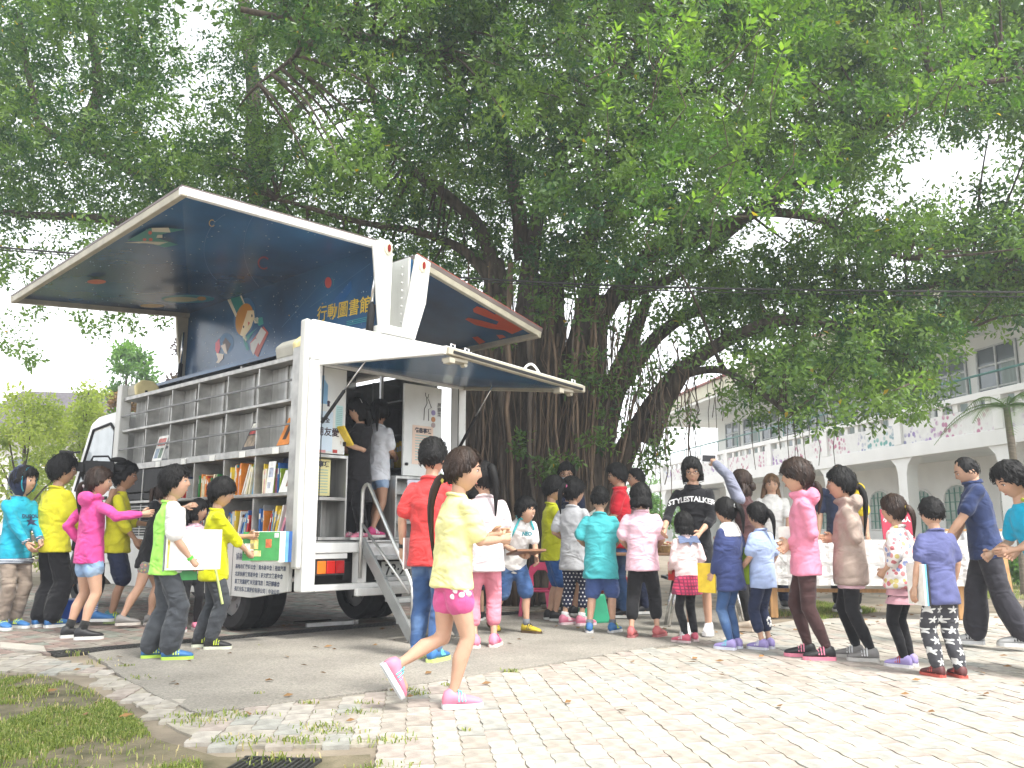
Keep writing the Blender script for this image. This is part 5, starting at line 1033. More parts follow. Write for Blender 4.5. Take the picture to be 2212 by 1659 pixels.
def person(key, label, px, py, top, face, hair='boy', hm=None, shirt=None, sleeve='short', hem=0., bottom=None, btype='long', shoe=None, sole=(.6, .6, .58), sock=None, adult=0, lean=0, side=0, hy=0, hp=0, hr=0, rh=None, lh=None, feet=None, skin=None, build=1.0, Y=None, base=0.0, hf=1.0, hoodie=False, extra=None, face_on=True, shirt_name='shirt', under=None, curl=.5, smile=False, glasses=False, wide=1.0, twist=0, pos=None, Hm=None, grp='people borrowing books in the yard'):
    PCOUNT[0] += 1; sd_ = PCOUNT[0]
    if pos is not None: g0 = np.array([pos[0], pos[1], base])
    elif Y is None: g0 = gp(px, py, base)
    else: g0 = np.array([atY(px, py, Y)[0], Y, base])
    H = ((atY(px, top, g0[1])[2] - base) if Hm is None else Hm) / hf * (.985 if hair != 'bald' else 1)
    hh = H * (.150 if adult else .176); skin = skin or m_skin
    build = build * 1.07; kz = 1.0; sz = .825 if adult else .793; hipz = .51 if adult else .49; b = build
    pel = V3(0, 0, hipz * H); la, sa_ = R(lean), R(side); U = unit(V3(math.sin(sa_), math.sin(la), math.cos(la))); tw = R(twist)
    Xa = unit(np.cross(V3(-math.sin(tw), math.cos(tw), 0), U)); Ya = np.cross(U, Xa)
    tl = (sz - hipz) * H; chest = pel + U * tl
    shw = (.096 if adult else .084) * H * b
    sR, sL = chest + Xa * shw, chest - Xa * shw
    hyr, hpr = R(hy), R(hp); Uh = unit(U + V3(0, 0, .8)); nk = chest + U * .03 * H
    # head frame: yaw relative to body, pitch down positive
    f0 = V3(math.sin(hyr), math.cos(hyr), 0); fwd = unit(f0 * math.cos(hpr) - V3(0, 0, math.sin(hpr))); upv = unit(V3(0, 0, 1) * math.cos(hpr) + f0 * math.sin(hpr)); xh = np.cross(fwd, upv); upv = unit(upv + xh * math.tan(R(hr))); xh = np.cross(fwd, upv)
    hc = nk + Uh * (.012 * H + hh * .42) + fwd * hh * .10
    dz = H * hf * (1 / .985 if hair != 'bald' else 1) - (hc[2] + hh * .5 + .02 * hh)   # keep the crown of the head where the photo has it
    hc = hc + V3(0, 0, np.clip(dz, -.05, .05) * H / 1.4)
    HM = np.array([xh, fwd, upv]).T
    def hw(p): return hc + HM @ np.array(p)
    # legs
    ft = feet or [(.05, .03, 0, 8), (-.05, .015, 0, -8)]
    l1, l2 = .2225 * H, .2225 * H; hips = [pel + V3(.042 * H, 0, -.012 * H), pel - V3(.042 * H, 0, .012 * H)]; knees = []; ank = []; fdir = []
    for i in (0, 1):
        fx, fy, fz, fw = ft[i][:4]; fd = V3(math.sin(R(fw)), math.cos(R(fw)), 0); a = V3(fx * H, fy * H - .025 * H, fz * H + .048 * H); kp = V3(.15 * (1 if i == 0 else -1), 1, 0) + fd * .5
        k, a = ik(hips[i], a, l1, l2, kp); knees.append(k); ank.append(a); fp = ft[i][4] if len(ft[i]) > 4 else 0; fdir.append(unit(fd * math.cos(R(fp)) - V3(0, 0, math.sin(R(fp)))))
    # arms
    u1, u2 = (.165 * H, .142 * H); W = []
    for i, (sh, t) in enumerate(((sR, rh), (sL, lh))):
        s_ = 1 if i == 0 else -1; t = t or (.135 * b, .03, .50); t = V3(t[0] * (1 if i == 0 else -1), t[1], t[2]) * H if t is not None else None
        e, w_ = ik(sh, t, u1, u2, V3(s_ * .5, -.8, -.5)); W.append((sh, e, w_))
    body = MB(); r = H
    rings(body, [(pel - U * .03 * H, Xa * .055 * H, Ya * .04 * H), (pel + U * .05 * H, Xa * .06 * H, Ya * .042 * H), (pel + U * .6 * tl, Xa * .06 * H * b, Ya * .04 * H), (chest - U * .01 * H, Xa * .062 * H * b, Ya * .034 * H), (chest + U * .02 * H, Xa * .03 * H, Ya * .03 * H)])
    nr = .030 * H if not adult else .033 * H
    caps(body, [chest + U * .01 * H, hc - upv * hh * .25 - fwd * hh * .05], [nr * 1.15, nr])
    for sh, e, w_ in W:
        caps(body, [sh - U * .028 * H - unit(sh - chest) * .008 * H, (sh + e) / 2, e, e * .6 + w_ * .4, w_], [.018 * H * b, (.0255 if sleeve in ('short', 'none') else .021) * H * b, (.0205 if sleeve in ('short', 'none') else .017) * H * b, (.021 if sleeve != 'long' else .017) * H * b, .0145 * H], 10)
        d_ = unit(w_ - e); caps(body, [w_, w_ + d_ * .042 * H], [.016 * H, .019 * H])
    for i in (0, 1):
        h_, k_, a_ = hips[i], knees[i], ank[i]; back = V3(0, -1, 0)
        c1_, c2_, c3_ = {'short': (.9, 1, 1), 'shorts': (.85, .9, 1), 'capri': (.8, .78, .9), None: (1, 1, 1)}.get(btype if bottom else None, (.78, .74, .72))
        caps(body, [h_, h_ * .5 + k_ * .5, k_, k_ * .62 + a_ * .38 - fdir[i] * .008 * H, k_ * .25 + a_ * .75, a_, a_ - V3(0, 0, .02 * H)], [.043 * H * b * c1_, .042 * H * b * (c1_ if btype != 'short' else 1), .0305 * H * b * c2_, .0315 * H * b * c2_, .0225 * H * c3_, .0195 * H, .022 * H], 10)
        caps(body, [a_ - V3(0, 0, .02 * H), a_ + fdir[i] * .07 * H - V3(0, 0, .025 * H)], [.022 * H, .018 * H], 8)
    bm = fuse(body, .0142 if H > 1.3 else .0122, 3)
    # head, ears, hands: added to the same mesh
    bb = MB(); fem = hair not in ('boy', 'crop', 'fringe', 'bald')
    bb.add([hw(headpt(d, hh, fem)) for d in HD], HF)
    for s_ in (-1, 1):
        q = MB(); q.ell((s_ * .345 * hh, -.02 * hh, -.04 * hh), (.022 * hh, .055 * hh, .09 * hh), 8, 6); bb.add([hw(p) for p in q.v], q.f)
    hands = []
    for i, (sh, e, w_) in enumerate(W):
        s_ = 1 if i == 0 else -1; d_ = unit(w_ - e); inw = unit(V3(-s_, .2, 0) - d_ * (V3(-s_, .2, 0) @ d_)); ac = unit(np.cross(d_, inw)) * s_     # inw: palm side; ac: across the knuckles
        if ac @ V3(0, 1, .3) < 0: ac = -ac                                                                                           # thumb side points forward / up
        hl = .098 * H; pc = w_ + d_ * hl * .26
        rings(bb, [(w_ - d_ * .01 * H, ac * .013 * H, inw * .011 * H), (w_ + d_ * hl * .15, ac * .021 * H, inw * .012 * H), (w_ + d_ * hl * .45, ac * .0245 * H, inw * .011 * H), (w_ + d_ * hl * .52, ac * .022 * H, inw * .009 * H)], 10)
        cu = curl
        for f_ in range(4):
            kp = w_ + d_ * hl * .46 + ac * (.0175 - .0115 * f_) * H; fl = hl * (.46, .52, .48, .38)[f_]; pts = [kp]; dd_ = d_
            for sg, fr_ in enumerate((.42, .33, .25)):
                an = cu * (.55, .75, .5)[sg] + .06 * f_; dd_ = unit(dd_ * math.cos(an) + inw * math.sin(an)); dd_ = unit(dd_); pts.append(pts[-1] + dd_ * fl * fr_)
            bb.tube([tuple(p) for p in pts], [.0064 * H, .0062 * H, .0055 * H, .0042 * H], 6)
        t0 = w_ + d_ * hl * .14 + ac * .016 * H; td = unit(d_ * .75 + ac * .65 + inw * .35); t1 = t0 + td * hl * .24; t2 = t1 + unit(d_ * .95 + ac * .15 + inw * .35) * hl * .22
        bb.tube([tuple(t0), tuple(t1), tuple(t2)], [.0085 * H, .0072 * H, .005 * H], 6); hands.append((w_, d_, inw, ac, w_ + d_ * hl * .55 + inw * .012 * H))
    hmesh = bb.mesh('h', skin, True)
    import bmesh
    bx = bmesh.new(); bx.from_mesh(bm); bx.from_mesh(hmesh); bx.to_mesh(bm); bx.free(); bpy.data.meshes.remove(hmesh)
    bm.polygons.foreach_set('use_smooth', [True] * len(bm.polygons)); bm.materials.clear(); bm.materials.append(skin); bm.name = 'person'
    root = bpy.data.objects.new('person', bm); COL.objects.link(root); root.location = g0; root.rotation_euler = (0, 0, -R(face)); tag(root, label, 'person', grp)
    def part(name, me, m, p=None, **kw):
        me.materials.clear(); me.materials.append(m); o = link(name, me, p or root, **kw); return o
    def cl(name, mb, m, vox=.0135, it=4, amp=.0048, p=None):
        me = fuse(mb, vox, it); wrinkle(me, amp, sd_); return part(name, me, m, p)
    res = {'root': root, 'H': H, 'hands': hands, 'face': face, 'g0': g0, 'hw': hw, 'hh': hh, 'W': W, 'chest': chest, 'pel': pel, 'X': Xa, 'Y': Ya, 'U': U, 'cl': cl, 'part': part, 'knees': knees, 'ank': ank, 'fdir': fdir, 'hips': hips}
    # ---- shirt
    if shirt:
        s = MB(); hz = -.055 - hem
        wx = b * wide
        rr = [(hz, .098 * wx + .10 * max(0, hem), .078 * wx), (.0, .094 * wx, .074 * wx), (.35, .085 * wx, .064 * wx), (.70, .089 * wx, .066 * wx), (.88, .093 * b, .058 * b), (.99, .082 * b, .046), (1.07, .048, .042), (1.13, .033, .034)]
        rings(s, [(pel + U * (q[0] * tl if q[0] > 0 else q[0] * H), Xa * q[1] * H, Ya * q[2] * H) for q in rr], 18)
        for sh, e, w_ in W:
            if sleeve == 'none': caps(s, [sh * .8 + chest * .2, sh * .55 + chest * .45], [.034 * H * b, .036 * H * b]); continue
            if sleeve == 'short': caps(s, [sh - U * .020 * H, sh * .55 + e * .45, sh * .22 + e * .78], [.032 * H * b, .034 * H * wx, .037 * H * wx])
            elif sleeve == 'elbow': caps(s, [sh - U * .020 * H, sh * .5 + e * .5, e, e * .62 + w_ * .38], [.032 * H * b, .033 * H * wx, .032 * H * wx, .031 * H * wx])
            else: caps(s, [sh - U * .020 * H, sh * .5 + e * .5, e, e * .45 + w_ * .55, e * .06 + w_ * .94], [.032 * H * b, .032 * H * wx, .031 * H * wx, .029 * H * wx, .0225 * H])
        if hoodie:
            hb = chest - Ya * .05 * H + U * .03 * H; s.ell(tuple(hb), (.085 * H, .04 * H, .05 * H), 12, 8); caps(s, [chest + Xa * .05 * H + U * .045 * H, chest + U * .035 * H + Ya * .05 * H, chest - Xa * .05 * H + U * .045 * H], [.02 * H] * 3)
        col_ = MB(); col_.tube([tuple(pel + U * 1.075 * tl + (Xa * .0455 * math.sin(a) + Ya * .0405 * math.cos(a)) * H - Ya * .002 * H + U * (-.012 * math.cos(a)) * H) for a in np.linspace(0, 6.2832, 17)], .0075 * H, 6)
        if not hoodie: col_.build('collar_band', shirt, root, smooth=True)
        res['shirt'] = cl(shirt_name, s, shirt, amp=.0048 * (1.25 if wide > 1.1 else 1))
    if under:   # a longer layer below the hem
        s = MB(); rings(s, [(pel - U * (.075 + hem) * H, Xa * .093 * b * H, Ya * .07 * b * H), (pel, Xa * .08 * b * H, Ya * .06 * b * H), (pel + U * .3 * tl, Xa * .075 * b * H, Ya * .055 * b * H)]); cl('undershirt', s, under)
    # ---- trousers, shorts, skirt
    if bottom:
        s = MB(); q = {'long': (.050, .044, .041), 'wide': (.053, .050, .054), 'slim': (.049, .036, .026), 'jeans': (.050, .041, .038), 'capri': (.050, .042, .038), 'shorts': (.052, .053, 0), 'short': (.052, .056, 0), 'skirt': (.048, .037, .028)}[btype]
        rings(s, [(pel - V3(0, 0, .045 * H), Xa * .084 * H * b, Ya * .066 * H * b), (pel, Xa * .083 * H * b, Ya * .066 * H * b), (pel + U * .08 * H, Xa * .074 * H * b, Ya * .055 * H * b)])
        for i in (0, 1):
            h_, k_, a_ = hips[i], knees[i], ank[i]; kd = unit(a_ - k_)
            if btype == 'short': caps(s, [h_, h_ * .62 + k_ * .38], [q[0] * H * b, q[1] * H * b])
            elif btype == 'shorts': caps(s, [h_, h_ * .5 + k_ * .5, k_ * .94 + h_ * .06], [q[0] * H * b, .053 * H * b, q[1] * H * b])
            elif btype == 'capri': caps(s, [h_, h_ * .5 + k_ * .5, k_, k_ * .45 + a_ * .55], [q[0] * H * b, .047 * H * b, q[1] * H * b, q[2] * H * b])
            else: caps(s, [h_, h_ * .5 + k_ * .5, k_, k_ * .5 + a_ * .5 - fdir[i] * .004 * H, a_ + V3(0, 0, .012 * H) - kd * .01 * H], [q[0] * H * b, (q[0] + q[1]) / 2 * H * b, q[1] * H * b, (q[1] + q[2]) * .52 * H * b, q[2] * H])
        nm = {'shorts': 'shorts', 'short': 'shorts', 'slim': 'leggings', 'skirt': 'leggings'}.get(btype, 'trousers'); res['bottom'] = cl(nm, s, bottom, amp=.0058 if btype in ('long', 'wide', 'jeans', 'shorts', 'short') else .0028)
    # ---- shoes
    if shoe:
        shoes = shoe if isinstance(shoe, list) else [shoe]
        for i in (0, 1):
            a_, fd = ank[i], fdir[i]; lat = unit(np.cross(fd, V3(0, 0, 1))); up_ = np.cross(lat, fd); o0 = a_ - up_ * .048 * H - fd * .038 * H; ln = .158 * H
            s = MB(); RR = []
            for t, wd, hg in ((0, .013, .034), (.05, .023, .054), (.20, .026, .066), (.36, .027, .053), (.55, .029, .039), (.75, .029, .031), (.92, .022, .023), (1.0, .009, .015)):
                c = o0 + fd * ln * t + up_ * (.012 * H + hg * H / 2); RR.append((c, lat * wd * H, up_ * hg * H / 2))
            rings(s, RR, 14); so_ = s.mesh('shoe', shoes[0], True); ob = part('shoe', so_, shoes[0])
            P = []; 
            for t, wd in ((0, .016), (.06, .026), (.3, .029), (.45, .028), (.68, .034), (.86, .031), (.97, .020), (1.02, .008)): P.append((t, wd))
            out = [o0 + fd * ln * t + lat * wd * H for t, wd in P] + [o0 + fd * ln * t - lat * wd * H for t, wd in P[::-1]]; n = len(out); q = MB(); q.add([p + up_ * .001 for p in out] + [p + up_ * .018 * H for p in out], [tuple(range(n)), tuple(range(2 * n - 1, n - 1, -1))] + [(j, n + j, n + (j + 1) % n, (j + 1) % n) for j in range(n)])
            q.build('sole', mat('sole_%d_%d_%d' % tuple(int(x * 99) for x in sole), sole, .7), ob)
            if len(shoes) > 1:
                q = MB(); c = o0 + fd * ln * .5 + up_ * .052 * H
                for k in (-.08, 0, .08): q.tube([tuple(o0 + fd * ln * (.46 + k) + lat * w_ * H + up_ * z_ * H) for w_, z_ in ((-.030, .028), (-.018, .055 - k * .12), (0, .062 - k * .14), (.018, .055 - k * .12), (.030, .028))], .0035 * H, 5)
                q.build('lace_stripe', shoes[1], ob)
            if sock:
                q = MB(); q.tube([tuple(a_ - V3(0, 0, .01 * H)), tuple(a_ + unit(knees[i] - a_) * (sock[1] if len(sock) > 1 else .05) * H)], [.0245 * H, .0262 * H], 12); q.build('sock', sock[0], smooth=True, parent=root)
    # ---- face
    if face_on:
        def fpt(az, z, out=0):
            c_ = math.sqrt(max(0, 1 - z * z)); p = V3(*headpt((c_ * math.sin(az), c_ * math.cos(az), z), hh, fem)); return p + unit(p) * out * hh
        for s_ in (-1, 1):
            p = fpt(s_ * .40, .02, -.012); q = MB(); q.ell(tuple(p), (.062 * hh, .03 * hh, .026 * hh), 10, 6); e = q.build('eye', m_eyew, root, smooth=True)
            q2 = MB(); p2 = fpt(s_ * .40, .02, .008); q2.ell(tuple(p2), (.027 * hh, .014 * hh, .025 * hh), 8, 6); e2 = q2.build('iris', m_iris, e, smooth=True)
            q3 = MB(); q3.tube([fpt(s_ * .24, .075, .006), fpt(s_ * .40, .095, .006), fpt(s_ * .58, .05, .004)], [.008 * hh, .010 * hh, .005 * hh], 5); l3 = q3.build('eyelid', m_brow, e)
            q4 = MB(); q4.tube([fpt(s_ * .22, .22, .006), fpt(s_ * .40, .27, .008), fpt(s_ * .64, .20, .004)], [.012 * hh, .016 * hh, .006 * hh], 5); l4 = q4.build('eyebrow', m_brow, root)
            for o in (e, e2, l3, l4):
                for vv in o.data.vertices: vv.co = hw(vv.co)
        q = MB(); zz = -.52; w_ = .26 if smile else .2; q.tube([fpt(-w_, zz + (.06 if smile else 0), .004), fpt(-.1, zz, .012), fpt(0, zz - .01, .014), fpt(.1, zz, .012), fpt(w_, zz + (.06 if smile else 0), .004)], [.006 * hh, .017 * hh, .02 * hh, .017 * hh, .006 * hh], 6); o = q.build('mouth', m_lip, root, smooth=True)
        for vv in o.data.vertices: vv.co = hw(vv.co)
        if smile:
            q = MB(); q.tube([fpt(-.13, zz + .03, .012), fpt(0, zz + .01, .022), fpt(.13, zz + .03, .012)], .012 * hh, 5); o = q.build('teeth', m_teeth, root)
            for vv in o.data.vertices: vv.co = hw(vv.co)
        if glasses:
            q = MB()
            for s_ in (-1, 1):
                c = fpt(s_ * .40, .02, .07); q.tube([(c[0] + .115 * hh * math.cos(t), c[1] - .02 * hh * abs(math.cos(t)), c[2] + .075 * hh * math.sin(t)) for t in np.linspace(0, 6.283, 13)], .009 * hh, 5, False); q.tube([(c[0] + s_ * .115 * hh, c[1], c[2] + .02 * hh), (s_ * .37 * hh, -.02 * hh, c[2] + .02 * hh)], .008 * hh, 4)
            c = fpt(.40, .02, .07); q.tube([(-.04 * hh, c[1] + .01 * hh, c[2] + .02 * hh), (.04 * hh, c[1] + .01 * hh, c[2] + .02 * hh)], .009 * hh, 4); o = q.build('glasses', m_dark, root)
            for vv in o.data.vertices: vv.co = hw(vv.co)
    # ---- hair
    if hair:
        hm = hm or m_hair; hs = hair if hair in HL else 'pony'; zx, zy = HL[hs]; vs = []; rg = random.Random(sd_)
        def hsurf(d, over=0.0, lift=0.0):
            x, y, z = d; az = abs(math.atan2(x, y)); zh = np.interp(az, zx, zy) + .05 * math.sin(az * 13 + sd_) + .05 * math.sin(az * 29 + 2 * sd_) - over; mk = np.clip((z - zh + .07) / .14, 0, 1); mk = mk * mk * (3 - 2 * mk)
            p = V3(*headpt(d, hh, fem)) if y < 0 or z < .2 else V3(.345 * hh * x, .40 * hh * y, .5 * hh * z)
            if z < -.3 and hs in ('bob', 'bangs') and az > .8: r2 = max(.45, math.hypot(x, y)); p = V3(.36 * hh * x / r2, .38 * hh * y / r2 - .03 * hh, .5 * hh * z)
            th = {'crop': .04, 'bald': .015, 'boy': .085, 'fringe': .09}.get(hs, .06) * hh * (1 + .25 * max(0, z)); st = .010 * hh * math.sin(math.atan2(x, y) * 31 + 3 * math.sin(z * 7 + sd_)) + .018 * hh * noise.noise((x * 3 + sd_, y * 3, z * 3)) + (.04 if hs in ('boy', 'fringe') else .018) * hh * noise.noise((x * 8 + sd_, y * 8, z * 8))
            return p + unit(p) * (mk * (th + st) - (1 - mk) * .05 * hh + lift * hh * mk)
        vs = [hw(hsurf(d)) for d in RD]
        q = MB(); q.add(vs, RF)
        def lock(pts, rad, fl=.6):
            L_2 = smoothline(pts, 4); k = len(L_2); rr_ = np.interp(np.linspace(0, 1, k), np.linspace(0, 1, len(rad)), rad); vs_ = []; n = 14
            for i, p in enumerate(L_2):
                t_ = unit(L_2[min(i + 1, k - 1)] - L_2[max(i - 1, 0)]); a1 = unit(np.cross(t_, V3(0, 1, .01))); a2 = np.cross(t_, a1)
                for j in range(n): an = 2 * math.pi * j / n; rr2 = rr_[i] * (1 + .10 * math.sin(an * 5 + i * .3 + sd_) + .06 * math.sin(an * 9 + i * .5)); vs_.append(p + a1 * math.cos(an) * rr2 + a2 * math.sin(an) * rr2 * fl)
            q.add(vs_, [(i * n + j, i * n + (j + 1) % n, (i + 1) * n + (j + 1) % n, (i + 1) * n + j) for i in range(k - 1) for j in range(n)] + [tuple(range(n - 1, -1, -1)), tuple(range((k - 1) * n, k * n))])
        if isinstance(extra, dict):
            if 'pony' in extra:
                h0, ln, sx, sy = extra['pony']; a = hw((0, -.40 * hh, h0 * hh)); bk = -HM[:, 1]; b1 = a + bk * .13 * hh + upv * .03 * hh; side_ = HM[:, 0] * sx * hh; b2 = b1 + V3(0, 0, -.35 * ln * hh) + bk * (.10 + sy) * hh + side_ * .5; b3 = b1 + V3(0, 0, -ln * hh) + bk * (.02 + sy) * hh + side_
                lock([a - bk * .05 * hh, b1, b2, b3], [.07 * hh, .10 * hh, .125 * hh, .085 * hh, .02 * hh], .8)
                tie = MB(); tie.tube([tuple(a + bk * .02 * hh), tuple(a + bk * .08 * hh + upv * .02 * hh)], .085 * hh, 10); tie.build('hair_tie', mat('tie_' + extra.get('tie', 'dark'), {'dark': (.03, .02, .03), 'pink': (.6, .15, .3), 'yellow': (.6, .5, .1), 'white': (.7, .7, .7)}[extra.get('tie', 'dark')], .6), root)
            if 'long' in extra:
                ln = extra['long']; wv = extra.get('wave', 0)
                for s_ in np.linspace(-1, 1, 7):
                    a = hw((s_ * .30 * hh, -.22 * hh - .12 * hh * (1 - s_ * s_), -.05 * hh)); dn = V3(0, 0, -ln * hh); bk = -HM[:, 1]; sw = HM[:, 0]
                    lock([a, a + dn * .35 + bk * .06 * hh + sw * s_ * .06 * hh, a + dn * .7 + bk * .02 * hh + sw * (s_ * .12 + wv * .06 * math.sin(s_ * 7)) * hh, a + dn * (1 + .08 * math.sin(s_ * 9)) + sw * s_ * (.08 + wv * .06) * hh + Ya * .0], [.12 * hh, .135 * hh, .12 * hh, .03 * hh], .8)
            if 'bun' in extra:
                c = hw((.05 * hh, -.52 * hh, -.05 * hh)); e = MB(); e.ell((0, 0, 0), (.2 * hh, .16 * hh, .2 * hh), 14, 10); q.add([V3(*p) * (1 + .12 * noise.noise((p[0] * 60, p[1] * 60, p[2] * 60))) + c for p in e.v], e.f)
        wv_ = 1 if hs in ('boy', 'fringe', 'crop') else .5
        for k in range(190 if hs != 'bald' else 60):      # loose locks that break up the outline
            a0 = rg.uniform(-math.pi, math.pi); zl = np.interp(abs(a0), zx, zy); z0 = rg.uniform(zl + .05, .97); ln = rg.uniform(.25, .6) * (1 if hs != 'crop' else .5); P_ = []; tw_ = rg.uniform(-.35, .35) * wv_; lf = rg.uniform(.005, .035) * (1.6 if hs == 'boy' else 1)
            for t in (0, .33, .66, 1):
                z = max(-.97, z0 - ln * t); a = a0 + tw_ * t; c2 = math.sqrt(max(0, 1 - z * z)); P_.append(hsurf((c2 * math.sin(a), c2 * math.cos(a), z), .10, lf * (1 - .2 * t) if t > 0 else -.02))
            sdv = unit(np.cross(P_[-1] - P_[0], P_[1])); w0 = rg.uniform(.014, .03) * hh; vs_ = []
            for p, w_ in zip(P_, (.5, 1, .9, .1)): vs_ += [hw(p - sdv * w0 * w_), hw(p + unit(p) * .010 * hh), hw(p + sdv * w0 * w_)]
            q.add(vs_, [(3 * i + e, 3 * i + e + 1, 3 * i + e + 4, 3 * i + e + 3) for i in range(3) for e in (0, 1)])
        ho = q.build('hair', hm, root, smooth=True); res['hair'] = ho
    PEOPLE[key] = res; return res
def world_of(res, p): f = -R(res['face']); c_, s_ = math.cos(f), math.sin(f); p = np.asarray(p); return np.array([c_ * p[0] - s_ * p[1], s_ * p[0] + c_ * p[1], p[2]]) + res['g0']
def decal(res, partname, me, pos, size_dir=1, off=.004, m=None, name='lettering'):
    """press a flat lettering mesh (x right, y up as seen) onto a garment; pos = local x, z of its middle; size_dir 1 chest, -1 back"""
    tgt = res[partname]; tm_ = tgt.data; bv = BVHTree.FromPolygons([tuple(v.co) for v in tm_.vertices], [tuple(p.vertices) for p in tm_.polygons]); xs_ = [v.co.x for v in me.vertices]; ys_ = [v.co.y for v in me.vertices]; mx, my = (min(xs_) + max(xs_)) / 2, (min(ys_) + max(ys_)) / 2
    for v in me.vertices:
        x = pos[0] - size_dir * (v.co.x - mx); z = pos[1] + (v.co.y - my); h = bv.ray_cast(Vector((x, size_dir * 1.0, z)), Vector((0, -size_dir, 0))); y = h[0].y if h[0] else res['chest'][1]; v.co = Vector((x, y + size_dir * off, z))
    me.update(); return link(name, me, tgt)
# ================================================================== THE CAST
c_yel = cloth('yellow_jersey', (.60, .56, .03)); c_lime = cloth('lime_shirt', (.62, .62, .01)); c_blk = cloth('black_cloth', (.014, .014, .016)); c_navy = cloth('navy_cloth', (.022, .030, .065)); c_pink = cloth('hot_pink_fleece', (.62, .07, .27)); c_den = cloth('faded_denim', (.22, .33, .50), pat='fade', col2=(.55, .64, .72), scale=14); c_denim = cloth('blue_jeans', (.045, .095, .22), pat='fade', col2=(.18, .29, .46), scale=10)
c_teal = cloth('teal_jacket', (.02, .33, .46)); c_tan = cloth('tan_trousers', (.26, .21, .17)); c_gry = cloth('charcoal_trousers', (.055, .06, .068)); c_red = cloth('red_shirt', (.60, .055, .055)); c_lemon = cloth('lemon_shirt', (.74, .70, .32)); c_pnk2 = cloth('rose_shorts', (.58, .10, .26)); c_wht = cloth('white_cloth', (.74, .72, .70)); c_wpk = cloth('pale_pink_shirt', (.74, .64, .66)); c_cap = cloth('pink_capris', (.62, .22, .28))
c_turq = cloth('turquoise_shirt', (.08, .48, .52)); c_blsh = cloth('blue_shorts', (.06, .10, .26)); c_roy = cloth('royal_shorts', (.03, .10, .30)); c_lgry = cloth('light_grey_knit', (.52, .52, .54)); c_pol = cloth('polka_trousers', (.022, .026, .06), pat='dots', col2=(.7, .7, .7), scale=26); c_pk = cloth('soft_pink_shirt', (.72, .48, .56)); c_plaid = cloth('red_plaid', (.58, .06, .13), pat='plaid', col2=(.10, .03, .07), scale=36)
c_lbl = cloth('pale_blue_shirt', (.36, .45, .68)); c_mau = cloth('pink_hoodie', (.70, .24, .35)); c_brn = cloth('dark_brown_leggings', (.055, .028, .028)); c_tau = cloth('taupe_hoodie', (.33, .26, .22)); c_prt = cloth('printed_top', (.70, .66, .64), pat='print', scale=24); c_dus = cloth('dusty_pink_frill', (.50, .28, .32)); c_nt = cloth('washed_navy_shirt', (.10, .11, .24)); c_star = cloth('star_trousers', (.055, .055, .062), pat='stars', col2=(.62, .62, .60), scale=15)
c_polo = cloth('navy_polo', (.030, .045, .115)); c_cyan = cloth('cyan_shirt', (.01, .38, .60)); c_grsl = cloth('grey_sleeve', (.22, .23, .30)); c_mar = cloth('maroon_cardigan', (.075, .035, .035)); c_flor = cloth('floral_shorts', (.24, .25, .22), pat='print', scale=40); c_mask = mat('mask_blue', (.45, .58, .68), .7); c_neon = cloth('neon_green_shirt', (.35, .75, .12))
def shoe(name, c): return mat('shoe_' + name, c, .55, var=.15)
s_blu, s_blk, s_gr, s_wh, s_pk, s_tl, s_yb = shoe('blue', (.04, .15, .36)), shoe('black', (.02, .02, .022)), shoe('grey', (.22, .21, .2)), shoe('white', (.7, .7, .7)), shoe('pink', (.70, .22, .32)), shoe('teal', (.06, .24, .28)), shoe('yellow_black', (.5, .38, .03))
s_lim, s_pur, s_mag, s_rd, s_cy = shoe('lime', (.5, .62, .05)), shoe('lilac', (.34, .28, .56)), shoe('magenta', (.55, .06, .20)), shoe('red', (.42, .06, .05)), shoe('cyan', (.15, .55, .62))
k_wht = cloth('white_sock', (.7, .7, .7)); k_blk = cloth('black_sock', (.02, .02, .02)); k_str = cloth('striped_sock', (.1, .15, .4), pat='stripe', col2=(.6, .62, .65), scale=60); k_gry = cloth('grey_sock', (.15, .16, .18))
G1 = 'children crowding the open truck shelves'; G2 = 'children queueing at the tables'; G3 = 'adults around the tables'; G4 = 'children inside the truck'
hold = (.05, .17, .62)
# --- left, at the shelves
t = person('teal', 'boy in teal varsity jacket with navy hood up at the left edge', 16, 1358, 1010, 118, 'boy', shirt=c_teal, sleeve='long', hem=.03, bottom=c_tan, btype='long', shoe=[s_blu, s_lim], hy=-20, rh=(.02, .15, .53), lh=(.05, .17, .55), shirt_name='jacket', grp=G1)
q = MB(); rings(q, [(t['pel'] - t['U'] * z * t['H'], t['X'] * .117 * t['H'], t['Y'] * .093 * t['H']) for z in (.088, .052)], 20); t['cl']('hem_band', q, cloth('navy_stripe_cuff', (.02, .03, .07), pat='stripe', col2=(.6, .65, .7), scale=70), amp=.001)
q = MB()
for d in RD:   # raised hood
    az = abs(math.atan2(d[0], d[1])); p = V3(*headpt(d, t['hh'])); mk = np.clip((az - .55) / .25, 0, 1) if d[2] < .75 else 1; mk = max(mk, np.clip((d[2] - .45) / .15, 0, 1)); q.v.append(tuple(t['hw'](p * (1.0 + .24 * mk) - V3(0, .02, 0) * mk - p * .15 * (1 - mk)))); 
q.f = list(RF); q.m = [0] * len(RF); q.build('hood', c_navy, t['root'], smooth=True)
q = MB(); q.tube([t['hw']((.40 * t['hh'] * math.sin(a), .21 * t['hh'] + .03 * t['hh'] * math.cos(a), .03 * t['hh'] + .50 * t['hh'] * math.cos(a))) for a in np.linspace(-2.5, 2.5, 16)], .022 * t['hh'], 6); q.build('hood_trim', c_teal, t['root'], smooth=True)
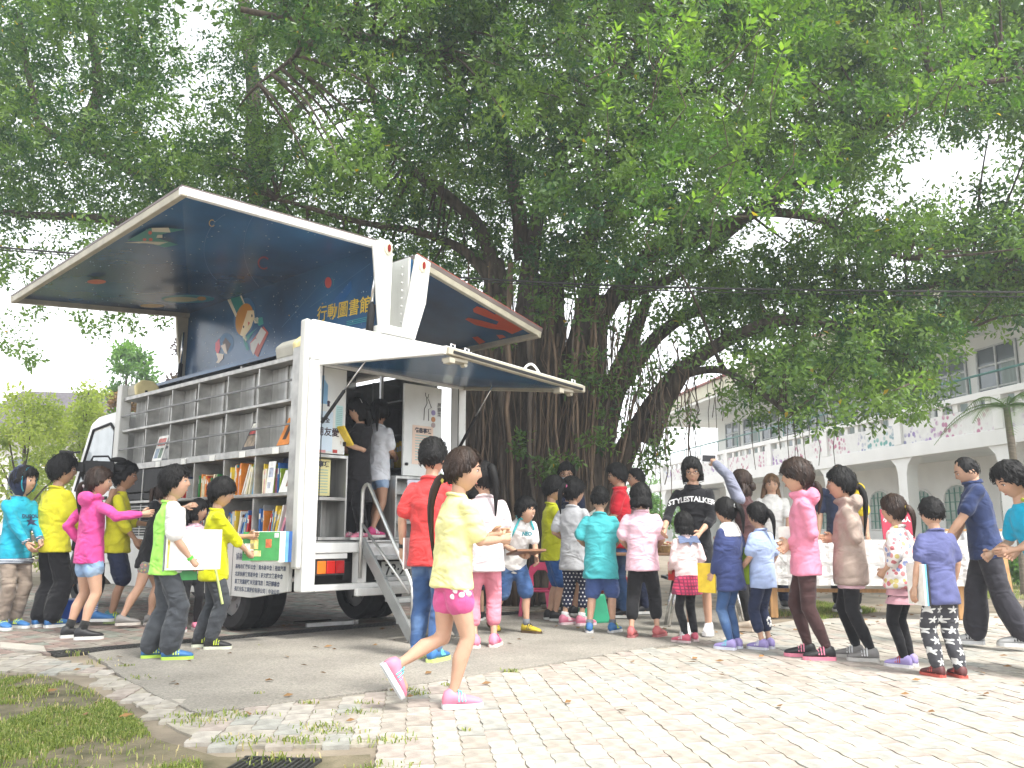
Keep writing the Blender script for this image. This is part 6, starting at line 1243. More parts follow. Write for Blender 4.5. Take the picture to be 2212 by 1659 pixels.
for sh, e, w_ in t['W']: MB().tube([tuple(e * .10 + w_ * .90), tuple(w_ - (w_ - e) * .02)], .0265 * t['H'], 10).build('cuff', cloth('navy_stripe_cuff', (.02, .03, .07), pat='stripe', col2=(.6, .65, .7), scale=70), t['root'])
for body, dz in (('DUGOUT', .02), ('★', -.03)): decal(t, 'shirt', text_mesh(body, .045 if len(body) > 2 else .11, mat('ink_navy', (.02, .03, .08)), bold=.002), (-.07, t['chest'][2] - .16 + dz))
person('ylw', 'boy in yellow jersey and black trousers, back turned, beside the hooded boy', 97, 1355, 985, 28, 'boy', shirt=c_yel, sleeve='long', hem=.0, bottom=c_blk, btype='wide', shoe=[s_blu, s_lim], hy=30, rh=(.06, .16, .55), lh=(.07, .15, .55), build=1.05, wide=1.12, grp=G1)
cm = person('cam', 'crew member in grey shorts shouldering a video camera behind the pink hoodie girl', 170, 1348, 1000, 60, 'boy', shirt=cloth('dark_shirt', (.03, .03, .035)), bottom=cloth('grey_shorts', (.14, .14, .15)), btype='shorts', shoe=[s_blu], sock=(k_str, .07), glasses=True, rh=(.09, .12, .80), lh=(-.02, .14, .72), feet=[(.14, .10, 0, 20), (-.10, -.12, 0, -10)], skin=m_skint, adult=1, grp=G1)
person('pinkh', 'girl in hot pink hoodie and denim shorts reaching to the shelf', 178, 1378, 1010, 38, None or 'pony', shirt=c_pink, sleeve='long', hem=.0, hoodie=True, bottom=c_den, btype='short', shoe=[s_blk], sock=(k_blk, .06), hy=32, rh=(.26, .17, .73), lh=(.14, .02, .55), feet=[(.075, -.02, 0, 30), (-.075, -.03, 0, 15)], extra={'pony': (-.12, 1.15, -.35, -.02), 'tie': 'white'}, hm=m_hairb, grp=G1, shirt_name='hoodie')
person('ylw2', 'boy in yellow shirt and long navy shorts, side on, next to the girl in pink', 238, 1345, 1000, 72, 'boy', shirt=c_yel, sleeve='elbow', bottom=c_navy, btype='shorts', shoe=[s_tl, s_lim], sole=(.4, .5, .2), rh=(.10, .12, .52), lh=hold, skin=m_skint, wide=1.08, grp=G1)
person('dark', 'girl in black hoodie and floral shorts bending to the shelf', 312, 1352, 1038, 62, 'pony', shirt=c_blk, sleeve='long', hem=.05, bottom=c_flor, btype='short', shoe=[s_gr], sole=(.55, .5, .45), hy=10, hp=15, lean=10, rh=(.02, .24, .70), lh=(.04, .24, .72), hoodie=True, feet=[(.09, -.14, 0, 0), (-.06, .06, 0, 0)], extra={'pony': (0, 1.2, .1, -.05)}, hm=m_hairb, grp=G1)
n = person('green', 'boy in neon green and white shirt clasping a large white album', 345, 1424, 1008, 58, 'boy', shirt=c_neon, sleeve='short', bottom=c_gry, btype='wide', shoe=[s_blu, s_lim], sole=(.4, .6, .08), hy=25, hp=-8, rh=(.125, .10, .52), lh=(.10, .12, .56), feet=[(.055, .06, 0, 15), (-.07, -.02, 0, 5)], grp=G1, build=1.06)
q = MB(); rings(q, [(n['pel'] - n['U'] * .045 * n['H'] + V3(.046, .03, 0) * n['H'], V3(.052, 0, 0) * n['H'], V3(0, .055, 0) * n['H']), (n['pel'] + n['U'] * .14 * n['H'] + V3(.046, .03, 0) * n['H'], V3(.050, 0, 0) * n['H'], V3(0, .052, 0) * n['H']), (n['chest'] + V3(.045, .02, 0) * n['H'], V3(.058, 0, 0) * n['H'], V3(0, .052, 0) * n['H'])]); caps(q, [n['W'][0][0] - V3(0, 0, .004), n['W'][0][0] * .5 + n['W'][0][1] * .5, n['W'][0][0] * .16 + n['W'][0][1] * .84], [.042 * n['H'], .047 * n['H'], .050 * n['H']]); n['cl']('sunlight_panel', q, c_wht)  # white shell paints the blown-out sunlight on the right half of the shirt
w_, e_ = n['W'][0][2], n['W'][0][1]; MB().tube([tuple(w_ - unit(w_ - e_) * .02), tuple(w_ - unit(w_ - e_) * .001)], .0185 * n['H'], 12).build('wristband', mat('green_band', (.1, .55, .05), .5), n['root'])
person('peek', 'small girl in pink peeking between the two boys at the shelf', 408, 1362, 1078, 150, 'bangs', shirt=c_pk, sleeve='short', bottom=c_blk, btype='slim', shoe=[s_pk], hy=-45, rh=(.10, .14, .95), lh=(.12, .05, .52), grp=G1, extra={'long': .5})
lb = person('lime', 'boy in lime yellow shirt and grey panelled trousers holding picture books', 452, 1400, 1033, 70, 'fringe', shirt=c_lime, sleeve='elbow', hem=.04, bottom=c_gry, btype='long', shoe=[s_blk, s_lim], sole=(.6, .62, .5), sock=(k_gry, .05), hy=12, hp=8, rh=(.02, .20, .555), lh=(-.02, .19, .66), feet=[(.065, .03, 0, 10), (-.065, -.04, 0, 0)], build=1.08, grp=G1)
q = MB()
for i in (0,): k_, h_ = lb['knees'][i], lb['hips'][i]; q.tube([tuple(h_ + V3(.066, 0, .02) * lb['H']), tuple(k_ + V3(.050, 0, .0) * lb['H'])], .008 * lb['H'], 6)
q.build('side_stripe', mat('neon_stripe', (.55, .62, .25), .6), lb['root'])
# --- inside the truck
def tp(x, y): p = twor(x, y, 0); return (p[0], p[1])
g = person('tunic', 'girl in black tunic reading a yellow book in the truck doorway', 0, 0, 0, 215, 'bangs', shirt=cloth('tunic_black', (.022, .021, .023)), sleeve='short', hem=.17, bottom=c_blk, btype='long', shoe=[s_pk, s_wh], hy=25, hp=22, rh=(.03, .15, .66), lh=(.02, .16, .67), extra={'long': .75}, pos=tp(.70, .22), base=.868, grp=G4) if False else None
g = person('tunic', 'girl in black tunic reading a yellow book in the truck doorway', 0, 0, 0, 218, 'bangs', shirt=cloth('tunic_black', (.022, .021, .023)), sleeve='short', hem=.17, bottom=c_blk, btype='long', shoe=[s_pk, s_wh], hy=12, hp=12, rh=(.03, .15, .66), lh=(.02, .16, .67), extra={'long': .75}, pos=tp(.70, .10), base=.868, Hm=1.36, grp=G4)
MB().tube([g['hw']((.36 * g['hh'] * math.sin(a) * 1.08, -.02 * g['hh'], .1 * g['hh'] + .46 * g['hh'] * math.cos(a))) for a in np.linspace(-1.2, 1.2, 12)], .012 * g['hh'], 5).build('hair_band', m_eyew, g['root'])
person('wden', 'child in white shirt with blue hem stripe and denim shorts inside the truck', 0, 0, 0, 30, 'pony', shirt=cloth('white_shirt_stripe', (.68, .70, .74)), sleeve='short', hem=.02, bottom=c_den, btype='short', shoe=[s_mag, s_wh], sole=(.7, .66, .62), rh=(.05, .14, .6), lh=(.06, .14, .62), pos=tp(1.02, .22), base=.868, Hm=1.40, hy=-30, skin=m_skint, feet=[(.06, -.10, .015, 10), (-.05, .05, 0, 0)], extra={'pony': (0, .9, 0, 0), 'tie': 'pink'}, grp=G4)
p_ = PEOPLE['wden']; q = MB(); rings(q, [(p_['pel'] + p_['U'] * z * p_['H'], p_['X'] * .0945 * p_['H'], p_['Y'] * .0725 * p_['H']) for z in (.0, .035)]); p_['cl']('hem_stripe', q, cloth('sky_stripe', (.10, .42, .66)))
person('yin', 'child in yellow shirt half hidden in the dark of the truck', 0, 0, 0, 60, 'boy', shirt=c_yel, sleeve='short', bottom=c_navy, btype='shorts', shoe=[s_blk], pos=tp(1.14, .86), base=.868, Hm=1.30, face_on=False, grp=G4)
# --- at the steps
rd = person('red', 'tall boy in red shirt and jeans standing at the truck steps', 925, 1424, 945, 18, 'crop', shirt=c_red, sleeve='short', hem=.02, bottom=c_denim, btype='jeans', shoe=[s_blu, s_cy], sole=(.5, .6, .2), hy=5, hp=-10, lh=(.15, .02, .50), rh=(.13, .05, .52), feet=[(.06, -.05, 0, 8), (-.06, .03, 0, -8)], wide=1.05, grp=G2)
w_, e_ = rd['W'][1][2], rd['W'][1][1]; MB().tube([tuple(w_ - unit(w_ - e_) * .03), tuple(w_ - unit(w_ - e_) * .0)], .0175 * rd['H'], 12).build('wristwatch', m_black, rd['root'])
decal(rd, 'bottom', text_mesh('BSTNE', .05, mat('patch_white', (.6, .6, .65)), bold=.002), (-.05, rd['pel'][2] - .05), -1, .006)
rn = person('run', 'girl in lemon shirt and pink shorts striding past in the foreground', 972, 1527, 968, 62, 'pony', shirt=c_lemon, sleeve='short', hem=-.015, bottom=c_pnk2, btype='short', shoe=[s_pk, s_cy], sole=(.62, .65, .68), hy=28, hp=5, rh=(.05, .20, .645), lh=(.05, .20, .66), lean=4, feet=[(.03, .02, 0, 12), (-.05, -.185, .115, 5, 58)], extra={'pony': (-.28, 1.9, -.25, .10), 'tie': 'yellow'}, wide=1.08, grp='', hm=m_hairb)
q = MB()
for k in range(9): q.ell((.02 * math.cos(k * .7) * (1 + .5 * (k % 3)), 0, .018 * math.sin(k * .9) * (1 + .5 * (k % 2))), (.018, .004, .014), 8, 5)
b_ = BVHTree.FromPolygons([tuple(v.co) for v in rn['bottom'].data.vertices], [tuple(p.vertices) for p in rn['bottom'].data.polygons]); q2 = MB()
for k in range(8):
    a = k * .8; P = Vector((.6, .0 + .028 * math.cos(a) * (1 + k % 2), rn['pel'][2] - .055 + .025 * math.sin(a) * (1 + k % 3 * .4))); h = b_.ray_cast(P, Vector((-1, 0, 0)))
    if h[0]: q2.ell(tuple(h[0]), (.006, .02, .016), 8, 6)
if q2.f: q2.build('flower_print', c_wht, rn['bottom'], smooth=True, kind='stuff')
person('wpink', 'girl with long ponytail in white top and pink cropped trousers', 1045, 1398, 998, 352, 'pony', shirt=c_wpk, sleeve='short', hem=.03, bottom=c_cap, btype='capri', shoe=[s_pk, s_mag], sole=(.7, .55, .5), hy=-25, lh=(.07, .13, .60), rh=(.07, .13, .60), feet=[(.055, .02, 0, 20), (-.055, 0, 0, -25)], extra={'pony': (.30, 1.55, .12, .04)}, build=1.05, wide=1.06, grp=G2)
person('seat', 'child in grey blue top sitting behind the girl in the lemon shirt', 1027, 1340, 1062, 200, 'bob', shirt=cloth('grey_blue_top', (.30, .34, .40)), sleeve='short', bottom=c_navy, btype='shorts', shoe=[s_blk], Y=9.6, grp=G2)
rg = person('rag', 'smiling boy in white raglan shirt bending forward with a book', 1110, 1366, 1077, 152, 'fringe', shirt=c_wht, sleeve='short', bottom=c_denim, btype='shorts', shoe=[s_yb, s_blk], sole=(.10, .06, .03), sock=(k_gry, .05), lean=24, hy=-20, hp=-6, rh=(.09, .24, .56), lh=(.04, .26, .52), hf=.93, smile=True, feet=[(.09, -.14, .03, 0, 20), (-.06, .10, 0, -30)], grp=G2)
q = MB()
for s_, (sh, e, w2) in zip((1, -1), rg['W']): q.tube([tuple(rg['chest'] + rg['U'] * .055 * rg['H'] + rg['X'] * s_ * .035 * rg['H'] + rg['Y'] * .02 * rg['H']), tuple(rg['chest'] + rg['X'] * s_ * .075 * rg['H'] + rg['Y'] * .052 * rg['H'] - rg['U'] * .02 * rg['H']), tuple(rg['chest'] + rg['X'] * s_ * .09 * rg['H'] + rg['Y'] * .045 * rg['H'] - rg['U'] * .09 * rg['H'])], .008 * rg['H'], 6)
q.tube([tuple(rg['chest'] + rg['U'] * .05 * rg['H'] + rg['X'] * .05 * math.sin(a) * rg['H'] + rg['Y'] * .045 * math.cos(a) * rg['H']) for a in np.linspace(-2, 2, 9)], .010 * rg['H'], 6); q.build('teal_piping', c_turq, rg['root'], smooth=True)
decal(rg, 'shirt', text_mesh('NEO', .05, mat('ink_teal', (.03, .25, .3)), bold=.002), (-.03, rg['chest'][2] - .10))
# --- at the first table
person('limeb', 'boy in lime long sleeved shirt and royal blue shorts reading a paper', 1193, 1340, 1030, 78, 'boy', shirt=cloth('chartreuse_shirt', (.50, .52, .02)), sleeve='long', hem=.02, bottom=c_roy, btype='shorts', shoe=[s_blk], hy=8, hp=12, rh=(.03, .18, .68), lh=(-.01, .20, .69), grp=G2)
mw = person('maskw', 'woman in glasses and pale face mask standing behind the children', 1226, 1330, 1000, 182, 'pony', shirt=c_navy, sleeve='short', bottom=c_blk, btype='long', shoe=[s_blk], Y=10.8, adult=1, glasses=True, hp=15, rh=hold, lh=hold, grp=G3, build=.92)
q = MB(); n_ = 12
for j in range(6):
    for i in range(n_): az = -1.05 + 2.1 * i / (n_ - 1); z = -.22 - .58 * j / 5; c2 = math.sqrt(1 - z * z); p = V3(*headpt((c2 * math.sin(az), c2 * math.cos(az), z), mw['hh'], 1)); q.v.append(tuple(mw['hw'](p * 1.05 + V3(0, .012, 0) * math.cos(az))))
q.f = [(j * n_ + i, j * n_ + i + 1, (j + 1) * n_ + i + 1, (j + 1) * n_ + i) for j in range(5) for i in range(n_ - 1)]; q.m = [0] * len(q.f); q.build('face_mask', c_mask, mw['root'], smooth=True)
person('backb', 'dark haired boy in navy half hidden behind the lime shirt boy', 1232, 1335, 1032, 62, 'boy', shirt=c_navy, sleeve='short', bottom=c_gry, btype='shorts', shoe=[s_blk], Y=10.1, rh=hold, lh=hold, grp=G2)
person('gtank', 'girl in light grey top and polka dot trousers with pink hair tie', 1240, 1350, 1035, 32, 'pony', shirt=c_lgry, sleeve='short', hem=.06, bottom=c_pol, btype='capri', shoe=[s_pk, s_wh], sole=(.7, .55, .58), sock=(k_wht, .04), hy=25, rh=(.05, .16, .66), lh=(.10, .10, .58), feet=[(.06, .02, 0, 30), (-.065, 0, 0, 20)], extra={'pony': (.22, 1.15, -.15, .05), 'tie': 'pink'}, grp=G2)
person('tealT', 'boy in turquoise shirt and blue shorts, back turned at the table', 1300, 1366, 1050, 18, 'crop', shirt=c_turq, sleeve='short', hem=.07, bottom=c_blsh, btype='shorts', shoe=[s_blu, s_lim], sole=(.55, .55, .55), sock=(k_gry, .04), lh=(.12, .12, .58), rh=(.08, .16, .60), feet=[(.075, .03, 0, 15), (-.075, -.03, 0, -15)], wide=1.15, build=1.04, grp=G2)
rp = person('redp', 'smiling man in red polo shirt and glasses behind the table', 1345, 1338, 1003, 276, 'boy', shirt=cloth('red_polo', (.56, .02, .035)), sleeve='short', bottom=c_denim, btype='jeans', shoe=[s_blk], Y=9.75, adult=1, glasses=True, smile=True, hp=8, hy=-5, rh=(.08, .15, .60), lh=(.08, .16, .60), grp=G3, build=1.05)
MB().tube([tuple(rp['chest'] + rp['U'] * .026 * rp['H'] + (rp['X'] * .045 * math.sin(a) + rp['Y'] * .045 * math.cos(a)) * rp['H']) for a in np.linspace(0, 6.28, 12)], .009 * rp['H'], 6).build('collar', cloth('red_polo', ()), rp['root'], smooth=True)
person('bman', 'man with short dark hair standing behind the red polo man', 1386, 1330, 1012, 262, 'crop', shirt=cloth('blush_shirt', (.66, .50, .50)), sleeve='short', bottom=c_navy, btype='long', shoe=[s_blk], Y=10.2, adult=1, grp=G3)
person('pinkT', 'girl with black bob in soft pink shirt and black cropped trousers', 1392, 1376, 1043, 8, 'bob', shirt=c_pk, sleeve='short', hem=.01, bottom=c_blk, btype='capri', shoe=[shoe('sandal', (.45, .12, .12))], sole=(.35, .12, .12), lh=(.10, .14, .58), rh=(.10, .14, .58), hp=15, feet=[(.085, .03, 0, 25), (-.085, -.03, 0, 10)], wide=1.08, build=1.04, grp=G2)
bw = person('blk', 'woman in black printed sweatshirt and glasses leaning over the table', 1512, 1372, 990, 205, 'bob', shirt=cloth('black_sweatshirt', (.014, .014, .016)), sleeve='elbow', hem=.03, bottom=c_blk, btype='shorts', shoe=[s_wh], sole=(.75, .75, .75), adult=1, glasses=True, hy=-14, hp=18, hr=6, lean=8, lh=(.06, .17, .58), rh=(.13, .22, .60), grp=G3, build=.92)
st_ = 'STYLESTALKER'; tmx = text_mesh(st_, .068, mat('ink_white', (.72, .72, .72)), bold=.002, space=.95)
xs_ = [v.co.x for v in tmx.vertices]; mid_ = (min(xs_) + max(xs_)) / 2
for v in tmx.vertices: v.co.y -= .9 * (v.co.x - mid_) ** 2
decal(bw, 'shirt', tmx, (0, bw['chest'][2] - .10))
person('smallp', 'small girl in pale pink top and red plaid skirt, back turned', 1488, 1386, 1105, 338, 'bob', shirt=cloth('pale_pink_knit', (.72, .56, .56)), sleeve='long', bottom=c_blk, btype='skirt', shoe=[shoe('coral', (.60, .12, .18)), s_wh], sole=(.65, .5, .5), sock=(k_wht, .035), lh=(.07, .12, .56), rh=(.10, .08, .56), feet=[(.06, .03, 0, 20), (-.065, -.03, 0, -30)], grp=G2)
p_ = PEOPLE['smallp']; q = MB(); rings(q, [(p_['pel'] + V3(0, 0, z) * p_['H'], V3(x, 0, 0) * p_['H'], V3(0, y, 0) * p_['H']) for z, x, y in ((-.13, .135, .115), (-.06, .115, .095), (.02, .098, .078), (.06, .088, .068))], 24); p_['cl']('skirt', q, c_plaid, amp=.004)
q = MB(); q.add([tuple(p_['chest'] + p_['U'] * .03 * p_['H'] + V3(x, y, z) * p_['H']) for x, y, z in ((-.09, -.03, 0), (.09, -.03, 0), (.10, -.07, -.06), (.02, -.075, -.05), (0, -.075, -.085), (-.02, -.075, -.05), (-.10, -.07, -.06))], [tuple(range(7))]); q.build('collar', cloth('denim_collar', (.10, .13, .22)), p_['root'])
ph = person('phone', 'woman with brown curly hair raising a phone over the queue', 1620, 1364, 1015, 305, 'pony', hm=m_hairb, shirt=c_mar, sleeve='long', hem=.05, bottom=c_blk, btype='slim', shoe=[shoe('beige', (.5, .42, .34))], sole=(.5, .42, .34), adult=1, lh=(.06, .16, 1.06), rh=(.06, .15, .60), hp=-18, glasses=True, extra={'bun': 1, 'long': .55, 'wave': 1}, grp=G3, build=.92)
e = ph['W'][1]; q = MB(); caps(q, [e[0], e[0] * .5 + e[1] * .5, e[1], e[1] * .5 + e[2] * .5, e[1] * .08 + e[2] * .92], [x * ph['H'] for x in (.044, .041, .038, .034, .029)]); ph['cl']('sleeve', q, c_grsl)
nv = person('navyg', 'girl in navy and white sailor sweater and jeans carrying books', 1585, 1402, 1075, 318, 'pony', shirt=cloth('sailor_navy', (.040, .055, .15)), sleeve='long', hem=.05, bottom=c_denim, btype='slim', shoe=[s_pur, s_cy], sole=(.6, .62, .7), lh=(.10, .08, .50), rh=(.12, .06, .52), extra={'pony': (.20, 1.1, .25, .05), 'tie': 'white'}, wide=1.12, grp=G2)
q = MB(); rings(q, [(nv['chest'] + nv['U'] * z * nv['H'] - V3(0, .004, 0), nv['X'] * x * nv['H'], nv['Y'] * y * nv['H']) for z, x, y in ((-.045, .104, .071), (-.01, .105, .066), (.035, .078, .052), (.055, .045, .042))], 18); nv['cl']('collar', q, c_wht, amp=.001)
person('lblue', 'girl in pale blue shirt and navy trousers, back turned', 1655, 1402, 1085, 322, 'pony', shirt=c_lbl, sleeve='short', hem=.02, bottom=c_navy, btype='capri', shoe=[s_pur, s_wh], sole=(.6, .6, .64), lh=(.10, .11, .54), rh=(.12, .06, .52), extra={'pony': (.15, 1.15, .2, .05)}, wide=1.08, grp=G2)
p_ = PEOPLE['lblue']; b_ = BVHTree.FromPolygons([tuple(v.co) for v in p_['bottom'].data.vertices], [tuple(x.vertices) for x in p_['bottom'].data.polygons]); q = MB()
for k in range(7):
    a = k * .9; c = p_['knees'][0] * .62 + p_['ank'][0] * .38; h = b_.ray_cast(Vector((c[0] + .02 * math.cos(a), -1, c[2] + .03 * math.sin(a))), Vector((0, 1, 0)))
    if h[0]: q.ell(tuple(h[0]), (.014, .004, .014), 8, 5)
if q.f: q.build('flower_print', c_wht, p_['bottom'], smooth=True, kind='stuff')
person('longw', 'woman with long light brown hair behind the cloth covered table', 1680, 1330, 1025, 196, 'pony', hm=m_hairl, shirt=c_wht, sleeve='short', bottom=c_navy, btype='long', shoe=[s_blk], Y=10.9, adult=1, hp=12, hy=-8, rh=(.10, .14, .56), lh=(.10, .14, .56), extra={'long': 1.5, 'wave': 1}, grp=G3, build=.92)
tp_ = person('tallp', 'tall girl in pink hoodie and dark brown leggings, side on', 1752, 1422, 993, 282, 'fringe', shirt=c_mau, sleeve='long', hem=.02, hoodie=True, bottom=c_brn, btype='slim', shoe=[s_blk, s_pk], sole=(.68, .22, .30), lh=(.02, .075, .585), rh=(.0, .085, .565), feet=[(.05, .03, 0, 5), (-.05, -.05, 0, -5)], extra={'pony': (-.25, .9, 0, .0)}, grp=G2, shirt_name='hoodie', hm=m_hairb)
person('bald', 'balding man in navy vest with yellow sleeve behind the taupe hoodie girl', 1832, 1325, 1003, 205, 'bald', shirt=c_navy, sleeve='short', bottom=c_blk, btype='long', shoe=[s_blk], Y=10.5, adult=1, hp=10, grp=G3, build=1.1)
p_ = PEOPLE['bald']; e = p_['W'][1]; q = MB(); caps(q, [e[0], e[0] * .5 + e[1] * .5, e[0] * .1 + e[1] * .9], [x * p_['H'] for x in (.049, .047, .047)]); p_['cl']('yellow_sleeve', q, cloth('amber_sleeve', (.66, .50, .02)))
person('taupe', 'girl in taupe hoodie over pink shirt with long black ponytail', 1850, 1424, 1010, 292, 'pony', shirt=c_tau, sleeve='long', hem=.05, hoodie=True, bottom=c_blk, btype='slim', shoe=[s_gr, s_wh], sole=(.5, .48, .45), lh=(.02, .075, .63), rh=(.02, .085, .63), under=c_pk, feet=[(.05, .02, 0, 5), (-.05, -.05, 0, -5)], extra={'pony': (-.12, 1.5, .1, .02)}, wide=1.12, grp=G2, shirt_name='hoodie')
person('prt', 'girl in printed top and dusty pink ruffle skirt with low ponytail', 1962, 1440, 1068, 322, 'pony', hm=m_hairb, shirt=c_prt, sleeve='elbow', hem=-.02, bottom=c_blk, btype='slim', shoe=[s_pur, s_rd], sole=(.62, .60, .62), sock=(k_blk, .09), lh=(.10, .05, .56), rh=(.08, .07, .56), extra={'pony': (.05, 1.05, .1, .04), 'tie': 'yellow'}, wide=1.2, grp=G2)
p_ = PEOPLE['prt']
for z0_, z1_, x in ((-.075, .0, .108), (-.125, -.065, .118)):
    q = MB(); n_ = 40; vs = []
    for z, xx in ((z1_, .088), ((z0_ + z1_) / 2, (x + .09) / 2), (z0_, x)):
        for j in range(n_): a = 2 * math.pi * j / n_; f_ = 1 + .05 * math.sin(a * 10) * (z1_ - z) / .07; vs.append(tuple(p_['pel'] + V3(xx * math.cos(a) * f_, xx * .8 * math.sin(a) * f_, z) * p_['H']))
    q.add(vs, [(i * n_ + j, i * n_ + (j + 1) % n_, (i + 1) * n_ + (j + 1) % n_, (i + 1) * n_ + j) for i in range(2) for j in range(n_)]); q.build('skirt', c_dus, p_['root'], smooth=True)
person('star', 'boy in washed navy shirt and star print trousers at the end of the queue', 2046, 1462, 1073, 352, 'crop', shirt=c_nt, sleeve='short', hem=.03, bottom=c_star, btype='long', shoe=[shoe('dark_red', (.10, .03, .03)), s_rd], sole=(.42, .08, .06), lh=(.15, .02, .47), rh=(.12, .05, .50), feet=[(.055, -.02, 0, 5), (-.055, .02, 0, -15)], wide=1.06, hf=1.0, grp=G2)
pm_ = person('polo', 'balding man in navy polo and dark trousers leaning to the table', 2150, 1402, 985, 288, 'bald', shirt=c_polo, sleeve='short', hem=.0, bottom=cloth('slate_trousers', (.035, .034, .042)), btype='wide', shoe=[shoe('ash', (.4, .4, .4)), s_blk], sole=(.6, .6, .6), adult=1, lean=6, hp=22, lh=(.10, .22, .52), rh=(.10, .14, .52), hf=.99, feet=[(.06, .10, 0, 5), (-.06, -.10, 0, -5)], build=1.06, grp=G3)
MB().tube([tuple(pm_['chest'] + pm_['U'] * .026 * pm_['H'] + (pm_['X'] * .045 * math.sin(a) + pm_['Y'] * .045 * math.cos(a)) * pm_['H']) for a in np.linspace(0, 6.28, 12)], .009 * pm_['H'], 6).build('collar', c_polo, pm_['root'], smooth=True)
cy = person('cyan', 'boy in cyan shirt with lime shoulder stripe cut off by the right edge', 2290, 1450, 995, 268, 'boy', shirt=c_cyan, sleeve='short', hem=.02, bottom=c_blk, btype='shorts', shoe=[s_blk], hp=25, lean=20, lh=(.08, .22, .58), rh=(.10, .22, .56), Y=6.05, wide=1.05, grp=G2)
e = cy['W'][1]; MB().tube([tuple(cy['chest'] + cy['U'] * .05 * cy['H'] - cy['X'] * .03 * cy['H']), tuple(e[0] + cy['U'] * .038 * cy['H']), tuple(e[0] * .5 + e[1] * .5 - cy['X'] * .04 * cy['H']), tuple(e[0] * .2 + e[1] * .8 - cy['X'] * .041 * cy['H'])], .009 * cy['H'], 6).build('shoulder_stripe', mat('lime_trim', (.5, .65, .05), .6), cy['root'], smooth=True)
person('edgeg', 'girl with black hair only partly in view at the right edge', 2330, 1480, 970, 275, 'bob', shirt=c_blk, sleeve='short', bottom=c_blk, btype='long', shoe=[s_blk], Y=5.75, rh=(.12, .14, .56), extra={'long': .9}, grp=G2)
bpy.data.objects.remove(TMPO)
# ================================================================== PROPS: books, tables, chairs, stands
BC = {'red': '#b8322e', 'orange': '#d9822b', 'yellow': '#e2c23a', 'lime': '#9dbb3a', 'green': '#3c8a4a', 'teal': '#2f8f95', 'sky blue': '#6fa8d0', 'blue': '#2f5fa0', 'navy': '#27365c', 'purple': '#6d4f90', 'pink': '#d98aa0', 'white': '#e6e4de', 'cream': '#e6dab8', 'brown': '#7a553a', 'black': '#262428', 'grey': '#8d9094'}
m_page = mat('book_pages', (.66, .62, .52), .8, var=.08, scale=40, streak=(1, 1, 30))
def cover(c): return mat('cover_' + c.replace(' ', '_'), srgb(BC[c]), .4, var=.15, scale=14)
def book_mesh(t, d, h, c, spine=True):
    """t thickness (x), d depth (y, spine at y=0), h height"""
    b = MB(); e = .003; b.box(-t / 2, -t / 2 + .0025, 0, d, 0, h); b.box(t / 2 - .0025, t / 2, 0, d, 0, h); b.box(-t / 2 + .0026, t / 2 - .0026, 0, .003, 0, h); b.box(-t / 2 + .0026, t / 2 - .0026, .0031, d - .006, .004, h - .004, 1)
    b.box(-t / 2 + .001, t / 2 - .001, -.0008, -.0002, h * .62, h * .82, 2); return b.mesh('book', [cover(c), m_page, mat('spine_label', (.7, .68, .6), .6)])
ORD = ['first', 'second', 'third', 'fourth', 'fifth', 'sixth', 'seventh', 'eighth', 'ninth', 'tenth', 'eleventh', 'twelfth', 'thirteenth', 'fourteenth', 'fifteenth', 'sixteenth', 'seventeenth', 'eighteenth']
BAYN = ['bay at truck corner', 'second bay from corner', 'third bay from corner', 'fourth bay from corner']
rb = random.Random(17)
def fill(y0, y1, z, hmax, cols, bay, row, x=.05, lean_at=None, gap=0):
    y = y1 - .025; k = 0
    while True:
        t = rb.uniform(.010, .032); 
        if y - t < y0 + .02 + gap: break
        c = rb.choice(cols); h = hmax * rb.uniform(.66, .97); d = rb.uniform(.15, .21); me = book_mesh(t, d, h, c); o = link('book', me); tilt = 0
        o['category'] = 'book'; o['group'] = 'books on the truck side shelves'
        if k >= len(ORD): o['label'] = '%s book among the last, %s row, %s' % (c, row, bay)
        else: o['label'] = '%s book, %s from left, %s row, %s' % (c, ORD[k], row, bay)
        if lean_at and k >= lean_at: tilt = R(rb.uniform(8, 24))
        p = twor(x + rb.uniform(-.01, .03), y - t / 2, z); o.location = p; o.rotation_euler = (0, 0, TYAW + math.pi / 2 * -1)
        # local x along -truck y: spine faces outward (-truck x)
        m4 = Matrix((Vector(-TU), Vector(TV), Vector((0, 0, 1)))).transposed().to_4x4(); 
        if tilt: m4 = m4 @ Matrix.Rotation(tilt, 4, 'Y')
        m4.translation = Vector(p) + Vector((0, 0, .003 + (math.sin(tilt) * t / 2 if tilt else 0))); o.matrix_world = m4
        y -= t + .0015 + (math.tan(tilt) * h * .12 if tilt else 0); k += 1
    return k
bright = ['yellow', 'orange', 'lime', 'white', 'teal', 'sky blue', 'red', 'cream', 'green', 'white']; mixed = ['white', 'cream', 'blue', 'red', 'grey', 'brown', 'sky blue', 'navy', 'orange', 'pink', 'yellow']
fill(.25, .80, ZS3, .30, ['white', 'lime', 'yellow', 'pink', 'blue', 'cream'], BAYN[0], 'upper book', lean_at=14, gap=.17)
fill(.86, 1.42, ZS3, .33, bright, BAYN[1], 'upper book', lean_at=11, gap=.03); fill(1.47, 2.06, ZS3, .26, ['orange', 'red', 'teal', 'green', 'cream'], BAYN[2], 'upper book', lean_at=10, gap=.12); fill(2.11, 2.68, ZS3, .26, mixed, BAYN[3], 'upper book', gap=.2)
fill(.25, .80, ZB + .03, .32, mixed, BAYN[0], 'lower book', lean_at=5, gap=.05); fill(.86, 1.42, ZB + .03, .26, mixed, BAYN[1], 'lower book', lean_at=9, gap=.05); fill(1.47, 2.06, ZB + .03, .27, mixed, BAYN[2], 'lower book', gap=.1)
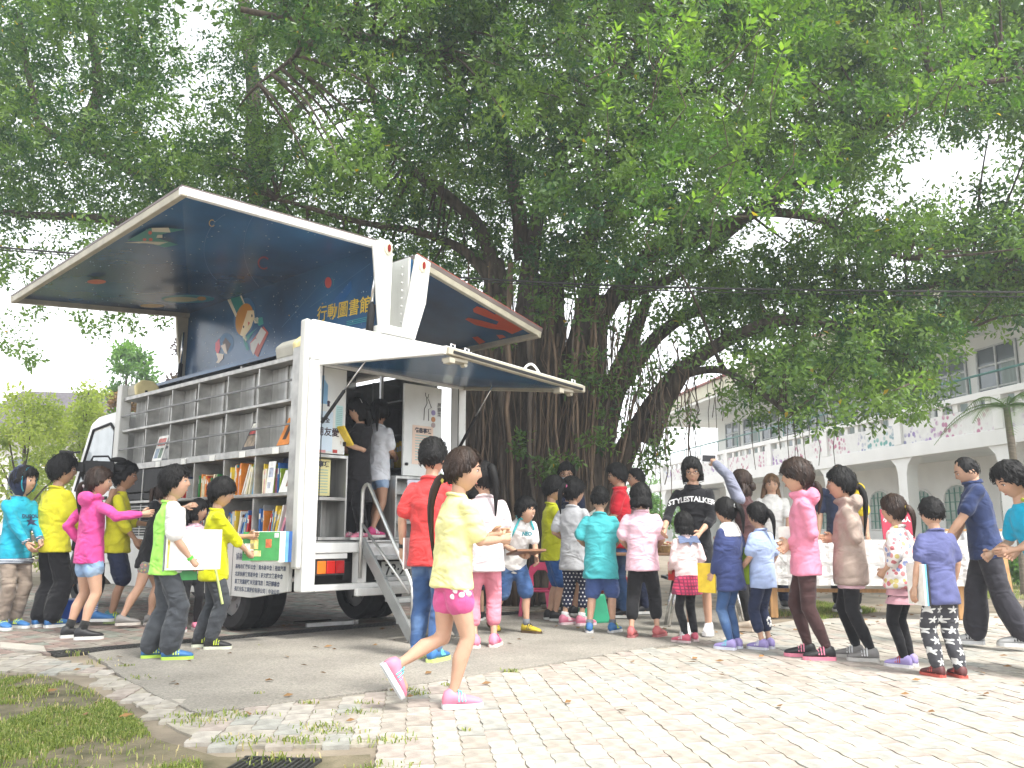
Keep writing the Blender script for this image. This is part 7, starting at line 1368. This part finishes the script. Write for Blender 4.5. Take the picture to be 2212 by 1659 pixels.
def panel(name, label, cat, p, xa, ya, w_, h_, t, mats, group=None, pic=None):
    """a flat book or magazine: p lower left corner, xa width direction, ya height direction"""
    b = MB().box(0, w_, 0, h_, 0, t, 0); b.box(.003, w_ - .001, .003, h_ - .003, .002, t - .002, 1) if t > .006 else None
    me = b.mesh(name, mats if isinstance(mats, list) else [mats, m_page]); o = link(name, me, label=label, cat=cat, group=group); place(o, p, xa, ya)
    for (x0, x1, y0, y1, c) in pic or []: MB().box(x0 * w_, x1 * w_, y0 * h_, y1 * h_, t + .0004, t + .0012).build('cover_picture', mat('pic_' + c, srgb(c), .45, var=.5, scale=20), o)
    return o
def leaning(name, label, y, z, w_, h_, c, pic, x0=.012, tl=14):
    a = R(tl); return panel(name, label, 'magazine', twor(x0, y, z), -TU, TV * math.sin(a) + np.array([0, 0, math.cos(a)]), w_, h_, .006, [cover(c), m_page], 'magazines leaning on the upper shelf', pic)
leaning('magazine', 'black gridded magazine leaning in the upper shelf third along', 1.10, ZS2 + .002, .24, .31, 'black', [(.05, .95, .70, .95, '#d8d4c8'), (.08, .9, .1, .5, '#8a7a66'), (.1, .9, .55, .66, '#c0403a')], tl=22)
leaning('magazine', 'orange covered book leaning in the upper shelf nearest the rear', .46, ZS2 + .002, .20, .30, 'orange', [(.3, .6, .2, .8, '#3a2a20'), (.5, .8, .6, .95, '#f0c050')], tl=24)
leaning('magazine', 'pale magazine with photos leaning in the upper shelf by the cab', 3.12, ZS2 + .002, .24, .30, 'white', [(.1, .9, .6, .9, '#b05a50'), (.1, .5, .1, .5, '#7a8a9a'), (.55, .9, .1, .5, '#506a50')])
leaning('magazine', 'dark gridded magazine beside the pale one by the cab', 2.86, ZS2 + .002, .14, .30, 'black', [(.05, .95, .05, .45, '#8a8a86'), (.1, .9, .55, .9, '#a09a90')])
leaning('picture_book', 'white picture book with brown monkey leaning across the rear shelf', .40, ZS3 + .002, .20, .22, 'white', [(.45, .85, .25, .75, '#7a5030')], x0=.02, tl=18)
leaning('picture_book', 'white booklet with writing standing in the rear shelf', .62, ZS3 + .002, .12, .30, 'white', [(.2, .8, .5, .8, '#9aa0b0'), (.15, .6, .15, .35, '#b0b4c0')], x0=.015, tl=5)
leaning('picture_book', 'blue picture book with balloons at the back of the rear shelf', .74, ZS3 + .002, .26, .35, 'navy', [(.1, .3, .6, .8, '#a05ab0'), (.4, .55, .7, .9, '#d08a30'), (.6, .8, .5, .7, '#4090c0')], x0=.24, tl=4)
# audio equipment rack in the bays by the cab
eq = empty('equipment_rack', tuple(twor(0, 0, 0)), TYAW, label='black audio rack filling the shelf bays nearest the cab', cat='equipment')
for i, (z0_, z1_) in enumerate(((1.40, 1.66), (1.31, 1.385), (1.09, 1.25), (.90, 1.08))):
    u_ = MB().box(.02, .34, 2.74, 3.92, z0_, z1_).build('unit', m_dark, eq, bev=.008)
    if i >= 2:
        for k in range(5): MB().box(.008, .019, 2.78, 3.88, z0_ + .015 + k * .03, z0_ + .025 + k * .03).build('slat', m_steeld, u_)
    else: MB().box(.014, .019, 2.80, 2.92, z0_ + .03, z0_ + .06).build('label_plate', m_board, u_)
# books on the inner shelves
for k in range(16):
    t = rb.uniform(.02, .04); c = rb.choice(['white', 'teal', 'sky blue', 'orange', 'yellow', 'green']); o = link('book', book_mesh(t, .2, rb.uniform(.22, .30), c), label='%s book, %s from the doorway on the inner shelf' % (c, ORD[k]), cat='book', group='books on the inner truck shelf')
    m4 = Matrix((Vector(TU), Vector(TV), Vector((0, 0, 1)))).transposed().to_4x4(); m4.translation = Vector(twor(1.56, .45 + k * .044, 1.622)); o.matrix_world = m4
# ---- held things
def hw_(key, i=0): r_ = PEOPLE[key]; return world_of(r_, r_['hands'][i][4])
def fdirw(key, a=0): f = R(PEOPLE[key]['face'] + a); return np.array([math.sin(f), math.cos(f), 0])
UPZ = np.array([0, 0, 1.0])
def held(name, label, key, w_, h_, t, c, i=0, ax=None, ay=None, off=(0, 0, 0), pic=None, cat='book'):
    ax = fdirw(key, 90) if ax is None else ax; ay = UPZ if ay is None else ay; ax, ay = unit(np.asarray(ax, float)), unit(np.asarray(ay, float)); p = hw_(key, i) + np.array(off) - ax * w_ * .5
    return panel(name, label, cat, p, ax, ay, w_, h_, t, [cover(c), m_page], None, pic)
f = fdirw('green'); held('album', 'large white album held against the side of the neon shirt boy', 'green', .40, .30, .03, 'white', 0, ax=f, ay=UPZ, off=fdirw('green', 90) * .0 - UPZ * .02 - f * .03, pic=[(.02, .06, .05, .95, '#d8c060')])
held('clear_folder', 'clear plastic folder with sheets behind the white album', 'green', .30, .27, .02, 'grey', 0, ax=f, ay=UPZ + f * .1, off=-fdirw('green', 90) * .035 - f * .09 - UPZ * .03, cat='folder'); held('green_book', 'green book edge under the white album', 'green', .20, .24, .012, 'green', 0, ax=f, ay=UPZ, off=-fdirw('green', 90) * .06 - f * .08 - UPZ * .10)
f = fdirw('lime'); fr_ = fdirw('lime', 90)
held('picture_book', 'green picture book with chicks held by the lime shirt boy', 'lime', .30, .24, .012, 'green', 0, ax=f + fr_ * .15, ay=UPZ + f * .12, off=fr_ * .03 + f * .06 - UPZ * .03, pic=[(.05, .3, .25, .6, '#e8e2d0'), (.2, .42, .4, .75, '#e8c878'), (.3, .5, .15, .35, '#e8d890'), (.62, .78, .45, .75, '#c86a40'), (.85, .97, .8, .96, '#e8e8e8')])
for k, (c, nm) in enumerate((('white', 'white picture book just behind the green chick book'), ('sky blue', 'sky blue book at the back of the lime shirt boy bundle'), ('blue', 'blue plastic folder edge behind the other held books'))): held('picture_book', nm, 'lime', .28, .26, .010, c, 0, ax=f + fr_ * .2, ay=UPZ + f * .16, off=fr_ * (.012 - .018 * k) + f * (.12 + .03 * k) - UPZ * .045)
held('book', 'yellow book held open by the girl in the black tunic', 'tunic', .17, .21, .02, 'yellow', 0, ax=fdirw('tunic', 90), ay=UPZ * .8 + fdirw('tunic') * .6, off=-fdirw('tunic') * .05 - UPZ * .02 - fdirw('tunic', 90) * .04, pic=None)
held('book', 'thin white book in the hand of the red shirt boy', 'red', .17, .24, .012, 'white', 1, ax=fdirw('red'), ay=UPZ, off=-UPZ * .08 + fdirw('red', 90) * .02)
held('board_book', 'large flat board book carried by the bending boy', 'rag', .30, .22, .02, 'brown', 0, ax=fdirw('rag', 90), ay=fdirw('rag') + UPZ * .2, off=fdirw('rag', 90) * .0 - fdirw('rag') * .05 + np.array([-.02, 0, 0]), pic=[(.05, .5, .1, .9, '#5a6a78'), (.5, .95, .1, .9, '#b07a70')])
held('paper', 'sheet of paper read by the boy in the lime long sleeves', 'limeb', .20, .28, .002, 'white', 0, ax=fdirw('limeb', 90), ay=UPZ * .5 + fdirw('limeb') * .8, off=-fdirw('limeb') * .02, cat='paper')
for k, c in enumerate(('yellow', 'white', 'cream')): held('book', c + ' book in the stack carried by the sailor sweater girl', 'navyg', .17, .24, .014, c, 1, ax=fdirw('navyg'), ay=UPZ + fdirw('navyg') * .2, off=fdirw('navyg', 90) * (.018 * k - .02) + fdirw('navyg') * .03 - UPZ * .10)
held('folder', 'lime green folder under the arm of the pale blue shirt girl', 'lblue', .22, .30, .02, 'lime', 1, ax=fdirw('lblue'), ay=UPZ, off=-UPZ * .08 + fdirw('lblue', 90) * .01, cat='folder')
for k, c in enumerate(('white', 'sky blue', 'black')): held('book', c + ' book clamped under the arm of the star trousers boy', 'star', .19, .27, .012, c, 1, ax=fdirw('star'), ay=UPZ, off=fdirw('star', 90) * (.015 * k + .012) - UPZ * .05)
held('booklet', 'patterned booklet held by the tall girl in the pink hoodie', 'tallp', .17, .22, .012, 'white', 1, ax=fdirw('tallp', 20), ay=UPZ, off=-UPZ * .08 - fdirw('tallp') * .06, pic=[(.1, .9, .1, .9, '#7a6a80')])
held('pink_pouch', 'coral pouch held by the small girl in the plaid skirt', 'smallp', .10, .16, .03, 'red', 1, ax=fdirw('smallp'), ay=UPZ, off=-UPZ * .08, cat='pouch')
pz = hw_('phone', 1); phn = panel('phone', 'white framed phone raised by the curly haired woman', 'phone', pz + np.array([-.11, -.01, -.02]), (1, -.25, -.08), (0, 0, 1), .15, .075, .009, [mat('phone_white', (.7, .7, .72), .3), mat('phone_white', (1, 1, 1))])
MB().box(.012, .138, .006, .069, .0094, .0100).build('screen', mat('phone_screen', (.02, .018, .022), .1), phn)
# video camera on the crew member's shoulder
vc = empty('video_camera', tuple(PEOPLE['cam']['g0'] + np.array([.12, -.05, PEOPLE['cam']['H'] * .955])), R(-62), label='black shoulder video camera with furry microphone among the boys', cat='camera')
vc.scale = (.8, .8, .8); MB().box(-.06, .06, -.20, .16, -.02, .14).build('body', m_dark, vc, bev=.015); MB().tube([(0, .16, .05), (0, .30, .05)], [.045, .055], 16).build('lens', m_black, vc, smooth=True); MB().tube([(0, -.12, .14), (0, -.10, .20), (0, .08, .21), (0, .12, .15)], .014, 8).build('handle', m_black, vc, smooth=True)
MB().tube([(.04, .1, .12), (.06, .14, .16)], .012, 6).build('mic_mount', m_black, vc); mic = MB().ell((.06, .20, .165), (.035, .10, .036), 16, 10).build('microphone', mat('mic_fur', (.012, .012, .012), 1), vc, smooth=True); MB().box(-.16, -.07, -.02, .08, .02, .12).build('viewfinder', m_black, vc, bev=.01); MB().box(-.05, .05, -.32, -.201, .0, .12).build('battery', m_dark, vc, bev=.01)
# ---- tables and chairs
m_wood = mat('table_wood', (.20, .11, .06), .5, var=.2, scale=5, streak=(1, 8, 1)); m_pine = mat('pine_leg', (.40, .22, .09), .6, var=.2, scale=6, streak=(6, 6, 1))
def table(name, label, x0, x1, y0, y1, zt, legs, topm, legm=None, lw=.02):
    o = empty(name, ((x0 + x1) / 2, (y0 + y1) / 2, 0), label=label, cat='table'); hx, hy_ = (x1 - x0) / 2, (y1 - y0) / 2
    MB().box(-hx, hx, -hy_, hy_, zt - .03, zt).build('table_top', topm, o, bev=.006)
    for sx in (-1, 1):
        for sy in (-1, 1):
            if legs == 'metal': MB().tube([(sx * (hx - .12), sy * (hy_ - .06), zt - .031), (sx * (hx - .02), sy * (hy_ - .06), 0)], .014, 8).build('leg', m_chrome, o, smooth=True)
            else: MB().box(sx * (hx - .06) - .035, sx * (hx - .06) + .035, sy * (hy_ - .06) - .035, sy * (hy_ - .06) + .035, 0, zt - .031).build('leg', legm, o, bev=.004)
    return o
table('folding_table', 'brown topped folding table behind the children in pastel shirts', .80, 1.95, 9.28, 9.62, .72, 'metal', m_wood)
table('folding_table', 'low dark folding table holding books beside the black sweatshirt woman', 1.55, 2.35, 8.75, 9.1, .50, 'metal', mat('table_dark', (.06, .07, .08), .5))
for k, (x, c) in enumerate(((1.62, 'cream'), (1.82, 'white'), (2.02, 'yellow'))): panel('open_book', '%s book lying on the low dark table, %s from the bob haired girl' % (c, ORD[k]), 'book', (x, 8.80, .502), (1, .1, 0), (-.1, 1, 0), .17, .23, .015, [cover(c), m_page])
bk = empty('wicker_basket', (1.68, 9.42, .722), label='small wicker basket with wrapped sweets on the brown table', cat='basket'); MB().tube([(0, 0, 0), (0, 0, .07)], [.11, .14], 18).build('bowl', mat('wicker', (.40, .26, .12), .8, var=.3, scale=40), bk)
for k in range(14): MB().ell((.09 * math.cos(k * 2.4) * (k / 14) ** .5, .09 * math.sin(k * 2.4) * (k / 14) ** .5, .085 + .012 * (k % 3)), (.022, .014, .012), 8, 5).build('sweet', mat('sweet_%d' % (k % 4), [(.6, .3, .2), (.6, .5, .4), (.5, .2, .15), (.65, .55, .35)][k % 4], .3), bk)
ja = empty('plastic_jar', (1.50, 9.42, .722), label='clear plastic jar standing on the brown table', cat='jar'); MB().tube([(0, 0, 0), (0, 0, .22), (0, 0, .26)], [.08, .08, .06], 18).build('body', mat('clear_plastic', (.62, .60, .58), .15), ja, smooth=True); MB().cyl((0, 0, .275), (0, 0, 1), .065, .03, 18).build('lid', mat('jar_lid', (.7, .7, .7), .4), ja)
def chair(x, y, rz, label, c):
    o = empty('plastic_chair', (x, y, 0), rz, label=label, cat='chair', group='plastic chairs by the banyan'); m = mat('chair_' + c, srgb(BC[c]) if c in BC else (.62, .06, .16), .35, var=.08)
    MB().box(-.17, .17, -.16, .16, .27, .30).build('seat', m, o, bev=.012)
    P = [(-.16, .29), (-.17, .42), (-.14, .54), (-.06, .59), (.06, .59), (.14, .54), (.17, .42), (.16, .29), (.09, .32), (.10, .44), (.05, .50), (-.05, .50), (-.10, .44), (-.09, .32)]
    MB().prism(P, .15, .175, 'xz').build('backrest', m, o, bev=.006)
    for sx in (-1, 1):
        for sy in (-1, 1): MB().hexa([(sx * .17 - .02, sy * .16 - .02, 0), (sx * .17 + .02, sy * .16 - .02, 0), (sx * .17 + .02, sy * .16 + .02, 0), (sx * .17 - .02, sy * .16 + .02, 0), (sx * .14 - .025, sy * .13 - .025, .27), (sx * .14 + .025, sy * .13 - .025, .27), (sx * .14 + .025, sy * .13 + .025, .27), (sx * .14 - .025, sy * .13 + .025, .27)]).build('leg', m, o)
        MB().tube([(sx * .17, .15, .42), (sx * .185, 0, .43), (sx * .17, -.13, .40), (sx * .16, -.14, .30)], .014, 8).build('armrest', m, o, smooth=True)
for px_, py_, rz, lb_, c in ((1163, 1330, R(-15), 'pink plastic chair in the gap beside the bending boy', 'pinkred'), (1108, 1302, R(20), 'pink plastic chair behind the bending boy', 'pinkred'), (1255, 1318, R(-160), 'pink plastic chair behind the polka dot trousers', 'pinkred'), (1325, 1330, R(170), 'red plastic chair behind the turquoise shirt boy', 'red')): p = gp(px_, py_); chair(p[0], p[1], rz, lb_, c)
gb = empty('green_bag', (*gp(1282, 1345)[:2], 0), R(20), label='green carrier bag on the ground behind the turquoise shirt boy', cat='bag'); MB().hexa([(-.16, -.10, 0), (.16, -.10, 0), (.16, .10, 0), (-.16, .10, 0), (-.12, -.05, .30), (.12, -.05, .30), (.13, .05, .27), (-.13, .05, .29)]).build('sack', mat('bag_green', (.02, .30, .16), .4), gb, bev=.02)
for s_ in (-1, 1): MB().tube([(-.06, s_ * .04, .29), (-.05, s_ * .04, .38), (.05, s_ * .04, .38), (.06, s_ * .04, .29)], .008, 6).build('handle', mat('bag_green', ()), gb)
# cloth covered trestle with pine legs
ct = empty('trestle_table', (3.95, 10.0, 0), R(-6), label='long trestle table with pine legs behind the queue', cat='table'); MB().box(-1.1, 1.1, -.35, .35, .80, .84).build('table_top', m_pine, ct)
for sx in (-1, 1):
    for sy in (-1, 1): MB().box(sx * 1.0 - .04, sx * 1.0 + .04, sy * .28 - .04, sy * .28 + .04, 0, .799).build('leg', m_pine, ct, bev=.005)
    MB().box(sx * 1.0 - .03, sx * 1.0 + .03, -.24, .24, .25, .31).build('cross_rail', m_pine, ct)
MB().box(-.96, .96, -.03, .03, .26, .30).build('stretcher', m_pine, ct)
c_chk = cloth('check_tablecloth', (.66, .65, .63), pat='plaid', col2=(.40, .37, .36), scale=7, var=.04); b = MB(); nx_ = 60; vs = []
for z, off in ((.36, .05), (.6, .035), (.80, .012), (.848, .0)):
    for i in range(nx_ + 1): x = -1.14 + 2.28 * i / nx_; vs.append((x, -.365 - off * (1 + .5 * math.sin(i * .9) + .3 * math.sin(i * 2.1)), z))
for i in range(nx_ + 1): x = -1.14 + 2.28 * i / nx_; vs.append((x, .37, .849))
k = nx_ + 1; b.add(vs, [(j * k + i, j * k + i + 1, (j + 1) * k + i + 1, (j + 1) * k + i) for j in range(4) for i in range(nx_)])
tcl = b.build('tablecloth', c_chk, smooth=True, label='pale checked cloth hanging over the trestle table', cat='tablecloth'); tcl.location = (3.95, 10.0, 0); tcl.rotation_euler = (0, 0, R(-6))
# poster stand and ink painting
ps = panel('poster_board', 'maroon poster board with white characters standing on the trestle table', 'poster', atY(1908, 1165, 9.85), (1, 0, .0), (0, .12, 1), .36, .34, .012, [mat('poster_maroon', (.34, .02, .05), .5), m_page]); place(link('lettering', text_mesh('小小說書人', .062, mat('ink_white', ()), bold=.002), ps), (.02, .20, .0135), (1, 0, 0), (0, 1, 0)); MB().box(.12, .24, .29, .32, .0125, .0135).build('label_strip', m_board, ps); MB().cyl((.05, .30, .0128), (0, 0, 1), .022, .002, 16).build('seal', mat('seal_gold', (.5, .35, .1)), ps)
def inkmat():
    m = mat('ink_wash', (.62, .62, .60), .8, var=.03); nn = m.node_tree.nodes; ll = m.node_tree.links; b_ = nn['Principled BSDF']; tc = nn.new('ShaderNodeTexCoord'); wv = nn.new('ShaderNodeTexWave'); wv.inputs['Scale'].default_value = 1.6; wv.inputs['Distortion'].default_value = 9; wv.inputs['Detail'].default_value = 3; ll.new(tc.outputs['Object'], wv.inputs['Vector']); rp = nn.new('ShaderNodeValToRGB'); rp.color_ramp.elements[0].color = (.18, .18, .19, 1); rp.color_ramp.elements[1].color = (.66, .66, .64, 1); rp.color_ramp.elements[1].position = .5; ll.new(wv.outputs[0], rp.inputs[0]); ll.new(rp.outputs[0], b_.inputs['Base Color']); return m
iw = empty('display_stand', (*gp(2115, 1330)[:2], 0), R(-5), label='display stand with grey ink wash sheet beside the leaning man', cat='stand'); MB().box(-.30, .36, .0, .02, .42, .95).build('sheet', inkmat(), iw); MB().box(-.33, .39, -.01, .03, .951, .975).build('rail', m_pine, iw)
for x in (-.28, .33): MB().hexa([(x - .03, -.12, 0), (x + .03, -.12, 0), (x + .03, -.06, 0), (x - .03, -.06, 0), (x - .03, .025, .95), (x + .03, .025, .95), (x + .03, .06, .95), (x - .03, .06, .95)]).build('leg', m_pine, iw)
# things around the truck
bx = MB().box(-.2, .2, -.14, .14, 0, .24); o = bx.build('storage_crate', mat('crate_blue', (.02, .07, .32), .4), bev=.01, label='blue plastic crate beside the truck behind the pink hoodie girl', cat='crate', loc=(*gp(130, 1345)[:2], 0))
jk = empty('jack_stand', tuple(twor(.9, .62, 0)), TYAW, label='bright metal jack lying under the rear of the truck', cat='jack'); MB().bar((-.25, .2, .03), (.25, .1, .03), .035).build('beam', m_alu, jk); MB().box(.22, .28, .06, .14, 0, .06).build('foot', m_chrome, jk); MB().tube([(-.3, .35, .05), (.1, .28, .05)], .012, 6).build('handle', m_chrome, jk)
fb = empty('wooden_bench', (*atY(40, 1300, 16)[:2], 0), R(6), label='weathered plank bench at the far left edge behind the boys', cat='bench'); m_old = mat('old_plank', (.24, .20, .16), .85, var=.25, streak=(1, 6, 6))
for k in range(3): MB().box(-.9, .9, -.2 + k * .14, -.08 + k * .14, .40, .44).build('plank', m_old, fb)
for k in range(2): MB().box(-.9, .9, .26, .29, .60 + k * .16, .72 + k * .16).build('back_plank', m_old, fb)
for x in (-.7, .7):
    for y_ in (-.15, .24): MB().box(x - .04, x + .04, y_ - .03, y_ + .03, 0, .399).build('leg', m_old, fb)
# ================================================================== thin haze volume added to veil the yard and lift shadows
hz_m = bpy.data.materials.new('veil_haze'); hz_m.use_nodes = True; n = hz_m.node_tree.nodes; n.clear()
pv = n.new('ShaderNodeVolumePrincipled'); pv.inputs['Color'].default_value = (.9, .94, 1, 1); pv.inputs['Density'].default_value = .0044; pv.inputs['Anisotropy'].default_value = .3
ou = n.new('ShaderNodeOutputMaterial'); hz_m.node_tree.links.new(pv.outputs[0], ou.inputs['Volume'])
MB().box(-640, 640, -240, 960, -1.2, 14.5).build('haze', hz_m, kind='stuff', label='thin added haze veiling the whole yard')
